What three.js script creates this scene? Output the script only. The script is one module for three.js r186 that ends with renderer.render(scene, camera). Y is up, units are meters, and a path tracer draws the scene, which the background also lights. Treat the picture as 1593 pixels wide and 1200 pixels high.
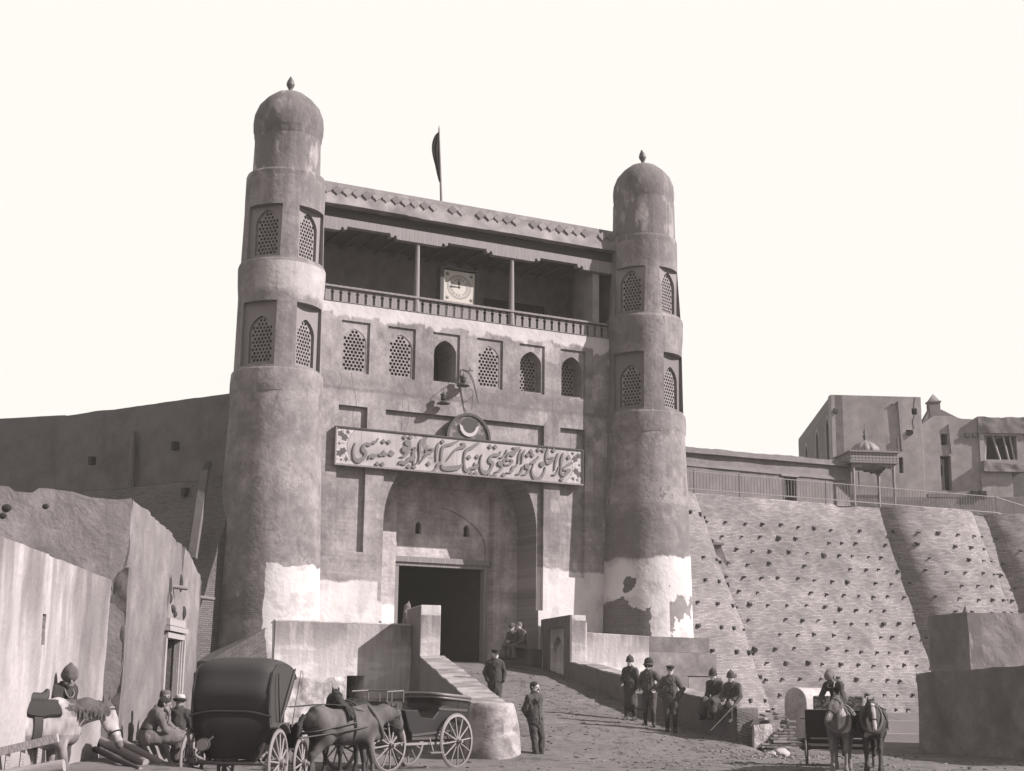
import * as THREE from 'three';
import { mergeGeometries, mergeVertices, toCreasedNormals } from 'three/addons/utils/BufferGeometryUtils.js';
import { RoundedBoxGeometry } from 'three/addons/geometries/RoundedBoxGeometry.js';
import { Brush, Evaluator, SUBTRACTION } from 'three-bvh-csg';

const mix = (a, b, t) => a + (b - a) * t;
const clamp = (x, a = 0, b = 1) => Math.min(b, Math.max(a, x));
const sstep = (a, b, x) => { const t = clamp((x - a) / (b - a)); return t * t * (3 - 2 * t); };
// ---------------------------------------------------------------- camera, sky, sun, exposure
const scene = new THREE.Scene();
const camera = new THREE.PerspectiveCamera(29.86, 1024 / 771, 0.1, 1500);
camera.rotation.order = 'YXZ';
camera.position.set(-18.5915, 1.57335, 47.6779);
camera.rotation.set(0.20644, -0.47302, 0.01245);

const renderer = new THREE.WebGLRenderer({ antialias: true });
renderer.setSize(1024, 771);
renderer.toneMapping = THREE.LinearToneMapping;
renderer.toneMappingExposure = 1.92;
renderer.shadowMap.enabled = true;
renderer.shadowMap.type = THREE.PCFSoftShadowMap;

// pale, slightly hazy noon sky: bright towards the horizon, deeper overhead
{
  const w = 256, h = 128, data = new Float32Array(w * h * 4);
  for (let j = 0; j < h; j++) {
    const el = ((j + 0.5) / h - 0.5) * Math.PI;              // row 0 is straight down
    const s = Math.max(0, Math.sin(el));
    let L = 0.525 - 0.35 * sstep(0.46, 0.95, s);
    if (el < 0) L = 0.2;
    for (let i = 0; i < w; i++) {
      const k = (j * w + i) * 4;
      data[k] = L; data[k + 1] = L * 0.966; data[k + 2] = L * 0.912; data[k + 3] = 1;
    }
  }
  const sky = new THREE.DataTexture(data, w, h, THREE.RGBAFormat, THREE.FloatType);
  sky.mapping = THREE.EquirectangularReflectionMapping;
  sky.magFilter = THREE.LinearFilter; sky.minFilter = THREE.LinearFilter;
  sky.needsUpdate = true;
  scene.background = sky; scene.environment = sky;
}
const AZ = 50 * Math.PI / 180, EL = 33.5 * Math.PI / 180;
const SUN = new THREE.Vector3(Math.sin(AZ) * Math.cos(EL), Math.sin(EL), Math.cos(AZ) * Math.cos(EL));
const sun = new THREE.DirectionalLight(new THREE.Color(1.0, 0.96, 0.925), 4.9);
sun.target.position.set(2, 5, 10); sun.position.copy(sun.target.position).addScaledVector(SUN, 120);
sun.castShadow = true; sun.shadow.mapSize.set(4096, 4096);
sun.shadow.camera.left = -50; sun.shadow.camera.right = 50; sun.shadow.camera.top = 45; sun.shadow.camera.bottom = -45;
sun.shadow.camera.far = 300; sun.shadow.bias = -0.0004;
scene.add(sun, sun.target);
scene.fog = new THREE.FogExp2(new THREE.Color(0.9, 0.85, 0.8), 0.0006);

// ---------------------------------------------------------------- helpers
const V3 = (x, y, z) => new THREE.Vector3(x, y, z);
function rng(seed) { let a = seed >>> 0; return () => { a |= 0; a = a + 0x6D2B79F5 | 0; let t = Math.imul(a ^ a >>> 15, 1 | a); t = t + Math.imul(t ^ t >>> 7, 61 | t) ^ t; return ((t ^ t >>> 14) >>> 0) / 4294967296; }; }
function h3(x, y, z) { let n = Math.imul(x, 374761393) + Math.imul(y, 668265263) + Math.imul(z, 2147483647 ^ 0x5bd1e995); n = Math.imul(n ^ n >>> 13, 1274126177); n = Math.imul(n ^ n >>> 15, 2246822519); return ((n ^ n >>> 16) >>> 0) / 4294967296; }
function noise2(x, y, s = 0, per = 0) {
  let xi = Math.floor(x), yi = Math.floor(y); const fx = x - xi, fy = y - yi;
  const u = fx * fx * (3 - 2 * fx), v = fy * fy * (3 - 2 * fy);
  let x1 = xi + 1, y1 = yi + 1;
  if (per) { xi = ((xi % per) + per) % per; x1 = ((x1 % per) + per) % per; yi = ((yi % per) + per) % per; y1 = ((y1 % per) + per) % per; }
  return mix(mix(h3(xi, yi, s), h3(x1, yi, s), u), mix(h3(xi, y1, s), h3(x1, y1, s), u), v);
}
function fbm(x, y, s = 0, oct = 4, per = 0) { let a = 0.5, r = 0, n = 0; for (let i = 0; i < oct; i++) { r += a * noise2(x, y, s + i * 17, per); n += a; x *= 2; y *= 2; per *= 2; a *= 0.5; } return r / n; }
function noise3(x, y, z, s = 0) { const zi = Math.floor(z), f = z - zi, w = f * f * (3 - 2 * f); return mix(noise2(x, y, s + zi * 131), noise2(x, y, s + (zi + 1) * 131), w); }
// the print is a warm monochrome: every pigment keeps that hue
function tone(g) { g *= mix(0.64, 0.88, clamp((g - 0.22) / 0.34)) * mix(1, 0.76, sstep(0.14, 0.24, g)); const k = 1 - 0.75 * clamp(g / 0.7); return [g * (1 + 0.085 * k), g * (1 - 0.065 * k), g * (1 - 0.03 * k)]; }
const toS = (c) => c <= 0.0031308 ? c * 12.92 : 1.055 * Math.pow(c, 1 / 2.4) - 0.055;
function colorTex(w, h, fn, repX = 1, repY = 1, wrap = true) {
  const d = new Uint8Array(w * h * 4);
  for (let j = 0; j < h; j++) for (let i = 0; i < w; i++) {
    const t = tone(clamp(fn((i + 0.5) / w, (j + 0.5) / h), 0.004, 0.95)), k = (j * w + i) * 4;
    d[k] = toS(t[0]) * 255 + 0.5; d[k + 1] = toS(t[1]) * 255 + 0.5; d[k + 2] = toS(t[2]) * 255 + 0.5; d[k + 3] = 255;
  }
  const x = new THREE.DataTexture(d, w, h, THREE.RGBAFormat); x.colorSpace = THREE.SRGBColorSpace;
  return finishTex(x, repX, repY, wrap);
}
function greyTex(w, h, fn, repX = 1, repY = 1, wrap = true) {
  const d = new Uint8Array(w * h * 4);
  for (let j = 0; j < h; j++) for (let i = 0; i < w; i++) { const g = clamp(fn((i + 0.5) / w, (j + 0.5) / h)) * 255, k = (j * w + i) * 4; d[k] = d[k + 1] = d[k + 2] = g; d[k + 3] = 255; }
  return finishTex(new THREE.DataTexture(d, w, h, THREE.RGBAFormat), repX, repY, wrap);
}
function finishTex(x, repX, repY, wrap) { x.wrapS = x.wrapT = wrap ? THREE.RepeatWrapping : THREE.ClampToEdgeWrapping; x.magFilter = THREE.LinearFilter; x.minFilter = THREE.LinearFilter; x.repeat.set(repX, repY); x.needsUpdate = true; return x; }
function flat(g, rough = 0.9, o = {}) { const m = new THREE.MeshStandardMaterial({ roughness: rough, metalness: 0, ...o }); const t = tone(g); m.color.setRGB(t[0], t[1], t[2]); return m; }
function mapped(map, bump, bumpScale = 0.01, rough = 0.92, g = 1) { const m = new THREE.MeshStandardMaterial({ map, roughness: rough }); if (bump) { m.bumpMap = bump; m.bumpScale = bumpScale; } m.color.setRGB(g, g, g); return m; }

// names, labels, parents
const used = {}, rootOf = new WeakMap();
function numbered(n) { if (!(n in used)) { used[n] = 0; return n; } used[n]++; return n + '_' + String(used[n]).padStart(3, '0'); }
function thing(name, label, category, pos = [0, 0, 0], turn = 0, group) {
  const o = new THREE.Group(); o.name = numbered(name); o.position.set(...pos); o.rotation.y = turn;
  o.userData = { label, category }; if (group) o.userData.group = group;
  scene.add(o); return o;
}
function shade(m) { m.castShadow = true; m.receiveShadow = true; return m; }
// part whose geometry is written in the thing's own coordinates
function local(parent, name, geo, mat, extra) { const m = shade(new THREE.Mesh(geo, mat)); m.name = name; if (extra) m.userData = extra; parent.add(m); return m; }
// part whose geometry is written in world coordinates; the thing stands unrotated at its base
function part(parent, name, geo, mat, extra) {
  const root = rootOf.get(parent) || parent; geo.translate(-root.position.x, -root.position.y, -root.position.z);
  const m = local(parent, name, geo, mat, extra); rootOf.set(m, root); return m;
}
function structure(name, geo, mat) { const m = shade(new THREE.Mesh(geo, mat)); m.name = numbered(name); m.userData = { kind: 'structure' }; scene.add(m); return m; }

// geometry
function uvm(g, s = 1) {               // uv in metres from the dominant face direction
  if (g.index) g = g.toNonIndexed(); g.computeVertexNormals();
  const p = g.attributes.position, uv = new Float32Array(p.count * 2), a = V3(), b = V3(), c = V3(), n = V3();
  for (let i = 0; i < p.count; i += 3) {
    a.fromBufferAttribute(p, i); b.fromBufferAttribute(p, i + 1); c.fromBufferAttribute(p, i + 2);
    n.subVectors(b, a).cross(c.clone().sub(a)); const x = Math.abs(n.x), y = Math.abs(n.y), z = Math.abs(n.z);
    for (let k = 0; k < 3; k++) { const q = [a, b, c][k]; const [u, v] = x >= y && x >= z ? [q.z, q.y] : y >= z ? [q.x, q.z] : [q.x, q.y]; uv[(i + k) * 2] = u * s; uv[(i + k) * 2 + 1] = v * s; }
  }
  g.setAttribute('uv', new THREE.BufferAttribute(uv, 2)); return g;
}
const clean = (g) => { g = g.index ? g.toNonIndexed() : g; for (const k of Object.keys(g.attributes)) if (!['position', 'normal', 'uv'].includes(k)) g.deleteAttribute(k); if (!g.attributes.uv) g.setAttribute('uv', new THREE.BufferAttribute(new Float32Array(g.attributes.position.count * 2), 2)); g.morphAttributes = {}; return g; };
const join = (l) => mergeGeometries(l.map(clean), false);
function box(x0, x1, y0, y1, z0, z1, r = 0) {
  const w = x1 - x0, h = y1 - y0, d = z1 - z0;
  const g = r ? new RoundedBoxGeometry(w, h, d, 2, r) : new THREE.BoxGeometry(w, h, d);
  g.translate((x0 + x1) / 2, (y0 + y1) / 2, (z0 + z1) / 2); return r ? clean(g) : uvm(g);
}
function rod(a, b, r0, r1 = r0, seg = 8) {
  a = Array.isArray(a) ? V3(...a) : a; b = Array.isArray(b) ? V3(...b) : b;
  const d = b.clone().sub(a), L = d.length(); const g = new THREE.CylinderGeometry(r1, r0, L, seg);
  g.translate(0, L / 2, 0); g.applyQuaternion(new THREE.Quaternion().setFromUnitVectors(V3(0, 1, 0), d.normalize())); g.translate(a.x, a.y, a.z); return clean(g);
}
function bar(a, b, w, h) {             // rectangular bar between two points
  a = Array.isArray(a) ? V3(...a) : a; b = Array.isArray(b) ? V3(...b) : b;
  const d = b.clone().sub(a), L = d.length(); const g = uvm(new THREE.BoxGeometry(w, h, L));
  const m = new THREE.Matrix4().lookAt(b, a, V3(0, 1, 0.001)); g.applyMatrix4(m); g.translate((a.x + b.x) / 2, (a.y + b.y) / 2, (a.z + b.z) / 2); return g;
}
function tube(pts, r, seg = 24, rad = 6, closed = false) { return clean(new THREE.TubeGeometry(new THREE.CatmullRomCurve3(pts.map((p) => V3(...p)), closed), seg, r, rad, closed)); }
function poly(pts, depth, holes = [], bevel = 0) { // pts in x,y; extruded towards +z from 0
  const s = new THREE.Shape(pts.map((p) => new THREE.Vector2(p[0], p[1]))); for (const h of holes) s.holes.push(new THREE.Path(h.map((p) => new THREE.Vector2(p[0], p[1]))));
  return new THREE.ExtrudeGeometry(s, { depth, bevelEnabled: bevel > 0, bevelSize: bevel, bevelThickness: bevel, bevelSegments: 1, steps: 1 });
}
function at(g, x, y, z, ry = 0, rx = 0, rz = 0) { if (rx) g.rotateX(rx); if (rz) g.rotateZ(rz); if (ry) g.rotateY(ry); g.translate(x, y, z); return g; }
// closed slab between two parametric sheets: front(u,v), back(u,v); uv in metres
function slab(nu, nv, front, back, lu = 1, lv = 1) {
  const P = [], U = [];
  const sheet = (fn, na, nb, flip) => {
    const q = []; for (let j = 0; j <= nb; j++) for (let i = 0; i <= na; i++) q.push(fn(i / na, j / nb));
    for (let j = 0; j < nb; j++) for (let i = 0; i < na; i++) {
      const a = j * (na + 1) + i, ids = flip ? [a, a + na + 1, a + 1, a + 1, a + na + 1, a + na + 2] : [a, a + 1, a + na + 1, a + 1, a + na + 2, a + na + 1];
      for (const k of ids) { P.push(q[k][0].x, q[k][0].y, q[k][0].z); U.push(q[k][1], q[k][2]); }
    }
  };
  sheet((u, v) => [front(u, v), u * lu, v * lv], nu, nv, false);
  sheet((u, v) => [back(u, v), u * lu, v * lv], nu, nv, true);
  const th = front(0.5, 0.5).distanceTo(back(0.5, 0.5)), nt = Math.max(1, Math.min(4, Math.round(th / 0.4)));
  const L = (a, b, t) => a.clone().lerp(b, t);
  sheet((u, t) => [L(front(u, 1), back(u, 1), t), u * lu, t * th], nu, nt, false);
  sheet((u, t) => [L(front(u, 0), back(u, 0), t), u * lu, t * th], nu, nt, true);
  sheet((t, v) => [L(front(0, v), back(0, v), t), t * th, v * lv], nt, nv, true);
  sheet((t, v) => [L(front(1, v), back(1, v), t), t * th, v * lv], nt, nv, false);
  let g = new THREE.BufferGeometry(); g.setAttribute('position', new THREE.Float32BufferAttribute(P, 3)); g.setAttribute('uv', new THREE.Float32BufferAttribute(U, 2));
  return toCreasedNormals(g, 0.75);
}
// large-scale weathering of a surface: a slow stain multiplied into its pigment
function weather(g, s, amp = 0.35, f = 0.5, fy = f) { const p = g.attributes.position, c = new Float32Array(p.count * 3); for (let i = 0; i < p.count; i++) { const x = p.getX(i), y = p.getY(i), z = p.getZ(i); const a = noise3(x * f + 40, y * fy + 40, z * f + 40, s) * 0.6 + noise3(x * f * 2.7 + 40, y * fy * 2.7 + 40, z * f * 2.7 + 40, s + 5) * 0.4; const v = clamp(1 + (a - 0.5) * 2 * amp, 0.3, 1.5); c[i * 3] = c[i * 3 + 1] = c[i * 3 + 2] = v; } g.setAttribute('color', new THREE.BufferAttribute(c, 3)); return g; }
const weathered = (m) => { const c = m.clone(); c.vertexColors = true; return c; };
// straight wall from a to b (plan), outer side on the right-hand of a->b seen from above turned to the viewer
function wallSlab(a, b, bot, top, thick, o = {}) {
  const { batter = 0, rough = 0.03, nu = 0, nv = 0, seed = 1, cell = 0.35 } = o;
  const A = new THREE.Vector2(...a), B = new THREE.Vector2(...b), d = B.clone().sub(A), L = d.length(); d.normalize();
  const n = new THREE.Vector2(-d.y, d.x);                    // outward: (x,z) plan normal
  const T = typeof top === 'function' ? top : () => top, Bo = typeof bot === 'function' ? bot : () => bot;
  const H = T(0.5) - Bo(0.5);
  const f = (off, bt) => (u, v) => {
    const y = mix(Bo(u), T(u), v), x = A.x + d.x * u * L, z = A.y + d.y * u * L;
    const r = rough ? (fbm(u * L * 0.9 + 7, y * 0.9, seed, 4) - 0.5) * 2 * rough + (fbm(u * L * 4, y * 4, seed + 5, 2) - 0.5) * rough * 0.6 : 0;
    const e = off + bt * (1 - v) * H + r; return V3(x + n.x * e, y, z + n.y * e);
  };
  return slab(nu || Math.max(2, Math.round(L / cell)), nv || Math.max(2, Math.round(H / cell)), f(0, batter), f(-thick, 0), L, H);
}
// ---------------------------------------------------------------- materials
const bumpFine = greyTex(512, 512, (u, v) => fbm(u * 24, v * 24, 3, 5, 24) * 0.7 + fbm(u * 6, v * 6, 8, 3, 6) * 0.3);
const rep = (t, x, y) => { const c = t.clone(); c.repeat.set(x, y); c.needsUpdate = true; return c; };
// grey plaster, tile 5 m: broad stains, trowel marks, pits
const plasterFn = (base, str = 1, seed = 1) => (u, v) => {
  const big = fbm(u * 4, v * 4, seed, 4, 4) - 0.5, mid = fbm(u * 14, v * 14, seed + 3, 4, 14) - 0.5, fine = noise2(u * 180, v * 180, seed + 9, 180) - 0.5;
  const run = fbm(u * 40, v * 3, seed + 6, 3, 0) - 0.5, pit = noise2(u * 90, v * 90, seed + 12, 90) > 0.93 ? -0.12 : 0;
  return base * (1 + str * (big * 0.55 + mid * 0.5 + fine * 0.2 + pit));
};
const M = {};
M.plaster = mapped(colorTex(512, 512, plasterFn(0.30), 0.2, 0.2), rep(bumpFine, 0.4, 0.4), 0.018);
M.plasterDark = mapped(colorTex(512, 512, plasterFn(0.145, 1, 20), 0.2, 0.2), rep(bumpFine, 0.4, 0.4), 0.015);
M.mud = mapped(colorTex(512, 512, (u, v) => { const f = plasterFn(0.25, 0.9, 40)(u, v); const straw = noise2(u * 240, v * 60, 77, 240) > 0.9 ? 0.05 : 0; return f + straw * 0.5; }, 0.22, 0.22), rep(bumpFine, 0.5, 0.5), 0.010);
M.mudLit = mapped(colorTex(512, 512, plasterFn(0.36, 0.7, 44), 0.22, 0.22), rep(bumpFine, 0.5, 0.5), 0.006);  // lighter mud for palace fronts: colour makes up for grazing sun
M.whiteWall = mapped(colorTex(1024, 512, (u, v) => {
  const run = fbm(u * 26, v * 2.2, 50, 4) - 0.5, big = fbm(u * 5, v * 3, 53, 4, 0) - 0.5; let g = 0.38 + run * 0.40 * sstep(0.15, 0.95, v) + big * 0.34;
  const dark = sstep(0.52, 0.72, fbm(u * 14, v * 1.4, 57, 4)) * sstep(0.35, 1, v); g = mix(g, 0.26, dark * 0.75); g = mix(g, 0.27, 0.8 * sstep(0.55, 0.75, fbm(u * 9, v * 7, 59, 4)) * (1 - sstep(0.1, 0.4, v))); return clamp(g, 0.13, 0.52);
}, 1 / 6.2, 1 / 3.8), rep(bumpFine, 0.5, 0.5), 0.02);
M.streaky = mapped(colorTex(1024, 512, (u, v) => {
  const run = fbm(u * 34, v * 1.6, 60, 4) - 0.5, top = sstep(0.45, 1.0, v), run2 = fbm(u * 90, v * 3, 64, 3) - 0.5; let g = 0.52 - top * (0.08 + 0.5 * Math.max(0, run + 0.12)) + run * 0.2 + run2 * 0.1;
  g = mix(g, 0.22, sstep(0.5, 0.62, fbm(u * 6, v * 2, 66, 4)) * top * 0.55); g += 0.1 * sstep(0.6, 0.7, fbm(u * 5, v * 9, 68, 4)) * (1 - top); return clamp(g, 0.12, 0.66);
}, 1 / 5, 1 / 2.4), rep(bumpFine, 0.5, 0.5), 0.015);
// small burnt bricks laid in mud: tile 4 m wide, 3 m high
const brickH = 0.0666, brickW = 0.25;
function brickCell(x, y) { const row = Math.floor(y / brickH), off = (row & 1) * 0.5 + (h3(row, 3, 1) - 0.5) * 0.25, cx = x / brickW + off, col = Math.floor(cx); return [row, col, y / brickH - row, cx - col]; }
const brickFn = (base, mort, seed) => (u, v) => {
  const [r, c, fy, fx] = brickCell(u * 4, v * 3), rr = ((r % 45) + 45) % 45, cc = ((c % 16) + 16) % 16;
  const joint = fy < 0.24 || fx < 0.07; const tone0 = base * (0.78 + 0.44 * h3(rr, cc, seed));
  const big = fbm(u * 4, v * 4, seed + 4, 4, 4) - 0.5; const g = joint ? mort * (0.8 + 0.5 * noise2(u * 60, v * 60, seed + 7, 60)) : tone0;
  return g * (1 + big * 0.6) * (0.88 + 0.24 * noise2(u * 200, v * 200, seed + 8, 200));
};
const brickB = (u, v) => { const [r, c, fy, fx] = brickCell(u * 4, v * 3); const rr = ((r % 45) + 45) % 45, cc = ((c % 16) + 16) % 16; return (fy < 0.24 || fx < 0.07 ? 0.0 : 0.55 + 0.45 * h3(rr, cc, 5)) * 0.85 + 0.15 * noise2(u * 120, v * 120, 9, 120); };
const brickBump = greyTex(1024, 1024, brickB);
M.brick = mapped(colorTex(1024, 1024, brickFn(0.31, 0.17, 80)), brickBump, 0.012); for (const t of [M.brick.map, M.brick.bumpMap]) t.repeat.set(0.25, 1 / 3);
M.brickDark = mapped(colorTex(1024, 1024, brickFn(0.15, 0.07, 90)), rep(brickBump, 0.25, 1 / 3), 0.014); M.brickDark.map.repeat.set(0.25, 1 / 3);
M.wood = mapped(colorTex(256, 512, (u, v) => 0.30 * (0.72 + 0.55 * fbm(u * 40, v * 3, 101, 4)) * (0.9 + 0.2 * noise2(u * 8, v * 2, 104)), 2, 0.6), rep(bumpFine, 4, 1), 0.006, 0.85);
M.woodDark = mapped(colorTex(256, 512, (u, v) => 0.055 * (0.6 + 0.8 * fbm(u * 40, v * 3, 111, 4)), 2, 0.6), null, 0, 0.8);
M.woodPale = mapped(colorTex(256, 512, (u, v) => 0.42 * (0.7 + 0.6 * fbm(u * 30, v * 4, 121, 4)), 2, 0.6), rep(bumpFine, 4, 1), 0.006, 0.85);
M.black = flat(0.016, 0.7); M.iron = flat(0.05, 0.6); M.dark = flat(0.03, 0.9); M.paleIron = flat(0.22, 0.6);
M.stone = mapped(colorTex(512, 512, plasterFn(0.24, 1.2, 140), 0.4, 0.4), rep(bumpFine, 0.8, 0.8), 0.012);

// ---------------------------------------------------------------- ground
const rampProfile = [[-8, 2.5], [-2, 2.5], [0, 2.42], [2, 2.17], [5, 1.72], [8, 1.27], [12, 0.76], [15, 0.42], [18, 0.06], [20, 0.0], [60, 0]];
function rampY(z) { for (let i = 1; i < rampProfile.length; i++) if (z <= rampProfile[i][0]) { const [a, b] = [rampProfile[i - 1], rampProfile[i]]; return mix(a[1], b[1], (z - a[0]) / (b[0] - a[0])); } return 0; }
const leftInner = (z) => mix(1.45, -2.6, clamp((z - 3.4) / 13.6)), rightInner = (z) => mix(6.35, 4.05, clamp((z - 3.5) / 13.2));
function groundY(x, z) {
  let y = 0;
  y += 0.78 * sstep(13, -1, z) * sstep(7, 12, x);                                   // rises to the foot of the citadel wall
  y += 0.35 * sstep(12, 2, z) * sstep(-3, -7, x);
  y += 0.38 * sstep(-11.0, -12.9, x) * sstep(16, 20, z) * sstep(29, 25.5, z);
  const t = sstep(17.8, 16.2, z);                                                    // ramp between its parapets
  const l = leftInner(z) - 0.45, r = rightInner(z) + 0.35;
  const k = sstep(l - 0.25, l + 0.05, x) * (1 - sstep(r - 0.05, r + 0.3, x)) * t;
  y = mix(y, rampY(z), Math.max(k, z > 16 && x > -3.4 && x < 4.3 ? sstep(20, 17, z) * sstep(-3.6, -2.8, x) * sstep(4.6, 3.8, x) : 0) * (z > 0 ? 1 : (x > 0.5 && x < 7.4 ? 1 : 0)));
  return y;
}
function groundBumpy(x, z) { const near = Math.exp(-Math.max(0, Math.hypot(x + 4, z - 18) - 18) / 14); return groundY(x, z) + ((fbm(x * 0.45, z * 0.45, 200, 4) - 0.5) * 0.12 + (fbm(x * 2.2, z * 2.2, 205, 3) - 0.5) * 0.05) * near; }
{
  const xs = [], zs = []; const push = (arr, a, b, s) => { for (let q = a; q < b - 1e-6; q += s) arr.push(q); };
  push(xs, -700, -60, 80); push(xs, -60, -20, 4); push(xs, -20, 20, 0.22); push(xs, 20, 60, 2); push(xs, 60, 701, 80);
  push(zs, -700, -60, 80); push(zs, -60, -4, 4); push(zs, -4, 34, 0.22); push(zs, 34, 62, 1.5); push(zs, 62, 240, 30);
  const pos = [], uv = [], idx = [];
  for (const z of zs) for (const x of xs) { pos.push(x, groundBumpy(x, z), z); uv.push(x, z); }
  for (let j = 0; j < zs.length - 1; j++) for (let i = 0; i < xs.length - 1; i++) { const a = j * xs.length + i, b = a + xs.length; idx.push(a, b, a + 1, a + 1, b, b + 1); }
  const g = new THREE.BufferGeometry(); g.setAttribute('position', new THREE.Float32BufferAttribute(pos, 3)); g.setAttribute('uv', new THREE.Float32BufferAttribute(uv, 2)); g.setIndex(idx); g.computeVertexNormals();
  const m = mapped(colorTex(1024, 1024, (u, v) => {
    const big = fbm(u * 5, v * 5, 210, 5, 5) - 0.5, fine = fbm(u * 60, v * 60, 214, 3, 60) - 0.5, peb = noise2(u * 150, v * 150, 216, 150), dung = sstep(0.62, 0.7, fbm(u * 26, v * 26, 219, 3, 26));
    return 0.15 * (1 + big * 0.7 + fine * 0.6 + (peb > 0.86 ? 0.35 : 0)) * (1 - dung * 0.45);
  }, 1 / 7, 1 / 7), greyTex(1024, 1024, (u, v) => fbm(u * 50, v * 50, 220, 4, 50) * 0.6 + fbm(u * 12, v * 12, 224, 3, 12) * 0.4, 1 / 7, 1 / 7), 0.018, 0.98);
  structure('ground', g, m);
}
// ---------------------------------------------------------------- gatehouse
const L0 = (i) => 1.8 * i - 1.093, R0 = (i) => 1.8 * i;        // upper window panels
const SKIN = 0.14, FX0 = -2.7, FX1 = 10.75;
function pointed(x0, x1, y0, ys, ya, n = 10) {                 // four-centred arch outline, counter-clockwise
  const c = (x0 + x1) / 2, w = (x1 - x0) / 2, h = ya - ys, pts = [[x0, y0], [x1, y0]];
  const prof = (t) => [Math.cos(t * Math.PI / 2 * 0.86) , Math.sin(t * Math.PI / 2 * 0.86)];
  const e = prof(1);
  for (let i = 0; i <= n; i++) { const [a, b] = prof(i / n); const k = (1 - a) / (1 - e[0]); pts.push([c + w * (1 - k), ys + h * (b / e[1]) * (0.9 + 0.1 * k)]); }
  for (let i = n - 1; i >= 0; i--) { const [a, b] = prof(i / n); const k = (1 - a) / (1 - e[0]); pts.push([c - w * (1 - k), ys + h * (b / e[1]) * (0.9 + 0.1 * k)]); }
  return pts;
}
function roundArch(x0, x1, y0, ys, ya, n = 20) { const c = (x0 + x1) / 2, w = (x1 - x0) / 2, pts = [[x0, y0], [x1, y0]]; for (let i = 0; i <= n; i++) { const t = Math.PI * i / n; pts.push([c + w * Math.cos(t), ys + (ya - ys) * Math.pow(Math.sin(t), 0.95)]); } return pts; }
const rect = (x0, x1, y0, y1) => [[x0, y0], [x1, y0], [x1, y1], [x0, y1]];

const FU = (x) => (x - FX0) / (FX1 - FX0), FV = (y) => (y - 1.5) / 14;
const crackX = (y, x0, s) => x0 + (fbm(y * 0.9, s, s, 4) - 0.5) * 0.5;
const facadeFn = (u, v) => {
  const x = FX0 + u * (FX1 - FX0), y = 1.5 + v * 14;
  let g = 0.315 * (1 + (fbm(x * 0.55, y * 0.5, 301, 5) - 0.5) * 0.75 + (fbm(x * 2.6, y * 2.2, 305, 4) - 0.5) * 0.6 + (fbm(x * 11, y * 11, 304, 3) - 0.5) * 0.3 + (fbm(x * 9, y * 0.7, 306, 3) - 0.5) * 0.22 + (noise2(x * 40, y * 40, 307) - 0.5) * 0.1);
  g *= 1 + 0.22 * (fbm(x * 1.2, y * 14, 308, 2) - 0.5) * sstep(9.5, 8, y);                        // brick courses ghosting through
  if (y < 9.2 && y > 6 && x < -0.9) g *= 0.92;
  const pl = sstep(0.6, 0.64, fbm(x * 1.3 + 9, y * 1.2, 312, 3)); g *= 1 + pl * 0.16 * (x > 7 ? 1.6 : 0.6);
  // lower limewash
  let edge = x < 2.3 ? (x < 0.6 ? 5.22 : 4.55) : 5.93; edge += (fbm(x * 2.5, 3, 315, 4) - 0.5) * 0.22 + (x > 7 && x < 7.9 ? 0.1 : 0);
  const wash = (q) => 0.62 * (1 + (fbm(x * 1.6, y * 1.3, 318, 4) - 0.5) * 0.3 + (fbm(x * 7, y * 1, 319, 3) - 0.5) * 0.1);
  if (y < edge && (x < 2.0 || x > 7.02)) g = mix(g, wash(), sstep(0, 0.1, edge - y) * (0.72 + 0.28 * sstep(0.35, 0.5, fbm(x * 2.2, y * 1.6, 317, 4))));
  // limewash splashed under the balcony, running down between the windows
  const wi = ((x + 1.093 + 0.35) % 1.8 + 1.8) % 1.8; const gap = wi < 0.7;
  const e2 = 14.62 - (gap ? 0.28 * fbm(x * 3, 1, 320, 2) : 0) + (fbm(x * 3.4, 5, 322, 4) - 0.5) * 0.28;
  if (y > e2) g = mix(g, wash() * 0.92, sstep(e2, e2 + 0.12, y) * (0.75 + 0.25 * fbm(x * 2, y * 2, 325, 3)));
  // string course dirt and cracks
  g *= 1 - 0.28 * Math.exp(-Math.pow((y - 11.95 - 0.05 * fbm(x * 2, 0, 327, 3)) / 0.07, 2)) * (0.5 + fbm(x * 1.4, 3, 328, 2));
  g *= 1 - 0.22 * Math.exp(-Math.pow((y - 12.25) / 0.35, 2)) * fbm(x * 1.1, y, 329, 3);
  for (const [x0, s, ya, yb] of [[-0.55, 331, 10.4, 12.6], [1.35, 332, 10.4, 12.6], [1.55, 333, 10.6, 12.2], [7.55, 334, 10.6, 12.5], [8.4, 335, 10.6, 12.0], [-1.1, 336, 11.9, 12.6]]) if (y > ya && y < yb && Math.abs(x - crackX(y, x0, s)) < 0.014) g *= 0.55;
  return g;
};
const facadeMap = colorTex(1400, 1500, facadeFn, 1, 1, false);
M.facade = mapped(facadeMap, rep(bumpFine, 5, 5), 0.02, 0.93);
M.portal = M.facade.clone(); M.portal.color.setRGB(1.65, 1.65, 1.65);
function uvFacade(g) { g = g.index ? g.toNonIndexed() : g; g.computeVertexNormals(); const p = g.attributes.position, uv = new Float32Array(p.count * 2); for (let i = 0; i < p.count; i++) { uv[i * 2] = FU(p.getX(i)); uv[i * 2 + 1] = FV(p.getY(i)); } g.setAttribute('uv', new THREE.BufferAttribute(uv, 2)); return g; }

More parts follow.
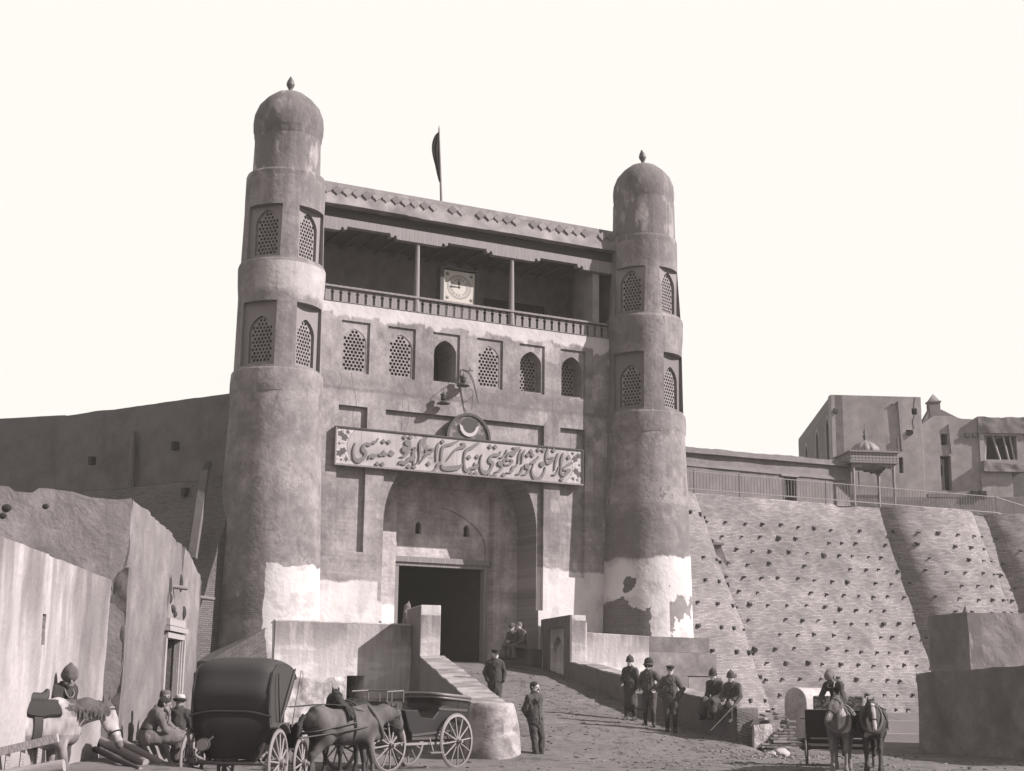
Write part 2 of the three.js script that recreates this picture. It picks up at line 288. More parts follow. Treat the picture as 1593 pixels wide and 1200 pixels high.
const gate = thing('gatehouse', 'tall plastered gatehouse between two round towers, with arched portal and open balcony', 'gatehouse', [4, 2.2, 0]);
{
  // front skin with the sunk rectangular panels
  const holes = []; for (let i = 0; i < 6; i++) holes.push(rect(L0(i), R0(i), 12.575, 14.468));
  holes.push(rect(L0(0), R0(0), 6.19, 11.363), rect(L0(5), R0(5), 5.68, 11.363));
  const s = new THREE.Shape([[FX0, 1.5], [0.8, 1.5], [0.8, 4.406], [0.707, 4.406], [0.707, 11.363], [7.2, 11.363], [7.2, 4.406], [7.0, 4.406], [7.0, 1.5], [FX1, 1.5], [FX1, 15.12], [FX0, 15.12]].map((p) => new THREE.Vector2(...p)));
  for (const h of holes) s.holes.push(new THREE.Path(h.map((p) => new THREE.Vector2(...p))));
  const g = new THREE.ExtrudeGeometry(s, { depth: SKIN, bevelEnabled: true, bevelSize: 0.006, bevelThickness: 0.006, bevelSegments: 1, bevelOffset: -0.006 }); g.translate(0, 0, -SKIN);
  // mass behind it with the portal and the window openings
  const arch = roundArch(0.8, 7.0, 1.5, 7.25, 10.45, 36), holes2 = [];
  for (let i = 0; i < 6; i++) holes2.push(pointed(L0(i) + 0.075, L0(i) + 0.985, 12.64, 13.72, 14.22));
  const s2 = new THREE.Shape([[FX0, 1.5], [0.8, 1.5], ...arch.slice(2).reverse().map((p) => p), [7.0, 1.5], [FX1, 1.5], [FX1, 15.12], [FX0, 15.12]].map((p) => new THREE.Vector2(...p)));
  for (const h of holes2) s2.holes.push(new THREE.Path(h.map((p) => new THREE.Vector2(...p))));
  const g2 = new THREE.ExtrudeGeometry(s2, { depth: 1.55, bevelEnabled: false }); g2.translate(0, 0, -SKIN - 0.013 - 1.55);
  part(gate, 'front_wall', join([uvFacade(g), uvFacade(g2)]), M.facade);

  // back of the portal: flanking piers, sunk panel with a pointed tympanum, doorway
  const Zb = -1.72; const rear = [];
  const flank = new THREE.Shape([[0.2, 1.5], [1.97, 1.5], [1.97, 8.95], [6.0, 8.95], [6.0, 1.5], [7.6, 1.5], [7.6, 10.9], [0.2, 10.9]].map((p) => new THREE.Vector2(...p)));
  const f = new THREE.ExtrudeGeometry(flank, { depth: 0.32, bevelEnabled: false }); f.translate(0, 0, Zb - 0.32); rear.push(uvFacade(f));
  const pan = new THREE.Shape(rect(1.7, 6.3, 1.5, 9.2).map((p) => new THREE.Vector2(...p)));
  pan.holes.push(new THREE.Path(pointed(2.14, 5.84, 1.5, 6.75, 8.25, 14).map((p) => new THREE.Vector2(...p))));
  const f2 = new THREE.ExtrudeGeometry(pan, { depth: 0.12, bevelEnabled: false }); f2.translate(0, 0, Zb - 0.45); rear.push(uvFacade(f2));
  const tym = new THREE.Shape([[1.9, 6.32], [6.1, 6.32], [6.1, 8.6], [1.9, 8.6]].map((p) => new THREE.Vector2(...p)));
  for (const wx of [3.05, 5.05]) tym.holes.push(new THREE.Path(pointed(wx - 0.12, wx + 0.12, 7.2, 7.5, 7.66, 4).map((p) => new THREE.Vector2(...p))));
  const f3 = new THREE.ExtrudeGeometry(tym, { depth: 0.2, bevelEnabled: false }); f3.translate(0, 0, Zb - 0.66); rear.push(uvFacade(f3));
  part(gate, 'portal_wall', join(rear), M.portal);
  // gate passage beyond the doorway (closed, unlit)
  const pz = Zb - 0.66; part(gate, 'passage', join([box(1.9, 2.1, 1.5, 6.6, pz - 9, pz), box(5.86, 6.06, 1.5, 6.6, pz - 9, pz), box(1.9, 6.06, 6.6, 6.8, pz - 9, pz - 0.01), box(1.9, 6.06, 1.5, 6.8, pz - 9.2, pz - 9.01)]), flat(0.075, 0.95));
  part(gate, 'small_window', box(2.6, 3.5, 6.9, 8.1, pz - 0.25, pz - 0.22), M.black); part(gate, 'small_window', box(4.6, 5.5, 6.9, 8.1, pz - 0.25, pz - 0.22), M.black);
  // timber door frame
  part(gate, 'door_lintel', join([box(2.03, 5.95, 6.12, 6.32, Zb - 0.62, Zb - 0.2), box(2.08, 5.9, 5.98, 6.115, Zb - 0.62, Zb - 0.28)]), M.wood);
  part(gate, 'door_jamb', box(2.06, 2.24, 1.9, 5.977, Zb - 0.6, Zb - 0.3), M.wood); part(gate, 'door_jamb', box(5.74, 5.92, 1.9, 5.977, Zb - 0.6, Zb - 0.3), M.wood);
  // two heavy leaves folded back into the passage
  for (const [x, sgn] of [[2.16, 1], [5.8, -1]]) { const d = part(gate, 'door_leaf', box(x - 0.05, x + 0.05, 2.4, 5.95, pz - 1.9, pz - 0.05), M.woodDark); for (let k = 0; k < 4; k++) part(d, 'door_batten', box(x + (sgn > 0 ? 0.05 : -0.09), x + (sgn > 0 ? 0.09 : -0.05), 2.8 + k * 0.9, 2.95 + k * 0.9, pz - 1.85, pz - 0.1), M.woodDark); }
  // bench wall inside the arch on the right
  part(gate, 'bench_wall', wallSlab([5.95, -1.6], [6.45, 0.5], 1.4, 2.98, 0.6, { rough: 0.02, seed: 340 }), M.plasterDark);

  // lattice windows
  const lat = () => {
    const out = pointed(0.075, 0.985, 12.64, 13.72, 14.22).map(([x, y]) => [x - 0.53, y - 12.64]);
    const s = new THREE.Shape(out.map((p) => new THREE.Vector2(...p))); const p = 0.143, rr = 0.06;
    const inside = (x, y) => { let c = false; for (let i = 0, j = out.length - 1; i < out.length; j = i++) { const [xi, yi] = out[i], [xj, yj] = out[j]; if ((yi > y) !== (yj > y) && x < (xj - xi) * (y - yi) / (yj - yi) + xi) c = !c; } return c; };
    for (let r = 0; r < 13; r++) for (let c = -4; c <= 4; c++) { const x = (c + (r & 1) * 0.5) * p, y = 0.09 + r * p * 0.866; let ok = true; for (let k = 0; k < 8; k++) if (!inside(x + Math.cos(k * 0.785) * (rr + 0.012), y + Math.sin(k * 0.785) * (rr + 0.012))) ok = false; if (!ok) continue; const q = []; for (let k = 0; k < 6; k++) q.push(new THREE.Vector2(x + rr * Math.cos(k * Math.PI / 3 + Math.PI / 6), y + rr * Math.sin(k * Math.PI / 3 + Math.PI / 6))); s.holes.push(new THREE.Path(q)); }
    return uvm(new THREE.ExtrudeGeometry(s, { depth: 0.06, bevelEnabled: false }));
  };
  M.latticeGeo = lat();
  for (let i = 0; i < 6; i++) part(gate, 'window_surround', uvFacade(poly(rect(L0(i) + 0.004, R0(i) - 0.004, 12.579, 14.464), 0.075, [pointed(L0(i) + 0.075, L0(i) + 0.985, 12.64, 13.72, 14.22)], 0.003).translate(0, 0, -SKIN - 0.006)), M.facade);
  const latMat = M.plaster;
  [-0.055, -0.045, null, -0.05, 0.36, 0.55].forEach((dz, i) => {
    if (dz === null) return;
    const g = M.latticeGeo.clone().translate(L0(i) + 0.53, 12.64, -SKIN - 0.06 - dz); const l = part(gate, 'window_lattice', g, latMat);
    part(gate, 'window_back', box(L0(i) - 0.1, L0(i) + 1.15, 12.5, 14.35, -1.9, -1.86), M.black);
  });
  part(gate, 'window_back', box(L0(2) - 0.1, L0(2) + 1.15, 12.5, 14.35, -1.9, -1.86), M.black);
  { const x = L0(5) + 0.53; part(gate, 'window_hatch', join([box(x - 0.24, x + 0.2, 13.0, 13.03, -0.84, -0.72), box(x - 0.24, x + 0.2, 13.4, 13.43, -0.84, -0.72), box(x - 0.24, x - 0.21, 13.03, 13.4, -0.84, -0.72), box(x + 0.17, x + 0.2, 13.03, 13.4, -0.84, -0.72), box(x - 0.21, x + 0.17, 13.03, 13.4, -0.82, -0.8)]), M.dark); }

  // balcony: floor, back and side walls, ceiling
  part(gate, 'balcony_floor', box(-2.2, 10.6, 14.95, 15.16, -4.2, -1.72), M.plasterDark);
  const ivory = mapped(colorTex(256, 256, plasterFn(0.36, 0.8, 345), 0.2, 0.2), null);
  part(gate, 'balcony_back_wall', box(-2.6, 10.9, 15.1, 18.9, -4.4, -4.2), ivory);
  part(gate, 'balcony_pilaster', box(-1.55, 1.35, 15.16, 17.45, -4.197, -4.1), ivory); part(gate, 'balcony_doorway', box(6.6, 9.4, 15.16, 17.3, -4.195, -4.12), M.dark); part(gate, 'balcony_pilaster', box(4.9, 6.2, 15.16, 17.5, -4.197, -4.1), ivory);
  part(gate, 'balcony_end_wall', box(9.45, 9.75, 15.16, 18.2, -1.7, -0.2), M.plaster);
  part(gate, 'balcony_end_wall', box(-2.6, -2.3, 15.1, 18.9, -4.2, -0.4), ivory); part(gate, 'balcony_end_wall', box(10.6, 10.9, 15.1, 18.9, -4.2, -0.4), ivory);
  part(gate, 'balcony_ceiling', box(-2.6, 10.9, 18.62, 18.8, -4.2, -0.35), flat(0.12, 0.9));
  for (let i = 0; i < 17; i++) { const x = -1.9 + i * 0.73; part(gate, 'ceiling_joist', rod([x, 18.5, -4.2], [x, 18.5, -0.31], 0.075, 0.07, 7), flat(0.12, 0.9)); }
  // main beam with carved bracket profile over the two posts
  const bp = []; const px = [1.84, 5.8]; const bot = (x) => { let y = 17.98; for (const q of [-2.2, ...px, 9.8]) { const d = Math.abs(x - q); if (d < 0.92) y = 17.80; if (d >= 0.92 && d < 1.04) y = 17.93; if (d >= 1.04 && d < 1.16) y = 17.85; if (d >= 1.16 && d < 1.3) y = 17.99; } return y; };
  bp.push([-2.4, 18.26], [-2.4, 17.9]); for (let x = -2.3; x <= 10.45; x += 0.04) bp.push([x, bot(x)]); bp.push([10.5, 17.9], [10.5, 18.26]); bp.reverse();
  part(gate, 'balcony_beam', uvm(poly(bp, 0.26, [], 0.008).translate(0, 0, -0.24).rotateZ(0)), M.wood);
  for (const x of px) { part(gate, 'balcony_post', join([rod([x, 15.62, -0.12], [x, 17.8, -0.12], 0.115, 0.075, 12), rod([x, 15.16, -0.12], [x, 15.62, -0.12], 0.14, 0.115, 12)]), M.wood); }
  // eave: dark recessed frieze, then the plaster cornice with its cresting
  part(gate, 'eave_board', box(-2.4, 10.5, 18.27, 18.6, -0.3, -0.16), M.woodDark);
  const N = 92; { const top = [], t = box(-2.35, 10.45, 18.82, 19.4, -0.15, 0.32);
    part(gate, 'cornice', slab(120, 4, (u, v) => { const x = -2.35 + u * 12.8, y = mix(18.66 + 0.02 * Math.floor(3 * noise2(x * 1.2, 1, 350)), 19.36, v); return V3(x, y, 0.30 + (fbm(x * 2, y * 3, 351, 3) - 0.5) * 0.05 - v * 0.06); }, (u, v) => V3(-2.35 + u * 12.8, mix(18.7, 19.36, v), -0.2), 12.8, 0.7), mapped(colorTex(1024, 128, (u, v) => { const x = u * 12.8; let g = 0.33 + (fbm(x * 2.2, v * 1.4, 353, 4) - 0.5) * 0.3; g *= 1 - 0.35 * sstep(0.5, 0.95, v) * fbm(x * 3, 2, 355, 3); return g; }, 1 / 12.8, 1 / 0.7), null)); }
  // cresting: lozenge tiles standing proud of the cornice, some lost
  const loz = poly([[0, -0.17], [0.06, -0.1], [0.13, -0.06], [0.17, 0], [0.13, 0.06], [0.06, 0.1], [0, 0.17], [-0.06, 0.1], [-0.13, 0.06], [-0.17, 0], [-0.13, -0.06], [-0.06, -0.1]], 0.09, [], 0.006);
  const cloz = clean(loz.clone()); const lm = [flat(0.30), flat(0.22), flat(0.34)]; const rr = rng(5);
  for (let i = 0; i < 32; i++) { const lost = rr(); if (i > 10 && lost < 0.22) continue; const m = local(gate, 'cresting_tile', cloz, lm[i % 3]); m.position.set(-1.95 + i * 0.385 - 4, 19.2 + (rr() - 0.5) * 0.02 - 2.2, 0.22); m.rotation.z = (rr() - 0.5) * 0.12; }
  part(gate, 'roof_coping', box(-2.35, 10.45, 19.365, 19.52, -0.6, 0.2), M.plaster);
  // railing: flat shaped boards with stepped heads under a rail
  part(gate, 'balcony_rail', box(-2.2, 10.3, 15.66, 15.73, -0.16, 0.02), M.wood);
  const board = uvm(poly([[-0.115, 0], [0.115, 0], [0.115, 0.3], [0.085, 0.34], [0.085, 0.38], [0.125, 0.4], [0.125, 0.45], [0.06, 0.46], [0.06, 0.5], [-0.06, 0.5], [-0.06, 0.46], [-0.125, 0.45], [-0.125, 0.4], [-0.085, 0.38], [-0.085, 0.34], [-0.115, 0.3]], 0.06, [], 0.004));
  for (let i = 0; i < 38; i++) { const m = local(gate, 'baluster', board, M.wood); m.position.set(-1.95 + i * 0.322 - 4, 15.14 - 2.2, -0.14); }
  part(gate, 'railing_sill', box(-2.2, 10.3, 15.125, 15.14, -0.2, 0.03), M.plaster);
}

// ---------------------------------------------------------------- towers
const towerProfile = [[0.8, 1.82], [3.2, 1.8], [3.9, 1.775], [5.6, 1.735], [8.4, 1.66], [10, 1.605], [11.3, 1.555], [11.34, 1.60], [11.7, 1.60], [12.02, 1.58], [12.08, 1.55], [12.1, 1.5], [14.4, 1.475], [14.75, 1.475], [15.2, 1.51], [15.82, 1.53], [15.92, 1.5], [15.96, 1.44], [17.9, 1.40], [18.3, 1.405], [19.15, 1.40], [19.24, 1.37], [19.27, 1.2], [20.4, 1.175], [20.7, 1.175], [20.71, 1.2], [20.93, 1.215], [20.95, 1.24], [21.25, 1.255], [21.55, 1.225], [21.9, 1.09], [22.2, 0.84], [22.44, 0.54], [22.56, 0.25], [22.59, 0.0]];
const Y0T = 0.8, HT = 22;
function makeTower(name, label, cx, cz, mapFn, heads, lean) {
  const t = thing(name, label, 'tower', [cx, 0.8, cz]);
  const lathe = new THREE.LatheGeometry(towerProfile.map(([y, r]) => new THREE.Vector2(cx > 0 ? (y > 19.25 && y < 20.72 ? mix(1.26, 1.235, (y - 19.25) / 1.5) : y > 17.5 && y < 19.25 ? r * 0.945 : y > 20.72 ? r * 0.99 : r) : r, y)), 96);
  { const p = lathe.attributes.position, uv = lathe.attributes.uv; for (let i = 0; i < p.count; i++) { const y = p.getY(i); uv.setY(i, (y - Y0T) / HT); const a = Math.atan2(p.getX(i), p.getZ(i)), w = y < 20 ? 1 + (fbm(a * 4, y * 1.1, 370 + (cx > 0 ? 9 : 0), 3) - 0.5) * 0.018 : 1; p.setX(i, p.getX(i) * w); p.setZ(i, p.getZ(i) * w); } lathe.computeVertexNormals(); }
  const ev = new Evaluator(); ev.useGroups = false; ev.attributes = ['position', 'normal', 'uv'];
  let body = new Brush(lathe); body.updateMatrixWorld();
  const tiers = [[12.15, 14.42, 1.5], [15.98, 17.9, 1.425]];
  const ang = heads.map((h) => h * Math.PI / 180);
  for (const [y0, y1, r] of tiers) for (const a of ang) {
    for (const g of [poly(rect(-0.66, 0.66, y0 + 0.02, y1), 1.2).translate(0, 0, r - 0.3), poly(pointed(-0.455, 0.455, y0 + 0.16, y0 + 1.24, y0 + 1.8), 1.4).translate(0, 0, r - 0.72)]) {
      const q = uvm(g, 0.02); const uv = q.attributes.uv; for (let i = 0; i < uv.count; i++) uv.setXY(i, 0.5 + uv.getX(i) * 0.1, 0.45 + uv.getY(i) * 0.05);
      q.rotateY(a); const b = new Brush(q); b.updateMatrixWorld(); body = ev.evaluate(body, b, SUBTRACTION); body.updateMatrixWorld();
    }
  }
  const bg = clean(body.geometry); bg.translate(0, -0.8, 0);
  local(t, 'shaft', bg, mapped(colorTex(1024, 2048, mapFn, 1, 1), rep(bumpFine, 4, 8), 0.022, 0.93));
  for (const [y0, y1, r] of tiers) for (const a of ang) {
    const l = local(t, 'window_lattice', M.latticeGeo.clone().scale(0.96, 1.02, 1), M.plaster); l.position.set(Math.sin(a) * (r - 0.46), y0 + 0.17 - 0.8, Math.cos(a) * (r - 0.46)); l.rotation.y = a;
    const d = local(t, 'window_back', box(-0.5, 0.5, 0, 1.9, -0.02, 0), M.black); d.position.set(Math.sin(a) * (r - 0.7), y0 + 0.12 - 0.8, Math.cos(a) * (r - 0.7)); d.rotation.y = a;
  }
  const fin = new THREE.LatheGeometry([[0, 0], [0.12, 0], [0.09, 0.05], [0.065, 0.1], [0.09, 0.17], [0.14, 0.26], [0.15, 0.33], [0.12, 0.44], [0.06, 0.55], [0.02, 0.62], [0, 0.64]].map((p) => new THREE.Vector2(...p)), 20);
  const f = local(t, 'finial', clean(fin), flat(0.10, 0.55)); f.position.y = 22.56 - 0.8; f.rotation.z = lean;
  return t;
}
const towerFn = (side) => (u, v) => {
  const a = (u - 0) * Math.PI * 2, y = Y0T + v * HT;                       // lathe: x = sin, z = cos; a is the heading
  const hx = Math.sin(a) * 1.6, hz = Math.cos(a) * 1.6; const n = (f, s, o, fy = f) => noiseT(hx * f, y * fy, hz * f, s, o);
  let g = 0.29 * (1 + (n(0.8, 400 + side, 4) - 0.5) * 0.8 + (n(3, 405 + side, 3) - 0.5) * 0.55 + (n(5, 407 + side, 3, 0.5) - 0.5) * 0.3 + (n(9, 408 + side, 3) - 0.5) * 0.35);
  { const ck = n(1.3, 460 + side, 4, 0.8); if (Math.abs(ck - 0.5) < 0.0035 && y < 19) g *= 0.62; const ck2 = n(0.9, 464 + side, 4, 1.6); if (Math.abs(ck2 - 0.54) < 0.003 && y > 5) g *= 0.7; const sp = n(2.2, 468 + side, 3); if (sp > 0.68 && y < 12) g *= 0.82; }
  if (y > 19) g *= 0.70 + 0.55 * sstep(0.52, 0.66, n(2.2, 409 + side, 3, 1.2));
  if (y > 20.7) g *= 0.8 + 0.5 * sstep(22.1, 22.5, y);
  g *= 1 - 0.25 * sstep(0.55, 0.7, n(4, 411 + side, 3, 0.6)) * sstep(0, 1, (y - 15) / 5);
  const deg = (a * 180 / Math.PI + 540) % 360 - 180;
  const lime = () => 0.62 * (1 + (n(1.4, 415, 4) - 0.5) * 0.35 + (n(6, 417, 3) - 0.5) * 0.12);
  if (side === 0) {
    const w = (n(2.4, 420, 3) - 0.5); if (deg > -21 + w * 6 && y < 5.45 + w * 0.3 && y > 2) { g = mix(g, lime(), 0.7 + 0.3 * sstep(0.38, 0.5, n(1.8, 421, 4))); if (y < 4.2 + w) g *= 0.86 + 0.2 * n(2, 422, 3, 6); }
    else if (y < 4.6 + (n(1.6, 424, 3) - 0.5) * 2.4) { const k = sstep(0.45, 0.58, n(1.1, 428, 4, 1.2)); g = mix(g * 0.82, brickFn(0.17, 0.08, 90)(a * 1.75 / 4, y / 3), k * 0.9); }
    { const q = n(2.4, 433, 4) - 0.5; const b = sstep(14.55 + q * 0.8, 14.95 + q * 0.8, y) * sstep(15.86, 15.8, y) * sstep(-66 + q * 40, -38 + q * 40, deg); g = mix(g, lime() * 0.9, b * (0.35 + 0.5 * n(2, 431, 3))); } 
  } else {
    const w = n(1.6, 440, 4) - 0.5; const e = 6.45 + sstep(-60, 60, deg) * 0.2 + w * 0.5; if (y < e) g = mix(g, lime(), sstep(0, 0.12, e - y) * (0.66 + 0.34 * sstep(0.36, 0.5, n(1.7, 441, 4))));
    if (y < 8.5 && y > e) g *= 0.88;
    const eg = n(2.6, 444, 4) - 0.5;
    if (deg < -28 + eg * 16 && deg > -105 && y < 4.74 + eg * 0.9 + (deg < -60 ? 0.1 : -0.0065 * (deg + 60) * 1) ) g = brickFn(0.2, 0.09, 96)(a * 1.77 / 4, y / 3);
    if (Math.hypot((deg + 55) / 7.5, (y - 5.4) / 0.27) < 1 + eg * 2.2) g = 0.12 * (0.8 + 0.5 * n(9, 446, 2));
    if (deg > -3 && deg < 60 && y < 4.9 + eg * 1.5 && y > 3.95 + 0.012 * deg + eg * 1.5) g = 0.27 * (0.85 + 0.4 * n(4, 448, 3));
    if (y < 3.45) g = 0.24 * (0.8 + 0.5 * n(3, 449, 3));
  }
  return g;
};
function noiseT(x, y, z, s, o) { let a = 0.5, r = 0, n = 0; for (let i = 0; i < o; i++) { r += a * noise3(x + 31, y + 7, z + 31, s + i * 7); n += a; x *= 2; y *= 2; z *= 2; a *= 0.5; } return r / n; }
makeTower('gate_tower', 'left round gate tower with two tiers of arched lattice windows and a bulging domed cap', -3.5, 0.3, towerFn(0), [-49, 31], 0.02);
makeTower('gate_tower', 'right round gate tower, its plaster broken away to bare brick at the foot', 11.55, 0.3, towerFn(1), [-60, 24], 0.12);
// ---------------------------------------------------------------- sign board, emblem, clock, flag, lamps
function ribbon(st, z0, depth) {                                 // pen stroke with changing width, raised from the board
  const c = new THREE.CatmullRomCurve3(st.map(([x, y, w]) => V3(x / 100, y / 100, w / 100)), false, 'centripetal'), n = st.length * 5, L = [], R = [];
  for (let i = 0; i <= n; i++) { const p = c.getPoint(i / n), t = c.getTangent(i / n), l = Math.hypot(t.x, t.y) || 1, h = Math.max(0.008, p.z * 0.58), z = z0 + depth + i / n * 0.004; L.push([p.x - t.y / l * h, p.y + t.x / l * h, z]); R.push([p.x + t.y / l * h, p.y - t.x / l * h, z]); }
  const P = []; const q = (a, b, c2, d) => { for (const v of [a, b, c2, a, c2, d]) P.push(...v); }; const lo = (v) => [v[0], v[1], z0];
  for (let i = 0; i < n; i++) { q(R[i], R[i + 1], L[i + 1], L[i]); q(lo(R[i]), lo(R[i + 1]), R[i + 1], R[i]); q(L[i], L[i + 1], lo(L[i + 1]), lo(L[i])); }
  q(lo(R[0]), R[0], L[0], lo(L[0])); q(R[n], lo(R[n]), lo(L[n]), L[n]);
  const g = new THREE.BufferGeometry(); g.setAttribute('position', new THREE.Float32BufferAttribute(P, 3)); g.computeVertexNormals(); return clean(g);
}
const strokes = [
  [[163, 109, 2], [153, 94, 7], [144, 91, 11], [138, 90, 4], [129, 82, 11], [117, 84, 9], [106, 73, 9], [105, 61, 12], [113, 54, 13], [115, 42, 9], [106, 29, 11], [90, 21, 15], [77, 24, 11], [70, 38, 7], [68, 59, 4], [75, 83, 2]],
  [[219, 65, 15], [213, 56, 16], [202, 56, 5], [190, 52, 11], [183, 54, 11], [186, 67, 2]],
  [[180, 47, 5], [172, 48, 9], [164, 51, 4], [154, 45, 9], [145, 42, 16], [133, 41, 9], [127, 28, 2]],
  [[287, 95, 7], [283, 87, 11], [276, 71, 11], [270, 58, 11], [262, 51, 8], [247, 47, 2]],
  [[309, 86, 5], [301, 87, 4], [296, 81, 4], [305, 78, 4], [290, 68, 2]],
  [[301, 75, 9], [300, 59, 11], [299, 50, 16], [291, 44, 16], [282, 45, 9], [276, 34, 12], [264, 26, 12], [251, 29, 12], [243, 20, 2]],
  [[302, 44, 7], [302, 24, 5]],
  [[330, 120, 2], [325, 103, 8], [324, 58, 3]],
  [[311, 28, 3], [319, 34, 4], [324, 58, 3]],
  [[349, 73, 4], [348, 82, 5], [363, 88, 6], [377, 85, 6], [370, 75, 7], [354, 67, 7], [341, 52, 6], [324, 29, 2]],
  [[398, 112, 2], [394, 97, 8], [390, 70, 6], [390, 41, 2]],
  [[480, 128, 3], [451, 113, 9], [419, 101, 9], [412, 84, 8], [410, 56, 7], [409, 45, 4]],
  [[409, 43, 7], [399, 32, 11], [391, 18, 7], [372, 6, 2]],
  [[412, 34, 4], [418, 21, 11], [445, 22, 16], [471, 26, 15], [486, 32, 11], [496, 42, 4]],
  [[432, 49, 2], [452, 75, 5], [469, 94, 7], [490, 104, 11], [502, 108, 11], [498, 117, 9], [489, 118, 4]],
  [[566, 131, 3], [538, 110, 11], [511, 94, 9], [503, 74, 6], [503, 39, 6], [509, 21, 11], [517, 20, 11], [528, 29, 7], [538, 31, 9], [552, 35, 12], [555, 42, 11], [545, 39, 5], [545, 52, 2]],
  [[653, 103, 2], [644, 88, 7], [634, 87, 11], [619, 85, 9], [609, 77, 7], [606, 62, 11], [618, 55, 12], [615, 40, 8], [603, 23, 11], [585, 17, 14], [573, 26, 9], [567, 48, 5], [570, 70, 4], [575, 85, 2]],
  [[678, 111, 2], [671, 93, 5], [662, 83, 7], [646, 78, 2]],
  [[660, 49, 7], [652, 34, 8], [642, 27, 7], [628, 22, 2]],
  [[666, 56, 5], [664, 67, 6], [675, 76, 7], [684, 68, 7]],
  [[691, 74, 7], [702, 70, 7], [691, 58, 7], [666, 52, 4]],
  [[676, 82, 5], [689, 98, 11], [701, 96, 16], [708, 103, 11], [699, 105, 5], [723, 115, 9], [731, 123, 3], [715, 119, 7], [701, 120, 5]],
  [[738, 118, 2], [730, 95, 7], [723, 60, 2]],
  [[720, 55, 5], [705, 48, 7], [698, 31, 9], [688, 26, 5], [675, 24, 2]],
  [[745, 52, 5], [736, 29, 7], [717, 21, 2]],
  [[754, 117, 2], [746, 100, 7], [739, 62, 2]],
  [[811, 97, 2], [806, 87, 5], [797, 83, 6], [792, 73, 11], [781, 69, 7], [776, 62, 2]],
  [[770, 46, 5], [765, 32, 8], [754, 25, 6], [742, 21, 2]],
  [[841, 59, 4], [836, 39, 6], [821, 17, 11], [801, 11, 12], [787, 23, 7], [783, 42, 5], [790, 62, 2]],
  [[853, 134, 2], [846, 109, 8], [844, 79, 5], [852, 74, 9], [865, 81, 11], [876, 93, 7], [878, 98, 4], [861, 95, 6], [852, 91, 3]],
  [[896, 116, 2], [890, 99, 7], [883, 69, 6], [880, 48, 2]],
  [[900, 66, 2], [893, 46, 6], [884, 35, 8], [869, 31, 2]],
  [[918, 119, 2], [912, 98, 8], [908, 57, 6], [910, 37, 9], [922, 33, 9], [935, 44, 11], [945, 56, 9], [917, 54, 4], [926, 66, 6], [954, 83, 7], [961, 85, 3]],
];
const dots = [[182, 98], [203, 98], [161, 15], [181, 16], [264, 121], [286, 122], [282, 15], [303, 15], [360, 32], [414, 118], [522, 69], [555, 74], [531, 10], [551, 11], [607, 116], [629, 117], [606, 9], [628, 10], [665, 14], [779, 113], [765, 97], [786, 99], [811, 122], [832, 122], [876, 125], [941, 103], [911, 16]];
const blobs = [[276, 101, 26], [265, 76, 26], [650, 57, 23], [762, 55, 23], [827, 68, 22]];

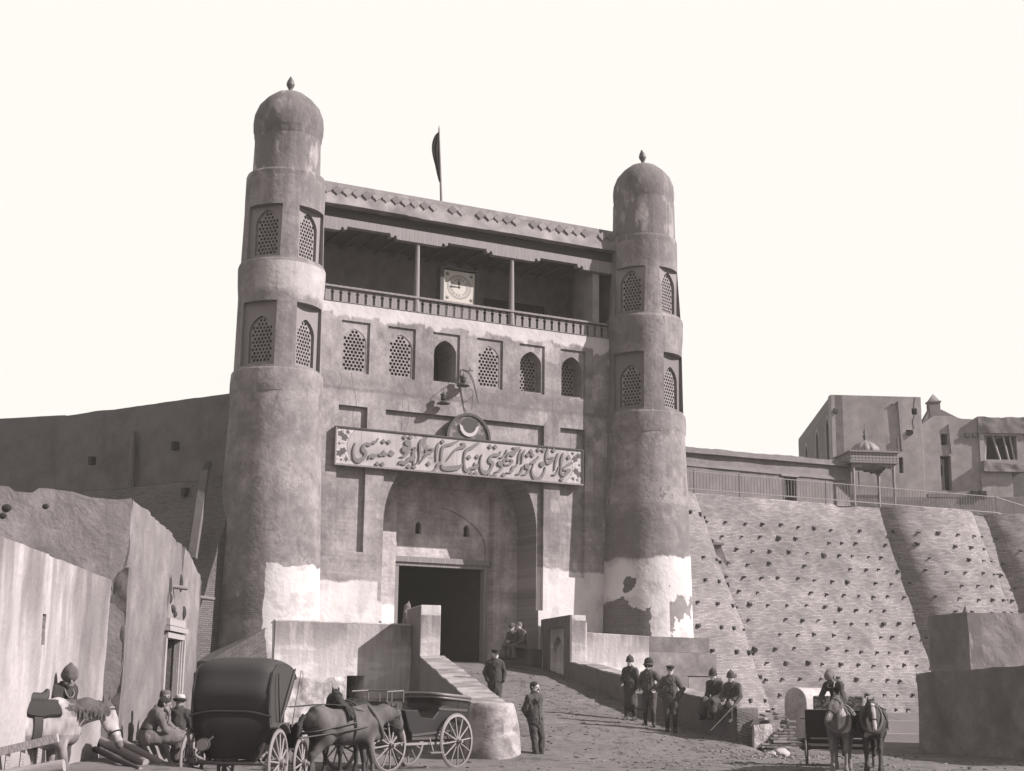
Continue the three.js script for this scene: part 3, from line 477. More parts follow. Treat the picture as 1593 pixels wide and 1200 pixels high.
{
  const W = 10.06, H = 1.39, t = thing('sign_board', 'long white board with raised dark Arabic lettering hung across the portal', 'sign', [-1.25, 9.17, 0.04]);
  const leaf = (x, y, cx, cy, s) => { const dx = x - cx, dy = y - cy, r = Math.hypot(dx, dy), a = Math.atan2(dy, dx); return r < s * (0.62 + 0.38 * Math.abs(Math.cos(a * 2.5))); };
  const face = colorTex(2048, 300, (u, v) => {
    const x = u * W, y = v * H; let g = 0.42 * (1 + (fbm(x * 1.2, y * 2, 500, 4) - 0.5) * 0.5 + (fbm(x * 12, y * 1.2, 503, 3) - 0.5) * 0.2);
    if (x > 3.0 && x < 3.9 && y > 0.5) g *= 1 - 0.45 * sstep(0.45, 0.65, fbm(x * 5, y * 5, 505, 3));
    for (const s of [0.95, 2.3, 3.62, 4.72, 5.9, 6.95, 8.1]) if (Math.abs(x - s) < 0.006) g *= 0.7;
    const dx = Math.min(x, W - x), dy = Math.min(y, H - y), left = x < W / 2;
    const edge = 0.42 + 0.33 * Math.pow(Math.abs(y - H / 2) / (H / 2), 2) - (Math.abs(y - H / 2) < 0.12 ? 0.0 : 0);
    if (dx < edge) { g = 0.5 * (0.8 + 0.4 * fbm(x * 9, y * 9, 507, 3)); const q = left ? x : W - x; for (const [a, b, s] of [[0.16, 1.16, 0.13], [0.31, 1.02, 0.14], [0.42, 1.24, 0.08], [0.14, 0.4, 0.14], [0.28, 0.52, 0.13], [0.12, 0.78, 0.06], [0.4, 0.2, 0.08], [0.2, 0.16, 0.06]]) if (leaf(q, y, a, b, s)) g = 0.09; if (noise2(x * 30, y * 30, 509) > 0.74) g *= 0.55; if (Math.abs(dx - edge) < 0.018) g = 0.12; }
    if (dy < 0.012) g *= 0.7;
    return g;
  }, 1, 1, false);
  const g = new THREE.BoxGeometry(W - 0.1, H - 0.1, 0.14); g.translate(W / 2, H / 2, 0.07);
  local(t, 'board', clean(g), mapped(face, null, 0, 0.85));
  local(t, 'frame_moulding', uvm(bar([0, H - 0.025, 0.095], [W, H - 0.025, 0.095], 0.19, 0.05)), M.woodDark);
  local(t, 'frame_moulding', uvm(bar([0, 0.03, 0.095], [W, 0.03, 0.095], 0.19, 0.06)), M.wood);
  local(t, 'frame_moulding', box(0, 0.05, 0.06, H - 0.05, 0, 0.19), M.wood); local(t, 'frame_moulding', box(W - 0.05, W, 0.06, H - 0.05, 0, 0.19), M.woodDark);
  for (let k = 0; k < 4; k++) local(t, 'bracket', box(0.6 + k * 2.9, 0.75 + k * 2.9, 0.2, H - 0.2, -0.04, 0), M.woodDark);
  const lm = flat(0.125, 0.6);
  strokes.forEach((s, i) => local(t, 'letter_stroke', ribbon(s, 0.14, 0.045 + (i % 9) * 0.0011), lm));
  const dia = clean(new THREE.ExtrudeGeometry(new THREE.Shape([[-0.085, 0], [0, -0.085], [0.085, 0], [0, 0.085]].map((p) => new THREE.Vector2(...p))), { depth: 0.045, bevelEnabled: true, bevelSize: 0.006, bevelThickness: 0.006, bevelSegments: 1 }));
  for (const [x, y] of dots) { const m = local(t, 'letter_dot', dia, lm); m.position.set(x / 100, y / 100, 0.14); }
  for (const [x, y, d] of blobs) { const m = local(t, 'letter_bowl', clean(new THREE.CylinderGeometry(d / 215, d / 215, 0.062, 20).rotateX(Math.PI / 2)), lm); m.position.set(x / 100, y / 100, 0.171); }
  // lunette with crescent
  const ex = 5.2, ey = H + 0.01, R = 0.9; const arc = (r, n = 36) => { const q = []; for (let i = 0; i <= n; i++) q.push([ex + r * Math.cos(Math.PI * i / n), ey - 0.03 + 1.08 * r * Math.sin(Math.PI * i / n)]); return q; };
  local(t, 'lunette_panel', uvm(poly(arc(R - 0.06), 0.1).translate(0, 0, 0.02)), mapped(colorTex(256, 256, (u, v) => 0.09 + 0.22 * sstep(0.5, 0.62, fbm(u * 16, v * 16, 520, 3, 16)) * 0.8, 0.5, 0.5), null));
  local(t, 'lunette_rim', uvm(poly([...arc(R), ...arc(R - 0.09).reverse()], 0.18).translate(0, 0, 0)), M.woodDark);
  const ring = (r, w) => clean(new THREE.TorusGeometry(r, w, 6, 48).translate(ex, ey + 0.42, 0.13)); local(t, 'emblem_ring', ring(0.41, 0.012), flat(0.3)); local(t, 'emblem_ring', ring(0.36, 0.012), flat(0.3));
  local(t, 'emblem_disc', clean(new THREE.CylinderGeometry(0.33, 0.33, 0.03, 40).rotateX(Math.PI / 2).translate(ex, ey + 0.44, 0.132)), flat(0.06));
  const cr = []; for (let i = 0; i <= 30; i++) { const a = Math.PI * (1.02 + 0.96 * i / 30); cr.push([ex + 0.375 * Math.cos(a), ey + 0.43 + 0.375 * Math.sin(a)]); } cr.push([ex + 0.4, ey + 0.5], [ex + 0.29, ey + 0.44]); for (let i = 28; i >= 2; i--) { const a = Math.PI * (1.02 + 0.96 * i / 30); cr.push([ex + 0.27 * Math.cos(a), ey + 0.47 + 0.285 * Math.sin(a)]); } cr.push([ex - 0.29, ey + 0.44], [ex - 0.4, ey + 0.5]);
  local(t, 'crescent', uvm(poly(cr, 0.035).translate(0, 0, 0.15)), flat(0.5));
}
{
  const t = thing('wall_clock', 'square white-faced clock with roman numerals in a dark case on the balcony', 'clock', [4.0, 15.17, -1.05]);
  const c = document.createElement('canvas'); c.width = c.height = 768; const x = c.getContext('2d');
  x.fillStyle = '#9d9590'; x.fillRect(0, 0, 768, 768); x.strokeStyle = x.fillStyle = '#241f1f';
  x.lineWidth = 10; x.beginPath(); x.arc(384, 384, 290, 0, 7); x.stroke(); x.lineWidth = 7; x.beginPath(); x.arc(384, 384, 258, 0, 7); x.stroke();
  for (let i = 0; i < 60; i++) { x.save(); x.translate(384, 384); x.rotate(i * Math.PI / 30); x.fillRect(-4, -290, 8, 32); x.restore(); }
  const R = ['XII', 'I', 'II', 'III', 'IIII', 'V', 'VI', 'VII', 'VIII', 'IX', 'X', 'XI']; x.font = 'bold 84px serif'; x.textAlign = 'center'; x.textBaseline = 'middle';
  for (let i = 0; i < 12; i++) { x.save(); x.translate(384, 384); x.rotate(i * Math.PI / 6); x.fillText(R[i], 0, -200); x.restore(); }
  for (const [a, b] of [[90, 90], [678, 90], [90, 678], [678, 678]]) for (let k = 0; k < 5; k++) { x.save(); x.translate(a, b); x.rotate(k * 1.257 + a); x.beginPath(); x.ellipse(28, 0, 26, 13, 0, 0, 7); x.fill(); x.restore(); }
  for (let i = 0; i < 12; i++) { x.fillRect(60, 60 + i * 56, 10, 22); x.fillRect(698, 60 + i * 56, 10, 22); }
  const tx = new THREE.CanvasTexture(c); tx.colorSpace = THREE.SRGBColorSpace;
  const f = new THREE.BoxGeometry(1.32, 1.24, 0.05); local(t, 'clock_face', clean(f.translate(0, 1.47, 0)), mapped(tx, null, 0, 0.6));
  local(t, 'case', join([box(-0.8, 0.8, 0, 0.83, -0.35, -0.01), box(-0.8, 0.8, 0.83, 2.2, -0.35, -0.06)]), M.woodDark);
  for (const s of [-1, 1]) local(t, 'frame_stile', box(s * 0.74 - 0.075, s * 0.74 + 0.075, 0.835, 2.13, -0.055, 0.07), M.woodDark);
  local(t, 'frame_rail', box(-0.82, 0.82, 2.135, 2.24, -0.055, 0.1), M.woodDark); local(t, 'frame_rail', box(-0.66, 0.66, 0.76, 0.845, -0.005, 0.07), M.woodDark);
  const hand = (L, w, a, z, ringAt) => { const g = [box(-w / 2, w / 2, -0.06, L, 0, 0.008)]; if (ringAt) g.push(clean(new THREE.TorusGeometry(0.05, 0.013, 6, 20).translate(0, ringAt, 0.004))); else g.push(clean(new THREE.CylinderGeometry(0.028, 0.028, 0.009, 14).rotateX(Math.PI / 2).translate(0, L * 0.5, 0.004))); return join(g).rotateZ(-a).translate(0, 1.47, z); };
  local(t, 'hour_hand', hand(0.3, 0.03, -0.09, 0.03, 0.17), M.black); local(t, 'minute_hand', hand(0.4, 0.022, -Math.PI / 2, 0.042), M.black);
}
{
  const t = thing('flag_pole', 'wooden flagpole with dark furled flag on the gatehouse roof', 'flagpole', [2.95, 19.4, -0.5]);
  local(t, 'pole', rod([0, 0, 0], [-0.19, 3.25, 0], 0.055, 0.03, 8), M.wood); local(t, 'finial', rod([-0.19, 3.25, 0], [-0.195, 3.42, 0], 0.035, 0.008, 8), flat(0.3));
  const g = new THREE.PlaneGeometry(1, 1, 14, 24); const p = g.attributes.position; const back = [];
  for (let i = 0; i < p.count; i++) { const u = p.getX(i) + 0.5, v = p.getY(i) + 0.5; const w = 0.3 * Math.sin(Math.PI * Math.pow(1 - v, 0.75) * 0.97) + 0.02; p.setXYZ(i, -0.19 + 0.13 * (1 - v) - u * w, 1.15 + v * 2.0, 0.06 * Math.sin(u * 14 + v * 3) * (0.4 + u)); }
  g.computeVertexNormals(); const b = g.clone(); b.translate(0, 0, -0.012); const bi = b.index.array; for (let i = 0; i < bi.length; i += 3) { const q = bi[i]; bi[i] = bi[i + 1]; bi[i + 1] = q; } b.computeVertexNormals();
  local(t, 'flag', join([g, b]), flat(0.04, 0.95));
}
function pendantLamp(name, label, x, y, z) {
  const t = thing(name, label, 'lamp', [x, y, z], 0, undefined);
  local(t, 'shade', clean(new THREE.LatheGeometry([[0.02, 0.12], [0.06, 0.1], [0.24, 0.0], [0.25, -0.02], [0.2, 0.0], [0.04, 0.07]].map((p) => new THREE.Vector2(...p)), 24)), flat(0.05, 0.5));
  local(t, 'lamp_body', clean(new THREE.LatheGeometry([[0, 0.42], [0.03, 0.42], [0.04, 0.38], [0.11, 0.34], [0.12, 0.3], [0.09, 0.28], [0.1, 0.12], [0, 0.12]].map((p) => new THREE.Vector2(...p)), 16)), flat(0.05, 0.5));
  return t;
}
{
  const a = pendantLamp('arc_lamp', 'dark enamel arc lamp hanging free below the open window', 2.83, 11.75, 0.32); local(a, 'hook', tube([[0, 0.42, 0], [0.0, 0.5, 0], [0.05, 0.56, -0.05], [0.3, 0.75, -0.3]], 0.012), M.iron);
  const b = pendantLamp('arc_lamp', 'dark enamel arc lamp beside the sill under the lattice bracket', 3.62, 12.5, 0.3); local(b, 'hook', tube([[0, 0.42, 0], [0.02, 0.5, 0], [0.05, 0.55, -0.05]], 0.012), M.iron);
  const t = thing('lamp_bracket', 'bent iron lattice bracket with loose wires between the upper windows', 'bracket', [3.6, 12.6, 0.05]);
  const A = [[0, 0.55, 0], [0.2, 0.45, 0.15], [0.36, 0.2, 0.25], [0.52, -0.3, 0.28], [0.65, -0.72, 0.3]], B = A.map(([x, y, z], i) => [x + 0.1 * (1 - i / 4), y + 0.02, z]);
  local(t, 'stay', tube(A, 0.014), M.iron); local(t, 'stay', tube(B, 0.014), M.iron);
  for (let i = 0; i < 8; i++) { const u = i / 8, c = new THREE.CatmullRomCurve3(A.map((p) => V3(...p))), d = new THREE.CatmullRomCurve3(B.map((p) => V3(...p))); local(t, 'lacing', rod(c.getPoint(u), d.getPoint(u + 0.09), 0.008, 0.008, 5), M.iron); }
  local(t, 'insulator', join([rod([0.32, 0.5, 0.2], [0.32, 0.62, 0.2], 0.03, 0.02), rod([0.24, 0.5, 0.2], [0.44, 0.52, 0.2], 0.025)]), M.iron);
  local(t, 'wire', tube([[0.1, 0.2, 0.1], [0.25, 0.02, 0.18], [0.12, -0.1, 0.2], [0.2, -0.28, 0.2], [0.42, -0.2, 0.22], [0.45, -0.5, 0.2], [0.47, -0.95, 0.06]], 0.008, 50), M.iron);
  local(t, 'wire', tube([[-0.25, -0.1, 0.1], [-0.22, -0.35, 0.1], [-0.32, -0.6, 0.06], [-0.6, -0.7, 0.04]], 0.007, 30), M.iron); local(t, 'wire', tube([[0.5, -0.4, 0.2], [0.3, -0.6, 0.15], [0.05, -0.75, 0.04]], 0.007, 30), M.iron);
}

// ---------------------------------------------------------------- terraces, side walls and ramp parapets
M.plasterShaded = mapped(colorTex(512, 512, plasterFn(0.165, 1.1, 577), 0.25, 0.25), rep(bumpFine, 0.5, 0.5), 0.02);  // plaster darkened in its colour to stand for shade on left-facing sides
function planWall(a, b, shapePts, holes, thick, bevel = 0.012) {
  const A = new THREE.Vector2(...a), d = new THREE.Vector2(b[0] - a[0], b[1] - a[1]).normalize();
  const g = uvm(poly(shapePts, thick, holes, bevel)); g.translate(0, 0, -thick);
  const m = new THREE.Matrix4().makeBasis(V3(d.x, 0, d.y), V3(0, 1, 0), V3(-d.y, 0, d.x)); m.setPosition(A.x, 0, A.y); g.applyMatrix4(m); return g;
}
const uvShift = (g, du, dv) => { const uv = g.attributes.uv; for (let i = 0; i < uv.count; i++) uv.setXY(i, uv.getX(i) + du, uv.getY(i) + dv); return g; };
{
  const t = thing('terrace', 'streaked limewashed terrace block in front of the left tower', 'terrace', [-1.3, 0, 1.2]);
  part(t, 'retaining_wall', uvShift(planWall([-3.75, 2.12], [1.02, 2.12], [[0, -0.6], [2.5, -0.6], [2.5, 1.92], [3.15, 1.92], [3.15, -0.6], [4.77, -0.6], [4.77, 3.6], [0, 3.6]], [], 1.85), 0, -1.2), M.streaky);
  part(t, 'coping', box(-3.77, 1.02, 3.615, 3.66, 0.25, 2.14), M.streaky);
  part(t, 'crumbling_footing', wallSlab([-3.9, 2.3], [-1.3, 2.26], -0.4, (u) => 1.78 + 0.12 * fbm(u * 5, 1, 540, 3), 0.3, { rough: 0.16, cell: 0.1, seed: 541 }), mapped(colorTex(512, 512, plasterFn(0.46, 1.6, 545), 0.5, 0.5), rep(bumpFine, 0.8, 0.8), 0.015));
  part(t, 'dark_recess', box(-1.25, -0.58, -0.5, 1.92, 0.6, 0.7), M.black);
  part(t, 'tower_footing', wallSlab([-5.9, 2.2], [-3.77, 2.05], -0.3, (u) => 2.3 + 1.25 * u, 1.6, { rough: 0.1, cell: 0.12, seed: 551 }), M.brickDark);
  const r = thing('terrace', 'low limewashed terrace block in front of the right tower', 'terrace', [9, 0.5, 1.2]);
  part(r, 'retaining_wall', uvShift(planWall([7.0, 2.56], [10.2, 2.56], [[0, 0], [3.2, 0], [3.2, 3.48], [0, 3.55]], [], 2.3), 1.6, -1.2), M.streaky);
  M.stoneW = weathered(M.stone); const base = thing('tower_plinth', 'stepped stone blocks under the right gate tower', 'plinth', [11.8, 0.3, 1.2]);
  const q = (x0, x1, y0, y1, z0, z1, s) => part(base, 'stone_block', weather(wallSlab([x0, z1], [x1, z1], y0, y1, z1 - z0, { rough: 0.05, cell: 0.12, seed: s }), s, 0.6, 1.1), M.stoneW);
  q(10.0, 13.1, 2.95, 3.5, -1.2, 2.2, 560); q(10.0, 13.35, 2.1, 2.94, -1.2, 2.3, 561); q(10.0, 12.0, 0.3, 2.09, -1.0, 2.42, 562); q(12.02, 13.5, 0.3, 2.06, -1.0, 2.4, 563);
}
{
  // right side wall: niche frame, arched passage, tall front end
  const t = thing('side_wall', 'tall whitewashed side wall right of the portal, pierced by a pointed opening', 'wall', [6.9, 1.3, 1.9]);
  const a = [7.05, 0.17], b = [6.32, 3.62], L = Math.hypot(0.73, 3.45); const out = [[0, 0.9], [L, 0.9], [L, 4.08], [0, 4.06]];
  const dx = (b[0] - a[0]) / L, dz = (b[1] - a[1]) / L, nx = -dz, nz = dx;
  const arch = pointed(1.25, 2.6, 1.62, 2.75, 3.42, 8), frame = rect(1.02, 2.83, 1.62, 3.7);
  part(t, 'face', planWall(a, b, out, [frame], 0.05, 0.006), M.plasterShaded);  // thin dark layer: shade painted over the left side of the wall
  part(t, 'core', uvShift(planWall([a[0] - nx * 0.065, a[1] - nz * 0.065], [b[0] - nx * 0.065, b[1] - nz * 0.065], out, [arch], 0.5, 0.006), 0, -1.5), M.streaky);
  part(t, 'stepped_end', box(6.95, 7.12, 1.3, 3.86, 2.13, 3.4), M.streaky);
  const t2 = thing('side_wall', 'tall whitewashed side wall left of the portal, ending in a square pier', 'wall', [1.2, 1.3, 1.9]);
  const a2 = [1.5, 0.17], b2 = [0.77, 3.5], L2 = Math.hypot(0.73, 3.33); const d2x = (b2[0] - a2[0]) / L2, d2z = (b2[1] - a2[1]) / L2;
  part(t2, 'face', planWall([a2[0] - d2z * 0.03, a2[1] + d2x * 0.03], [b2[0] - d2z * 0.03, b2[1] + d2x * 0.03], [[0, -0.3], [L2, -0.3], [L2, 4.2], [1.05, 4.18], [1.05, 3.58], [0, 3.58]], [pointed(0.95, 1.95, 1.4, 2.6, 3.25, 8)], 0.025, 0.003), M.plasterShaded);  // dark sheet over the pier side, shade put into its colour
  part(t2, 'pier', uvShift(planWall(a2, b2, [[0, -0.3], [L2, -0.3], [L2, 4.22], [1.05, 4.2], [1.05, 3.6], [0, 3.6]], [pointed(0.95, 1.95, 1.4, 2.6, 3.25, 8)], 0.64, 0.012), 0.7, -1.5), M.streaky);
}
function parapet(name, label, a, b, y0, y1, th, seed, mat) {
  const t = thing(name, label, 'parapet', [b[0], 0, b[1]]);
  part(t, 'wall', wallSlab(a, b, -0.6, (u) => mix(y0, y1, u) - 0.05, th, { rough: 0.03, cell: 0.18, seed }), M.plasterShaded);  // sides darkened for shade, against the brighter top
  const o = 0.02, L = Math.hypot(b[0] - a[0], b[1] - a[1]), nx = -(b[1] - a[1]) / L * o, nz = (b[0] - a[0]) / L * o;
  part(t, 'limewashed_lit_top', wallSlab([a[0] + nx, a[1] + nz], [b[0] + nx, b[1] + nz], (u) => mix(y0, y1, u) - 0.045, (u) => mix(y0, y1, u) + (fbm(u * 40, 1, seed, 3) - 0.5) * 0.05, th + 0.04, { rough: 0.035, cell: 0.1, seed: seed + 3 }), mat); return t;  // thin slab added to keep the lit tone of the limewashed top
}
M.parapet = mapped(colorTex(512, 512, (u, v) => mix(plasterFn(0.4, 0.9, 570)(u, v), 0.18, sstep(0.5, 0.75, fbm(u * 8, v * 5, 575, 4)) * 0.7), 0.25, 0.25), rep(bumpFine, 0.5, 0.5), 0.03);
{
  const l = parapet('ramp_parapet', 'sloping whitewashed parapet on the left of the ramp, ending in a round bollard', [0.78, 3.45], [-3.75, 16.9], 2.6, 1.24, 0.78, 580, M.parapet);
  const cap = new THREE.LatheGeometry([[0, -0.4], [0.66, -0.4], [0.64, 0.2], [0.6, 0.7], [0.54, 1.12], [0.5, 1.22], [0.42, 1.25], [0, 1.25]].map((p) => new THREE.Vector2(...p)), 48, 0, Math.PI * 2); const rows = 9;
  { const p = cap.attributes.position; for (let i = 0; i < p.count; i++) { const a = Math.atan2(p.getZ(i), p.getX(i)), w = 1 + (fbm(Math.cos(a) * 1.5 + 4, Math.sin(a) * 1.5 + p.getY(i) + 4, 585, 3) - 0.5) * 0.14; p.setX(i, p.getX(i) * w); p.setZ(i, p.getZ(i) * w); } cap.computeVertexNormals(); const uv = cap.attributes.uv; for (let i = 0; i < uv.count; i++) uv.setXY(i, uv.getX(i) * 4, p.getY(i)); }
  part(l, 'round_end', clean(cap).translate(-3.42, 0, 17.25), mapped(colorTex(512, 512, (u, v) => { let g = plasterFn(0.42, 1.2, 590)(u, v); g = mix(g, 0.2, sstep(0.5, 0.7, fbm(u * 10, v * 6, 595, 4)) * 0.75); return g; }, 0.25, 0.5), rep(bumpFine, 0.5, 1), 0.012));
  const r = parapet('ramp_parapet', 'sloping parapet on the right of the ramp, its end broken to bare brick', [6.33, 3.62], [4.2, 16.2], 2.52, 1.18, 0.6, 600, M.parapet);
  // broken end: leaning plaster lump over coursed brick, bricks one by one
  part(r, 'broken_end', wallSlab([4.15, 16.25], [5.05, 16.6], -0.3, (u) => 1.05 - 0.35 * u + 0.1 * fbm(u * 9, 2, 604, 3), 0.75, { rough: 0.09, cell: 0.08, seed: 605 }), M.brickDark);
  part(r, 'plaster_slab', wallSlab([4.42, 16.58], [5.2, 16.86], (u) => 0.1 + 0.5 * u, (u) => 0.72 + 0.08 * u - 0.35 * Math.pow(Math.max(0, u - 0.7) / 0.3, 2), 0.22, { rough: 0.13, cell: 0.06, seed: 607 }), mapped(colorTex(256, 256, plasterFn(0.47, 1, 609), 0.6, 0.6), rep(bumpFine, 1, 1), 0.04));
  const rr = rng(61), bg = [0, 1, 2].map((k) => new RoundedBoxGeometry(0.24 - k * 0.03, 0.055, 0.13, 1, 0.01)), bm = [flat(0.2), flat(0.27), flat(0.15), flat(0.33)];
  for (let row = 0; row < 12; row++) for (let k = 0; k < 5; k++) {
    const u = (k + (row & 1) * 0.5 + (rr() - 0.5) * 0.2) / 5, y = 0.03 + row * 0.072; if (u > 1.02 || (y > 0.75 - 0.4 * (1 - u) && rr() < 0.8) && row > 8 || y > 0.25 + 0.75 * u) continue;
    const m = local(r, 'brick', bg[(k + row) % 3], bm[Math.floor(rr() * 4)]); const x = mix(4.62, 5.45, u), z = mix(16.72, 16.92, u) + (rr() - 0.5) * 0.07;
    m.position.set(x - 4.2, y + (rr() - 0.5) * 0.01, z - 16.2); m.rotation.y = -0.24 + (rr() - 0.5) * 0.3; m.rotation.z = (rr() - 0.5) * 0.06;
  }
  for (let k = 0; k < 14; k++) { const m = local(r, 'brick', bg[k % 3], bm[k % 4]); m.position.set(0.3 + rr() * 1.1, 0.72 + rr() * 0.4 - 0.25 * (k / 14), 0.1 + rr() * 0.4); m.rotation.set((rr() - 0.5) * 0.3, rr() * 3, (rr() - 0.5) * 0.3); }
}
// fallen bricks and plaster lumps at the broken end
{
  const rr = rng(77); const bg = new RoundedBoxGeometry(0.22, 0.06, 0.12, 1, 0.012);
  const lump = (s) => { const g = new THREE.IcosahedronGeometry(1, 2); const p = g.attributes.position; for (let i = 0; i < p.count; i++) { const k = 0.75 + 0.5 * noise3(p.getX(i) * 1.6 + 5, p.getY(i) * 1.6 + 5, p.getZ(i) * 1.6 + 5, s); p.setXYZ(i, p.getX(i) * k, p.getY(i) * k * 0.6, p.getZ(i) * k); } g.computeVertexNormals(); return clean(g); };
  const mats = [flat(0.45), flat(0.3), flat(0.22)];
  const geo = []; for (let i = 0; i < 260; i++) { const g = i % 5 ? lump(i).scale(...[0, 0, 0].map(() => 0.012 + 0.05 * rr() * rr())) : clean(bg.clone()).rotateY(rr() * 6).scale(0.5, 0.6, 0.5); const x = 2.2 + rr() * 4.2, z = 17.2 + rr() * 1.9; g.translate(x, groundBumpy(x, z) + 0.01, z); geo.push(g); }
  const m = shade(new THREE.Mesh(join(geo), mats[1])); m.name = 'brick_rubble'; m.userData = { kind: 'stuff', label: 'scattered brick rubble and plaster crumbs below the broken parapet end', category: 'rubble' }; scene.add(m);
  const big = (x, z, s, label, k, mat) => { const t = thing('fallen_block', label, 'rubble', [x, groundBumpy(x, z) + s * 0.25, z], k); local(t, 'lump', lump(k + 300).scale(s, s * 0.9, s * 0.8), mat); };
  big(4.55, 17.55, 0.24, 'pale triangular plaster block leaning below the broken parapet end', 1, mats[0]); big(4.05, 17.8, 0.13, 'small white plaster lump left of the fallen pale block', 2, mats[0]); big(4.95, 17.4, 0.12, 'grey lump at the foot of the brickwork', 4, mats[2]);
}
// worn kerb stones across the ramp
for (const [x0, x1, z] of [[-0.9, 4.5, 8.4], [-1.6, 2.0, 12.9], [-2.0, -0.2, 15.55]]) structure('ramp_kerb', slab(40, 1, (u, v) => V3(mix(x0, x1, u), rampY(z) - 0.15 + v * (0.2 + 0.02 * fbm(u * 20, z, 640, 2)), z + 0.03 * fbm(u * 9, z, 641, 3)), (u, v) => V3(mix(x0, x1, u), rampY(z) - 0.15 + v * 0.2, z - 0.12), x1 - x0, 0.3), M.stone);
// ---------------------------------------------------------------- citadel walls
const beamGeo = [0, 1, 2].map((k) => { const g = new THREE.CylinderGeometry(0.075 + 0.015 * k, 0.095 + 0.015 * k, 0.22, 9, 2); const p = g.attributes.position; for (let i = 0; i < p.count; i++) { const w = 1 + (h3(i, k, 3) - 0.5) * 0.35; p.setX(i, p.getX(i) * w); p.setZ(i, p.getZ(i) * w); } g.rotateX(Math.PI / 2); g.computeVertexNormals(); return clean(g); });
const beamMat = [flat(0.05, 0.95), flat(0.07, 0.95), flat(0.04, 0.95)];
{
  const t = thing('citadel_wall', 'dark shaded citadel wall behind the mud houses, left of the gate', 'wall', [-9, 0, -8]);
  part(t, 'upper_wall', wallSlab([-9.3, -8.7], [-4.6, 0.1], 8.3, (u) => 11.42 + 0.05 * fbm(u * 12, 1, 700, 3) + 0.08 * (1 - u), 1.2, { rough: 0.07, cell: 0.3, seed: 701 }), M.plasterDark);  // albedo lowered here and on the revetment to deepen the shade
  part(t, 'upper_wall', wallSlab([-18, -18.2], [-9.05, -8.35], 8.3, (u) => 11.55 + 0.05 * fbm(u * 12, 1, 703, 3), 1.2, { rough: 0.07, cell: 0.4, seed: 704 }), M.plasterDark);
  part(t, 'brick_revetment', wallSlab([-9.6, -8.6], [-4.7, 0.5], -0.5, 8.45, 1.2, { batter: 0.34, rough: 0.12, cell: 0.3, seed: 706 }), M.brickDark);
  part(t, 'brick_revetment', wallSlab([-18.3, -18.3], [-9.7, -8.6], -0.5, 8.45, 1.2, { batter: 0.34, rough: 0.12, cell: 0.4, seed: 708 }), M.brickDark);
  for (const [x, y, z] of [[-8.25, 9.55, -6.1], [-6.15, 9.75, -2.35], [-5.9, 8.05, -1.6]]) { const m = local(t, 'putlog_hole', box(-0.09, 0.09, -0.15, 0.15, -0.2, 0.02), M.dark); m.position.set(x + 9 - 0.18, y, z + 8 + 0.1); m.rotation.y = -1.08; }
  local(t, 'buttress_rib', rod([-7.25 + 9, 8.3, -4.35 + 8], [-7.25 + 9, 10.5, -4.45 + 8], 0.13, 0.1, 8), M.plasterDark);
  const p = thing('drain_trough', 'pale wooden drain trough leaning down the shaded wall beside the left tower', 'drain', [-6.2, 5.9, 0.5]);
  part(p, 'trough', bar([-6.22, 5.6, 0.75], [-5.8, 8.6, 0.15], 0.26, 0.18), M.plasterDark); part(p, 'trough_head', bar([-5.82, 8.55, 0.2], [-5.55, 8.95, -0.4], 0.2, 0.14), M.woodDark);
}
M.brickW = weathered(M.brick);
const bulge = (x) => { let b = 0; for (const [c, w, p] of [[20.2, 4.4, 0.45], [29.9, 2.75, 1.75], [36.6, 2.9, 1.75], [43.4, 2.9, 1.6]]) { const q = (x - c) / w; if (Math.abs(q) < 1) b = Math.max(b, p * Math.pow(1 - Math.pow(Math.abs(q), 2.2), 0.62)); } return b; };
const wallTop = (x) => 9.86 + 0.012 * (x - 16) + (fbm(x * 0.9, 1, 710, 3) - 0.5) * 0.1;
const wallP = (x, v) => { const y = mix(-0.3, wallTop(x), v); const z = -4 + 4.35 * (1 - v) + bulge(x) * mix(1.1, 0.75, v) + (fbm(x * 0.8, y * 0.8, 712, 4) - 0.5) * 0.22 + (fbm(x * 3, y * 3, 714, 2) - 0.5) * 0.06; return V3(x + 0.0 * v, y, z); };
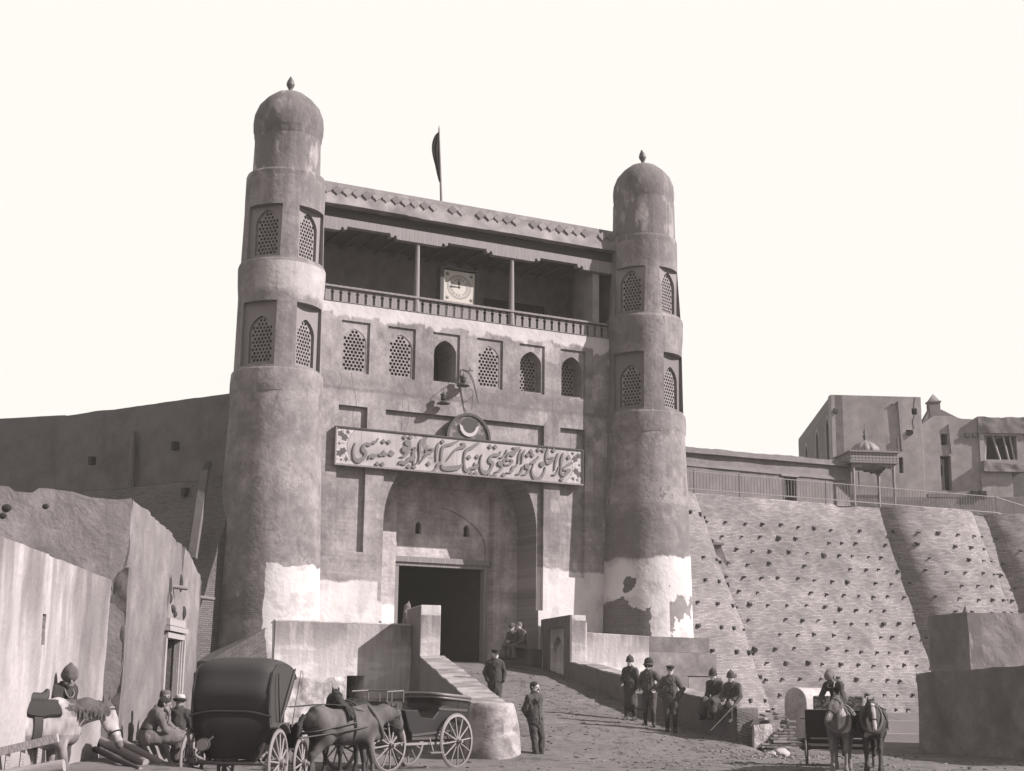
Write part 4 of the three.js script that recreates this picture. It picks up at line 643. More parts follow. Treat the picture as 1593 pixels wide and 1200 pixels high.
{
  const t = thing('citadel_wall', 'sunlit battered brick citadel wall with rounded buttresses right of the gate', 'wall', [28, 0, -4]);
  const X0 = 12.5, X1 = 47, W = X1 - X0;
  part(t, 'brickwork', weather(slab(230, 60, (u, v) => wallP(X0 + u * W, v), (u, v) => V3(X0 + u * W, mix(-0.3, 9.7, v), -9), W, 10.6), 717, 0.42, 0.35, 0.7), M.brickW);
  // beam ends: the ones that show
  const r = rng(71); let n = 0;
  for (let row = 0; row < 15; row++) for (let k = 0; k < 27; k++) {
    if (r() < 0.22) continue; const x = 15.6 + k * 0.93 + (row & 1) * 0.42 + (r() - 0.5) * 0.22, v = 0.12 + row * 0.0585 + (r() - 0.5) * 0.007 + 0.004 * Math.sin(x); if (x > 39 || n >= 296) continue;
    const q = wallP(x, v), s = 0.38 + 0.4 * r() * r() + (r() < 0.06 ? 0.4 : 0); const m = local(t, 'beam_end', beamGeo[n % 3], beamMat[n % 3]); m.position.set(q.x - 28, q.y, q.z + 4 + 0.02); m.scale.set(s, s, 0.85 + 0.5 * r()); m.rotation.y = (r() - 0.5) * 0.5; m.rotation.x = 0.15 + (r() - 0.5) * 0.3; n++;
  }
  const b = thing('brick_bastion', 'battered round brick bastion rising beside the right gate tower', 'bastion', [12.5, 0, -4.5]);
  const cone = (r0, r1, y0, y1, a0, a1, s) => { // sector of a battered cone, angles from +x towards +z
    const f = (k) => (u, v) => { const a = mix(a0, a1, 1 - u), y = mix(y0, y1, v), r = mix(r0, r1, v) * k + (fbm(a * 6, y * 0.8, s, 3) - 0.5) * 0.14; return V3(12.5 + Math.cos(a) * r, y, -4.5 + Math.sin(a) * r); }; return slab(46, 34, f(1), f(0.55), 8, y1 - y0 + 1);
  };
  part(b, 'brickwork', weather(cone(6.98, 3.85, 0.3, 9.55, -0.5, 1.75, 720), 718, 0.3, 0.35, 0.7), M.brickW);
  part(b, 'outer_skin', cone(7.5, 4.95, 0.3, 7.6, -0.6, 0.42, 722), M.brick);
  part(b, 'ledge', cone(5.1, 5.05, 7.58, 7.68, -0.55, 0.44, 724), M.plaster);
  for (let row = 0; row < 9; row++) for (let k = 0; k < 5; k++) { if (r() < 0.2) continue; const a = 1.35 - k * 0.23 + (row & 1) * 0.1 + (r() - 0.5) * 0.06, v = 0.1 + row * 0.1, rr = mix(6.98, 3.85, v); const m = local(b, 'beam_end', beamGeo[k % 3], beamMat[row % 3]); m.position.set(Math.cos(a) * rr, mix(0.3, 9.55, v), Math.sin(a) * rr); m.rotation.y = Math.PI / 2 - a; const s = 0.55 + r() * 0.45; m.scale.set(s, s, 1); }
}
structure('citadel_terrace', slab(60, 8, (u, v) => V3(11 + u * 60, 9.82 - 0.1 * v, mix(-4.1, -60, v)), (u, v) => V3(11 + u * 60, 2, mix(-4.6, -60, v)), 60, 50), M.mud);

// fence along the wall head
{
  const t = thing('picket_fence', 'light picket fence along the top of the citadel wall', 'fence', [24, 9.9, -3.9]);
  const pk = clean(new THREE.BoxGeometry(0.022, 0.78, 0.02)), pm = flat(0.2); const pts = [[14.2, -3.75, 9.95], [34.3, -3.85, 10.12], [39.5, -6.2, 10.1], [46, -9, 10.1]];
  for (let i = 0; i < 3; i++) { const [x0, z0, y0] = pts[i], [x1, z1, y1] = pts[i + 1], L = Math.hypot(x1 - x0, z1 - z0);
    part(t, 'rail', bar([x0, y0 + 0.86, z0], [x1, y1 + 0.86, z1], 0.04, 0.035), M.wood); part(t, 'rail', bar([x0, y0 + 0.1, z0], [x1, y1 + 0.1, z1], 0.05, 0.05), M.wood);
    for (let k = 0; k < L / 0.17; k++) { const u = k * 0.17 / L; const m = local(t, 'picket', pk, pm); m.position.set(mix(x0, x1, u) - 24, mix(y0, y1, u) + 0.44 - 9.9, mix(z0, z1, u) + 3.9); }
    for (let k = 0; k <= L / 4.8; k++) { const u = Math.min(1, k * 2.4 / L); part(t, 'fence_post', bar([mix(x0, x1, u), mix(y0, y1, u) - 0.1, mix(z0, z1, u)], [mix(x0, x1, u) + 0.001, mix(y0, y1, u) + 0.93, mix(z0, z1, u)], 0.045, 0.045), M.wood); } }
}
// long low range behind the fence
{
  const t = thing('low_range', 'long low mud-plastered range behind the fence on the wall', 'building', [22, 9.8, -8]);
  part(t, 'wall', planWall([13, -6.5], [27.6, -6.5], [[0, 9.5], [14.6, 9.5], [14.6, 12.2], [9, 12.2], [0, 12.05]], [rect(10.57, 11.28, 9.95, 11.48)], 0.5), M.mud);
  part(t, 'roof', wallSlab([12.8, -6.28], [27.8, -6.28], (u) => 12.08 + 0.16 * u, (u) => 12.3 + 0.14 * u + 0.08 * fbm(u * 30, 1, 730, 3), 4.5, { rough: 0.06, cell: 0.25, seed: 731 }), M.mud);
  part(t, 'cornice_band', wallSlab([13, -6.42], [27.2, -6.42], 11.55, (u) => 11.66 + 0.12 * fbm(u * 22, 1, 733, 3), 0.1, { rough: 0.05, cell: 0.14, seed: 734 }), flat(0.27));
  part(t, 'doorway', box(23.5, 24.3, 9.9, 11.5, -7.1, -7.0), M.dark); part(t, 'lintel', box(23.35, 24.4, 11.5, 11.6, -6.55, -6.4), M.wood);
  for (let k = 0; k < 4; k++) part(t, 'window_bar', box(23.68 + k * 0.16, 23.71 + k * 0.16, 9.95, 11.2, -6.75, -6.72), M.woodDark);
}
// kiosk with ribbed dome
{
  const t = thing('domed_kiosk', 'small open kiosk with carved eaves and ribbed dome behind the fence', 'pavilion', [28.55, 10.05, -6.5], -0.36);
  for (const [x, z] of [[-1, 1], [1, 1], [-1, -1], [1, -1]]) { const p = local(t, 'post', clean(new THREE.LatheGeometry([[0, -0.2], [0.07, -0.2], [0.09, 0.1], [0.05, 0.25], [0.075, 0.6], [0.06, 1.3], [0.085, 1.9], [0.06, 2.1], [0, 2.1]].map((q) => new THREE.Vector2(...q)), 12)), M.wood); p.position.set(x, 0.2, z); }
  local(t, 'eave', join([box(-1.2, 1.2, 2.3, 2.38, -1.2, 1.2), box(-1.25, 1.25, 2.82, 2.9, -1.25, 1.25)]), M.wood);
  local(t, 'frieze', box(-1.17, 1.17, 2.385, 2.815, -1.17, 1.17), mapped(colorTex(256, 64, (u, v) => { const a = Math.abs(((u * 14) % 1) - 0.5), b = Math.abs(((v * 3) % 1) - 0.5); return a + b < 0.42 && v > 0.1 ? 0.09 : 0.33; }, 0.42, 2.3), null));
  for (const [ax, az, r] of [[0, 1.0, 0], [0, -1.0, 0], [1.0, 0, 1], [-1.0, 0, 1]]) { const s = poly([[-0.94, 0], [-0.94, -0.3], [-0.8, -0.16], [-0.62, -0.2], [-0.5, -0.1], [-0.3, -0.12], [-0.15, -0.03], [0, -0.06], [0.15, -0.03], [0.3, -0.12], [0.5, -0.1], [0.62, -0.2], [0.8, -0.16], [0.94, -0.3], [0.94, 0]], 0.06); const m = local(t, 'carved_valance', uvm(s), M.wood); m.position.set(ax, 2.3, az); m.rotation.y = r * Math.PI / 2; }
  const dome = new THREE.LatheGeometry([[0.62, 0], [0.7, 0.12], [0.66, 0.3], [0.5, 0.48], [0.28, 0.6], [0.1, 0.68], [0, 0.7]].map((q) => new THREE.Vector2(...q)), 64); { const p = dome.attributes.position; for (let i = 0; i < p.count; i++) { const a = Math.atan2(p.getX(i), p.getZ(i)), w = 0.93 + 0.09 * Math.abs(Math.sin(a * 6)); p.setX(i, p.getX(i) * w); p.setZ(i, p.getZ(i) * w); } dome.computeVertexNormals(); }
  const d = local(t, 'dome', clean(dome), flat(0.27, 0.7)); d.position.y = 2.9;
  const f = local(t, 'finial', clean(new THREE.LatheGeometry([[0.09, 0], [0.05, 0.1], [0.11, 0.2], [0.04, 0.32], [0.07, 0.42], [0.02, 0.55], [0.012, 0.85], [0, 0.86]].map((q) => new THREE.Vector2(...q)), 12)), M.iron); f.position.y = 3.58;
  for (let k = 0; k < 16; k++) for (const s of [-1, 1]) local(t, 'cresting_pin', rod([-1.2 + k * 0.16, 2.9, s * 1.22], [-1.2 + k * 0.16, 3.02, s * 1.22], 0.015, 0.006, 4), M.wood);
  local(t, 'back_panel', join([box(-0.95, 0.95, 0.9, 1.05, -1.05, -0.98), box(-0.02, 0.02, 1.05, 2.2, -1.03, -1.0)]), M.woodDark);
}
// palace buildings
{
  const A = [30.2, -10.9], u = [0.894, 0.447], n = [-0.447, 0.894], S = (s, o = 0) => [A[0] + u[0] * s + n[0] * o, A[1] + u[1] * s + n[1] * o];
  const t = thing('palace_block', 'tall plain flat-topped block with cracked front and arched side windows', 'building', [33, 9.8, -14]);
  part(t, 'front_wall', planWall(S(0), S(4.72), [[0, 9.5], [4.72, 9.5], [4.72, 16.8], [2.3, 16.83], [0, 16.86]], [rect(3.42, 3.66, 12.75, 13.6), rect(0.06, 0.42, 15.85, 16.15), rect(4.2, 4.5, 15.85, 16.2), rect(3.85, 4.25, 14.8, 15.05)], 0.6), M.mudLit);  // painted lighter than the side wall so the front looks sunlit
  part(t, 'front_recess', planWall(S(0.05, -0.62), S(4.7, -0.62), [[0, 9.5], [4.6, 9.5], [4.6, 16.7], [0, 16.7]], [], 0.1), M.dark);
  const sa = [37.3, -22.6]; const sd = [(A[0] - sa[0]) / 13.69, (A[1] - sa[1]) / 13.69];
  const wins = [1.5, 5.48, 10.1].map((s) => 13.69 - s);
  part(t, 'side_wall', planWall(sa, A, [[0, 9.5], [13.67, 9.5], [13.67, 16.84], [0, 16.84]], wins.map((w) => pointed(w - 0.55, w + 0.55, 13.3, 15.3, 15.9, 6)), 0.6), M.mud);
  for (const w of wins) {
    const at2 = (o, h) => [sa[0] + sd[0] * 0 - sd[1] * o, sa[1] + sd[1] * 0 + sd[0] * o];
    const f = part(t, 'window', planWall(at2(0.03), [A[0] - sd[1] * 0.03, A[1] + sd[0] * 0.03], pointed(w - 0.75, w + 0.75, 13.1, 15.35, 16.1, 6), [pointed(w - 0.5, w + 0.5, 13.35, 15.3, 15.85, 6)], 0.06, 0.004), flat(0.36));
    part(f, 'glazing', planWall(at2(-0.3), [A[0] + sd[1] * 0.3, A[1] - sd[0] * 0.3], pointed(w - 0.6, w + 0.6, 13.2, 15.3, 15.9, 6), [], 0.04, 0.002), flat(0.05, 0.4));
    part(f, 'glazing_bar', planWall(at2(-0.26), [A[0] + sd[1] * 0.26, A[1] - sd[0] * 0.26], rect(w - 0.03, w + 0.03, 13.3, 15.8), [], 0.03, 0.002), flat(0.3));
  }
  part(t, 'roof', slab(2, 2, (a, b) => { const p = S(a * 4.7, -0.3), q = [mix(p[0], p[0] + 7.0, b), mix(p[1], p[1] - 11.5, b)]; return V3(q[0], 16.6, q[1]); }, (a, b) => { const p = S(a * 4.7, -0.3), q = [mix(p[0], p[0] + 7.0, b), mix(p[1], p[1] - 11.5, b)]; return V3(q[0], 16.3, q[1]); }), M.mud);
  const B = (s, y, o) => { const p = S(s, o); return [p[0], y, p[1]]; };
  part(t, 'gutter', join([bar(B(3.52, 16.55, 0.04), B(3.62, 13.95, 0.03), 0.2, 0.1), bar(B(3.2, 16.4, 0.05), B(3.6, 16.6, 0.03), 0.12, 0.08), bar(B(3.4, 14.6, 0.02), B(3.45, 13.9, 0.02), 0.26, 0.06)]), M.wood);
  part(t, 'beam_stub', bar(B(0.24, 16.0, -0.3), B(0.24, 16.0, 0.08), 0.22, 0.2), M.woodDark); part(t, 'beam_stub', bar(B(4.1, 14.9, -0.3), B(4.0, 14.85, 0.08), 0.3, 0.2), M.woodDark);
  part(t, 'wall_crack', tube([B(4.42, 16.8, 0.012), B(4.35, 16.3, 0.012), B(4.38, 15.9, 0.012), B(4.25, 15.5, 0.012), B(4.3, 15.1, 0.012)], 0.02, 20, 4), M.dark);
  part(t, 'wall_ledge', wallSlab(S(-0.1, 0.12), S(4.8, 0.12), 11.3, 11.5, 0.3, { rough: 0.05, cell: 0.2, seed: 740 }), M.mud);
  part(t, 'footing', wallSlab(S(-0.1, 0.3), S(4.8, 0.3), 9.5, 11.3, 0.4, { rough: 0.05, cell: 0.25, seed: 741 }), M.stone);
  // lower wing to the right
  const w = thing('palace_wing', 'lower mud wing with a door, a small window and a pyramid-capped chimney', 'building', [38, 9.8, -8]);
  const o = -0.25; part(w, 'front_wall', planWall(S(4.74, o), S(7.75, o), [[0, 9.5], [3.0, 9.5], [3.0, 15.7], [2.2, 15.72], [1.6, 15.85], [0.7, 15.85], [0.0, 15.35]], [rect(0.92, 1.5, 11.9, 13.75), rect(1.02, 1.4, 14.3, 14.92)], 0.5), M.mudLit);
  part(w, 'front_recess', planWall(S(4.8, o - 0.55), S(8.0, o - 0.55), [[0, 9.5], [3.2, 9.5], [3.2, 15.3], [0, 15.3]], [], 0.08), M.dark);
  part(w, 'door_leaf', planWall(S(5.66, o - 0.3), S(5.95, o - 0.3), [[0, 11.95], [0.28, 11.95], [0.28, 13.6], [0, 13.6]], [rect(0.06, 0.22, 12.7, 13.3)], 0.05), M.wood);
  part(w, 'gutter', bar(B(6.2, 15.4, o + 0.04), B(6.28, 13.9, o + 0.03), 0.16, 0.08), M.wood);
  part(w, 'wing_wall', planWall(S(7.76, o + 0.1), S(10.0, o + 0.1), [[0, 9.5], [1.6, 9.5], [1.6, 12.9], [2.3, 13.2], [2.3, 15.7], [0, 15.72]], [rect(0.25, 1.95, 13.55, 14.85)], 0.5), M.mudLit);
  part(w, 'thatch_parapet', wallSlab(S(7.7, o + 0.2), S(13, o + 0.2), 14.95, (q) => 15.75 + 0.1 * fbm(q * 20, 1, 745, 3), 0.7, { rough: 0.1, cell: 0.12, seed: 746 }), M.stone);
  part(w, 'far_wall', planWall(S(8.0, -1.4), S(16, -1.4), [[0, 9.5], [8, 9.5], [8, 15.6], [0, 15.6]], [], 0.4), M.plasterDark);
  part(w, 'loft_back', planWall(S(7.8, o - 0.8), S(10, o - 0.8), [[0, 13], [2.2, 13], [2.2, 15.4], [0, 15.4]], [], 0.08), M.dark);
  for (const [s0, s1] of [[8.15, 8.03], [8.5, 8.85], [9.05, 9.3], [9.4, 9.6]]) part(w, 'loft_pole', rod(B(s0, 14.9, o - 0.05), B(s1, 13.5, o - 0.02), 0.05, 0.06, 7), M.woodPale);
  part(w, 'broken_ledge', wallSlab(S(7.8, o + 0.4), S(10.2, o + 0.4), 12.9, (q) => 13.4 - 0.25 * q + 0.1 * fbm(q * 8, 1, 748, 3), 0.5, { rough: 0.12, cell: 0.1, seed: 749 }), M.mud);
  part(w, 'wing_ledge', wallSlab(S(4.9, o + 0.2), S(8, o + 0.2), 11.55, 11.72, 0.3, { rough: 0.05, cell: 0.2, seed: 751 }), M.mud);
  part(w, 'lower_wall', planWall(S(4.74, o + 0.15), S(13, o + 0.15), [[0, 9.4], [8, 9.4], [8, 11.6], [0, 11.6]], [], 0.3), M.stone);
  for (const s of [7.15, 7.55]) part(w, 'beam_stub', bar(B(s, 14.85, o - 0.2), B(s, 14.85, o + 0.15), 0.24, 0.22), M.woodDark); for (const s of [7.35, 7.75]) part(w, 'beam_stub', bar(B(s, 11.85, o - 0.1), B(s, 11.75, o + 0.35), 0.3, 0.24), M.woodDark);
  const cx = S(5.55, o - 0.3); const ch = part(w, 'chimney', join([box(-0.28, 0.28, 15.7, 16.6, -0.28, 0.28), box(-0.33, 0.33, 16.6, 16.68, -0.33, 0.33)]).rotateY(-0.46).translate(cx[0], 0, cx[1]), M.mud);
  part(ch, 'chimney_cap', clean(new THREE.ConeGeometry(0.38, 0.42, 4)).rotateY(0.32).translate(cx[0], 16.9, cx[1]), M.mud);
  part(w, 'chimney_shoulder', planWall(S(4.8, o - 0.05), S(7.4, o - 0.05), [[0, 15.2], [2.5, 15.6], [2.0, 15.75], [1.1, 16.2], [0.45, 16.2], [0.1, 15.6]], [], 0.5), M.mud);
}
// ---------------------------------------------------------------- houses and walls on the square
M.mudW = weathered(M.mud); M.mudW.bumpScale = 0.02; let wsd = 880; const mudWall = (t, n, a, b, y0, y1, th, o) => part(t, n, weather(wallSlab(a, b, y0, y1, th, { ...o, rough: o.rough * 1.25, cell: Math.min(o.cell, 0.1) }), wsd++, 0.4, 0.7), M.mudW);
{
  const t = thing('mud_house', 'tall mud-plastered house with a carved door frame on its right flank', 'house', [-14, 0, 19]);
  const C = [-12.86, 21.53], E = [-9.4, 13.9], F = [-18.6, 20.6];
  mudWall(t, 'front_wall', F, C, -0.3, (u) => { const s = u * 6.22; return 4.82 + 0.3 * (1 - u) + 0.05 * fbm(s * 1.5, 1, 800, 3) + (s > 4 && s < 4.4 ? -0.08 : 0) - 0.06 * sstep(5.1, 5.5, s) + 0.05 * sstep(5.9, 6.2, s); }, 0.6, { rough: 0.035, cell: 0.1, seed: 801 });
  const rightTop = (s) => { const k = [[0, 4.78], [2, 4.7], [4.1, 4.6], [4.65, 4.52], [4.8, 4.36], [4.95, 4.5], [5.9, 4.45], [7.2, 4.22], [8.0, 4.02], [8.38, 3.8]]; for (let i = 1; i < k.length; i++) if (s <= k[i][0]) return mix(k[i - 1][1], k[i][1], (s - k[i - 1][0]) / (k[i][0] - k[i - 1][0])); return 3.8; };
  const d = [(E[0] - C[0]) / 8.378, (E[1] - C[1]) / 8.378], n = [-d[1], d[0]]; const at2 = (s, o = 0) => [C[0] + d[0] * s + n[0] * o, C[1] + d[1] * s + n[1] * o];
  // flank in three pieces round the doorway
  const D0 = 4.05, D1 = 5.65, DT = 2.62; const seg = (s0, s1, y0, y1, sd) => mudWall(t, 'flank_wall', at2(s0), at2(s1), y0, y1 || ((u) => rightTop(mix(s0, s1, u)) + 0.05 * fbm(u * (s1 - s0) * 3, 1, 803, 3)), 0.55, { rough: 0.06, cell: 0.1, seed: sd });
  seg(0, D0, -0.3, null, 804); seg(D0, D1, DT, null, 805); seg(D1, 8.0, -0.3, null, 806);
  part(t, 'rounded_end', slab(14, 26, (u, v) => { const a = u * 1.9, p = at2(8.0 + 0.5 * Math.sin(a), -0.5 + 0.5 * Math.cos(a)); const y = mix(-0.3, 3.95 - 0.35 * u, v); const w = (fbm(u * 3, y, 808, 3) - 0.5) * 0.1; return V3(p[0] + n[0] * w, y, p[1] + n[1] * w); }, (u, v) => { const p = at2(7.9 + 0.05 * u, -0.5); return V3(p[0], mix(-0.3, 3.9, v), p[1]); }, 1.2, 4.2), M.mud);
  part(t, 'roof', slab(6, 3, (u, v) => { const p = at2(u * 8.2, -0.45 - v * 4.5); return V3(p[0], 4.2 - 0.4 * u, p[1]); }, (u, v) => { const p = at2(u * 8.2, -0.45 - v * 4.5); return V3(p[0], 3.6, p[1]); }, 8, 5), M.mud);
  // door: dark leaf, stepped architrave, heavy lintel
  const bar2 = (s0, s1, y0, y1, o0, o1, mat, name) => part(t, name, wallSlab(at2(s0, o1), at2(s1, o1), y0, y1, o1 - o0, { rough: 0.004, cell: 0.4, seed: 810 }), mat);
  bar2(3.9, 5.7, 0.2, 2.7, -0.75, -0.62, M.dark, 'door_leaf');
  for (const [s, w, o] of [[D0 - 0.1, 0.16, 0.05], [5.68, 0.09, 0.02], [5.8, 0.1, 0.05], [5.95, 0.15, 0.08]]) bar2(s - w / 2, s + w / 2, 0.3, 2.5, o - 0.12, o, M.woodPale, 'door_jamb');
  bar2(3.95, 5.95, 2.5, 2.62, -0.3, 0.07, M.woodPale, 'door_lintel'); bar2(3.85, 6.05, 2.64, 2.74, -0.2, 0.12, M.woodPale, 'door_lintel'); bar2(4.0, 5.9, 2.76, 2.9, -0.2, 0.08, M.woodPale, 'door_lintel');
  for (const [s, y] of [[5.2, 1.55], [5.2, 1.0]]) part(t, 'door_knob', clean(new THREE.SphereGeometry(0.05, 10, 8)).translate(at2(s, -0.5)[0], y, at2(s, -0.5)[1]), M.paleIron);
  // broken plaster with exposed timbers above the door
  for (const [s, y, L, h, a] of [[4.2, 3.55, 0.35, 0.5, 0], [4.35, 3.3, 0.3, 0.24, 0.4], [4.75, 3.12, 0.45, 0.16, -0.5], [5.5, 3.7, 0.14, 0.4, 0], [6.1, 3.1, 0.18, 0.3, 0], [5.0, 3.02, 0.3, 0.14, 0]]) { const p = at2(s, -0.02); const m = local(t, 'broken_patch', uvm(new THREE.DodecahedronGeometry(0.5, 1)), M.dark); m.scale.set(0.12, h, L); m.position.set(p[0] + 14, y, p[1] - 19); m.rotation.y = -0.42; m.rotation.x = a * 0.4; }
  for (const [s, y, l] of [[4.5, 3.55, 0.25], [8.3, 3.55, 0.25]]) { const p = at2(s, -0.3), q = at2(s + 0.3, l); part(t, 'beam_stub', rod([p[0], y + 0.05, p[1]], [q[0], y, q[1]], 0.05, 0.045, 7), M.wood); }
  part(t, 'corner_strip', wallSlab([-13.35, 21.34], [-12.84, 21.57], -0.3, (u) => 3.0 + 0.5 * u + 0.2 * fbm(u * 4, 1, 815, 3), 0.3, { rough: 0.16, cell: 0.07, seed: 816 }), M.plasterDark);  // rough strip, darker than the walls beside it
  for (const [s, y, r] of [[4.15, 4.56, 0.09], [4.1, 4.42, 0.07], [4.8, 4.62, 0.06], [5.45, 4.55, 0.04], [5.65, 4.5, 0.04], [5.95, 3.22, 0.08]]) { const m = local(t, 'wall_hole', uvm(new THREE.DodecahedronGeometry(r, 1)), M.dark); const fx = F[0] + 0.987 * (s - 0.45), fz = F[1] + 0.16 * (s - 0.45); m.position.set(fx + 14, y, fz - 19 - 0.03); m.rotation.y = -0.44; m.scale.set(1.1, 0.8, 0.4); }
}
{
  const t = thing('whitewashed_wall', 'stained whitewashed courtyard wall at the left edge with a slot window', 'wall', [-15, 0, 26]);
  const a = [-16.9, 30.83], b = [-13.45, 23.05], L = Math.hypot(3.45, 7.78), d = [3.45 / L, -7.78 / L], n = [-d[1], d[0]];
  const P2 = (s, o = 0) => [a[0] + d[0] * s + n[0] * o, a[1] + d[1] * s + n[1] * o]; const S0 = 4.36, S1 = 4.56;
  const tp = (s) => 3.36 - 0.013 * s + 0.02 * fbm(s * 5, 1, 820, 3); const sg = (s0, s1, y0, y1) => part(t, 'wall', uvShift(wallSlab(P2(s0), P2(s1), y0, y1 === null ? ((u) => tp(mix(s0, s1, u))) : y1, 0.45, { rough: 0.035, cell: 0.16, seed: 821 }), s0, y0 + 0.3), M.whiteWall);
  sg(0, S0, -0.3, null); sg(S0, S1, -0.3, 2.08); sg(S0, S1, 2.5, null); sg(S1, L, -0.3, null);
  part(t, 'slot_back', wallSlab(P2(S0 - 0.05, -0.36), P2(S1 + 0.05, -0.36), 2.0, 2.6, 0.05, { rough: 0, seed: 1 }), M.mud);
}
{
  const t = thing('earth_bench', 'low earthen bench along the foot of the mud house', 'bench', [-11.4, 0, 19.6]);
  part(t, 'earth_body', wallSlab([-12.9, 22.4], [-9.75, 16.0], -0.2, (u) => 0.52 + 0.04 * fbm(u * 12, 1, 830, 3), 1.2, { batter: 0.5, rough: 0.1, cell: 0.12, seed: 831 }), M.mud);
  for (const [i, a, b, r] of [[0, [-13.45, 0.66, 22.9], [-13.19, 0.40, 25.15], 0.075], [1, [-13.05, 0.62, 22.7], [-12.90, 0.36, 25.06], 0.075], [2, [-13.7, 0.56, 23.9], [-13.40, 0.34, 25.72], 0.045]]) {
    const l = thing('log', ['long pale log nearest the white horse on the ground', 'long pale log farther from the white horse, its end at the bench', 'thin dark pole lying in front of the two logs'][i], 'log', b); part(l, 'trunk', rod(a, b, r, r * 0.9, 12), i === 2 ? M.woodDark : M.wood); part(l, 'cut_end', rod(b, [b[0] + 0.005, b[1] - 0.002, b[2] + 0.01], r * 0.86, r * 0.86, 12), M.woodPale);
  }
}
// right foreground: flat-roofed block with a set-back upper room
{
  const t = thing('flat_roofed_house', 'flat-roofed mud house with a taller back room at the right edge', 'house', [12, 0, 17]);
  mudWall(t, 'front_wall', [10.38, 16.2], [9.0, 24.5], -0.3, (u) => 2.1 + 0.3 * u + 0.05 * fbm(u * 14, 1, 840, 3), 0.6, { rough: 0.1, cell: 0.1, seed: 841 });
  part(t, 'back_wall', wallSlab([16, 14.6], [10.4, 16.15], -0.3, 2.1, 0.5, { rough: 0.06, cell: 0.25, seed: 844 }), M.mud);
  part(t, 'roof', slab(4, 6, (u, v) => V3(10.6 + u * 8 - v * 1.3, 1.98 + 0.28 * v, 16.3 + v * 8 - u * 1.6), (u, v) => V3(10.6 + u * 8 - v * 1.3, 1.7, 16.3 + v * 8 - u * 1.6), 8, 8), M.mud);
  mudWall(t, 'upper_room', [12.59, 15.96], [18.4, 17.6], 1.7, (u) => 3.85 + 0.1 * u + 0.06 * fbm(u * 9, 1, 850, 3), 2.4, { rough: 0.07, cell: 0.1, seed: 851 });
  part(t, 'upper_side', wallSlab([13.6, 13.6], [12.57, 15.98], 1.7, (u) => 3.72 + 0.12 * u + 0.05 * fbm(u * 9, 1, 853, 3), 0.4, { rough: 0.05, cell: 0.12, seed: 854 }), M.mud);
  part(t, 'roof_knob', clean(new THREE.ConeGeometry(0.12, 0.3, 8)).translate(12.7, 4.0, 15.8), M.mud);
}
// barrel-vaulted whitewashed tomb
{
  const t = thing('vaulted_tomb', 'small whitewashed barrel-vaulted block behind the horses', 'tomb', [11.15, 0.05, 9.9], 0.42);
  const prof = [[-0.38, -0.2], [0.38, -0.2], [0.38, 1.05]]; for (let i = 0; i <= 12; i++) { const a = Math.PI * i / 12; prof.push([0.38 * Math.cos(a), 1.15 + 0.5 * Math.pow(Math.sin(a), 0.85)]); } prof.push([-0.38, 1.05]);
  const g = uvm(poly(prof, 2.4, [], 0.015)).rotateY(Math.PI / 2).translate(-0.2, 0, 0); local(t, 'vault', g, mapped(colorTex(256, 256, plasterFn(0.46, 0.8, 860), 0.4, 0.4), rep(bumpFine, 0.6, 0.6), 0.03));
  local(t, 'footing', box(-0.35, 2.3, -0.2, 0.1, -0.55, 0.55), M.stone);
}
// two low whitewashed kerbs in front of the citadel wall
for (const [a, b, y, lab] of [[[14.0, 8.2], [22, 12.2], 0.66, 'upper of two low whitewashed kerbs beyond the horses'], [[12.9, 10.5], [20, 14.2], 0.3, 'lower of two low whitewashed kerbs beyond the horses']]) { const t = thing('low_kerb', lab, 'kerb', [a[0], 0, a[1]]); part(t, 'kerb_wall', wallSlab(a, b, -0.2, y, 0.3, { rough: 0.02, cell: 0.3, seed: 870 }), flat(0.46)); }
// ---------------------------------------------------------------- carriages
function wheel(parent, x, y, z, r, mat, spokes = 12, name = 'wheel') {
  const w = local(parent, name, clean(new THREE.LatheGeometry([[r - 0.055, -0.022], [r - 0.012, -0.022], [r - 0.012, 0.022], [r - 0.055, 0.022], [r - 0.055, -0.022]].map((p) => new THREE.Vector2(...p)), 40).rotateZ(Math.PI / 2)), mat); w.position.set(x, y, z);
  local(w, 'tyre', clean(new THREE.TorusGeometry(r - 0.004, 0.018, 6, 44).rotateY(Math.PI / 2)), M.paleIron);
  const d = Math.sign(x) * 0.03; local(w, 'hub', join([rod([-0.1, 0, 0], [0.1, 0, 0], 0.065, 0.05, 12), rod([d * 2, 0, 0], [d * 5, 0, 0], 0.04, 0.03, 10)]), mat);
  for (let k = 0; k < spokes; k++) { const a = k / spokes * Math.PI * 2 + 0.1; local(w, 'spoke', rod([d, Math.cos(a) * 0.05, Math.sin(a) * 0.05], [0, Math.cos(a) * (r - 0.05), Math.sin(a) * (r - 0.05)], 0.02, 0.015, 6), mat); }
  return w;
}
const coach = flat(0.022, 0.4), leather = flat(0.034, 0.75), wheelMat = flat(0.3, 0.7), spring = flat(0.24, 0.5), seatM = flat(0.09, 0.9);
function cspring(parent, x, z, s) { local(parent, 'spring', tube([[x, 0.5, z - 0.35 * s], [x, 0.42, z], [x, 0.5, z + 0.35 * s]], 0.022, 16, 6), spring); local(parent, 'spring', tube([[x, 0.5, z - 0.35 * s], [x, 0.6, z], [x, 0.5, z + 0.35 * s]], 0.022, 16, 6), spring); }
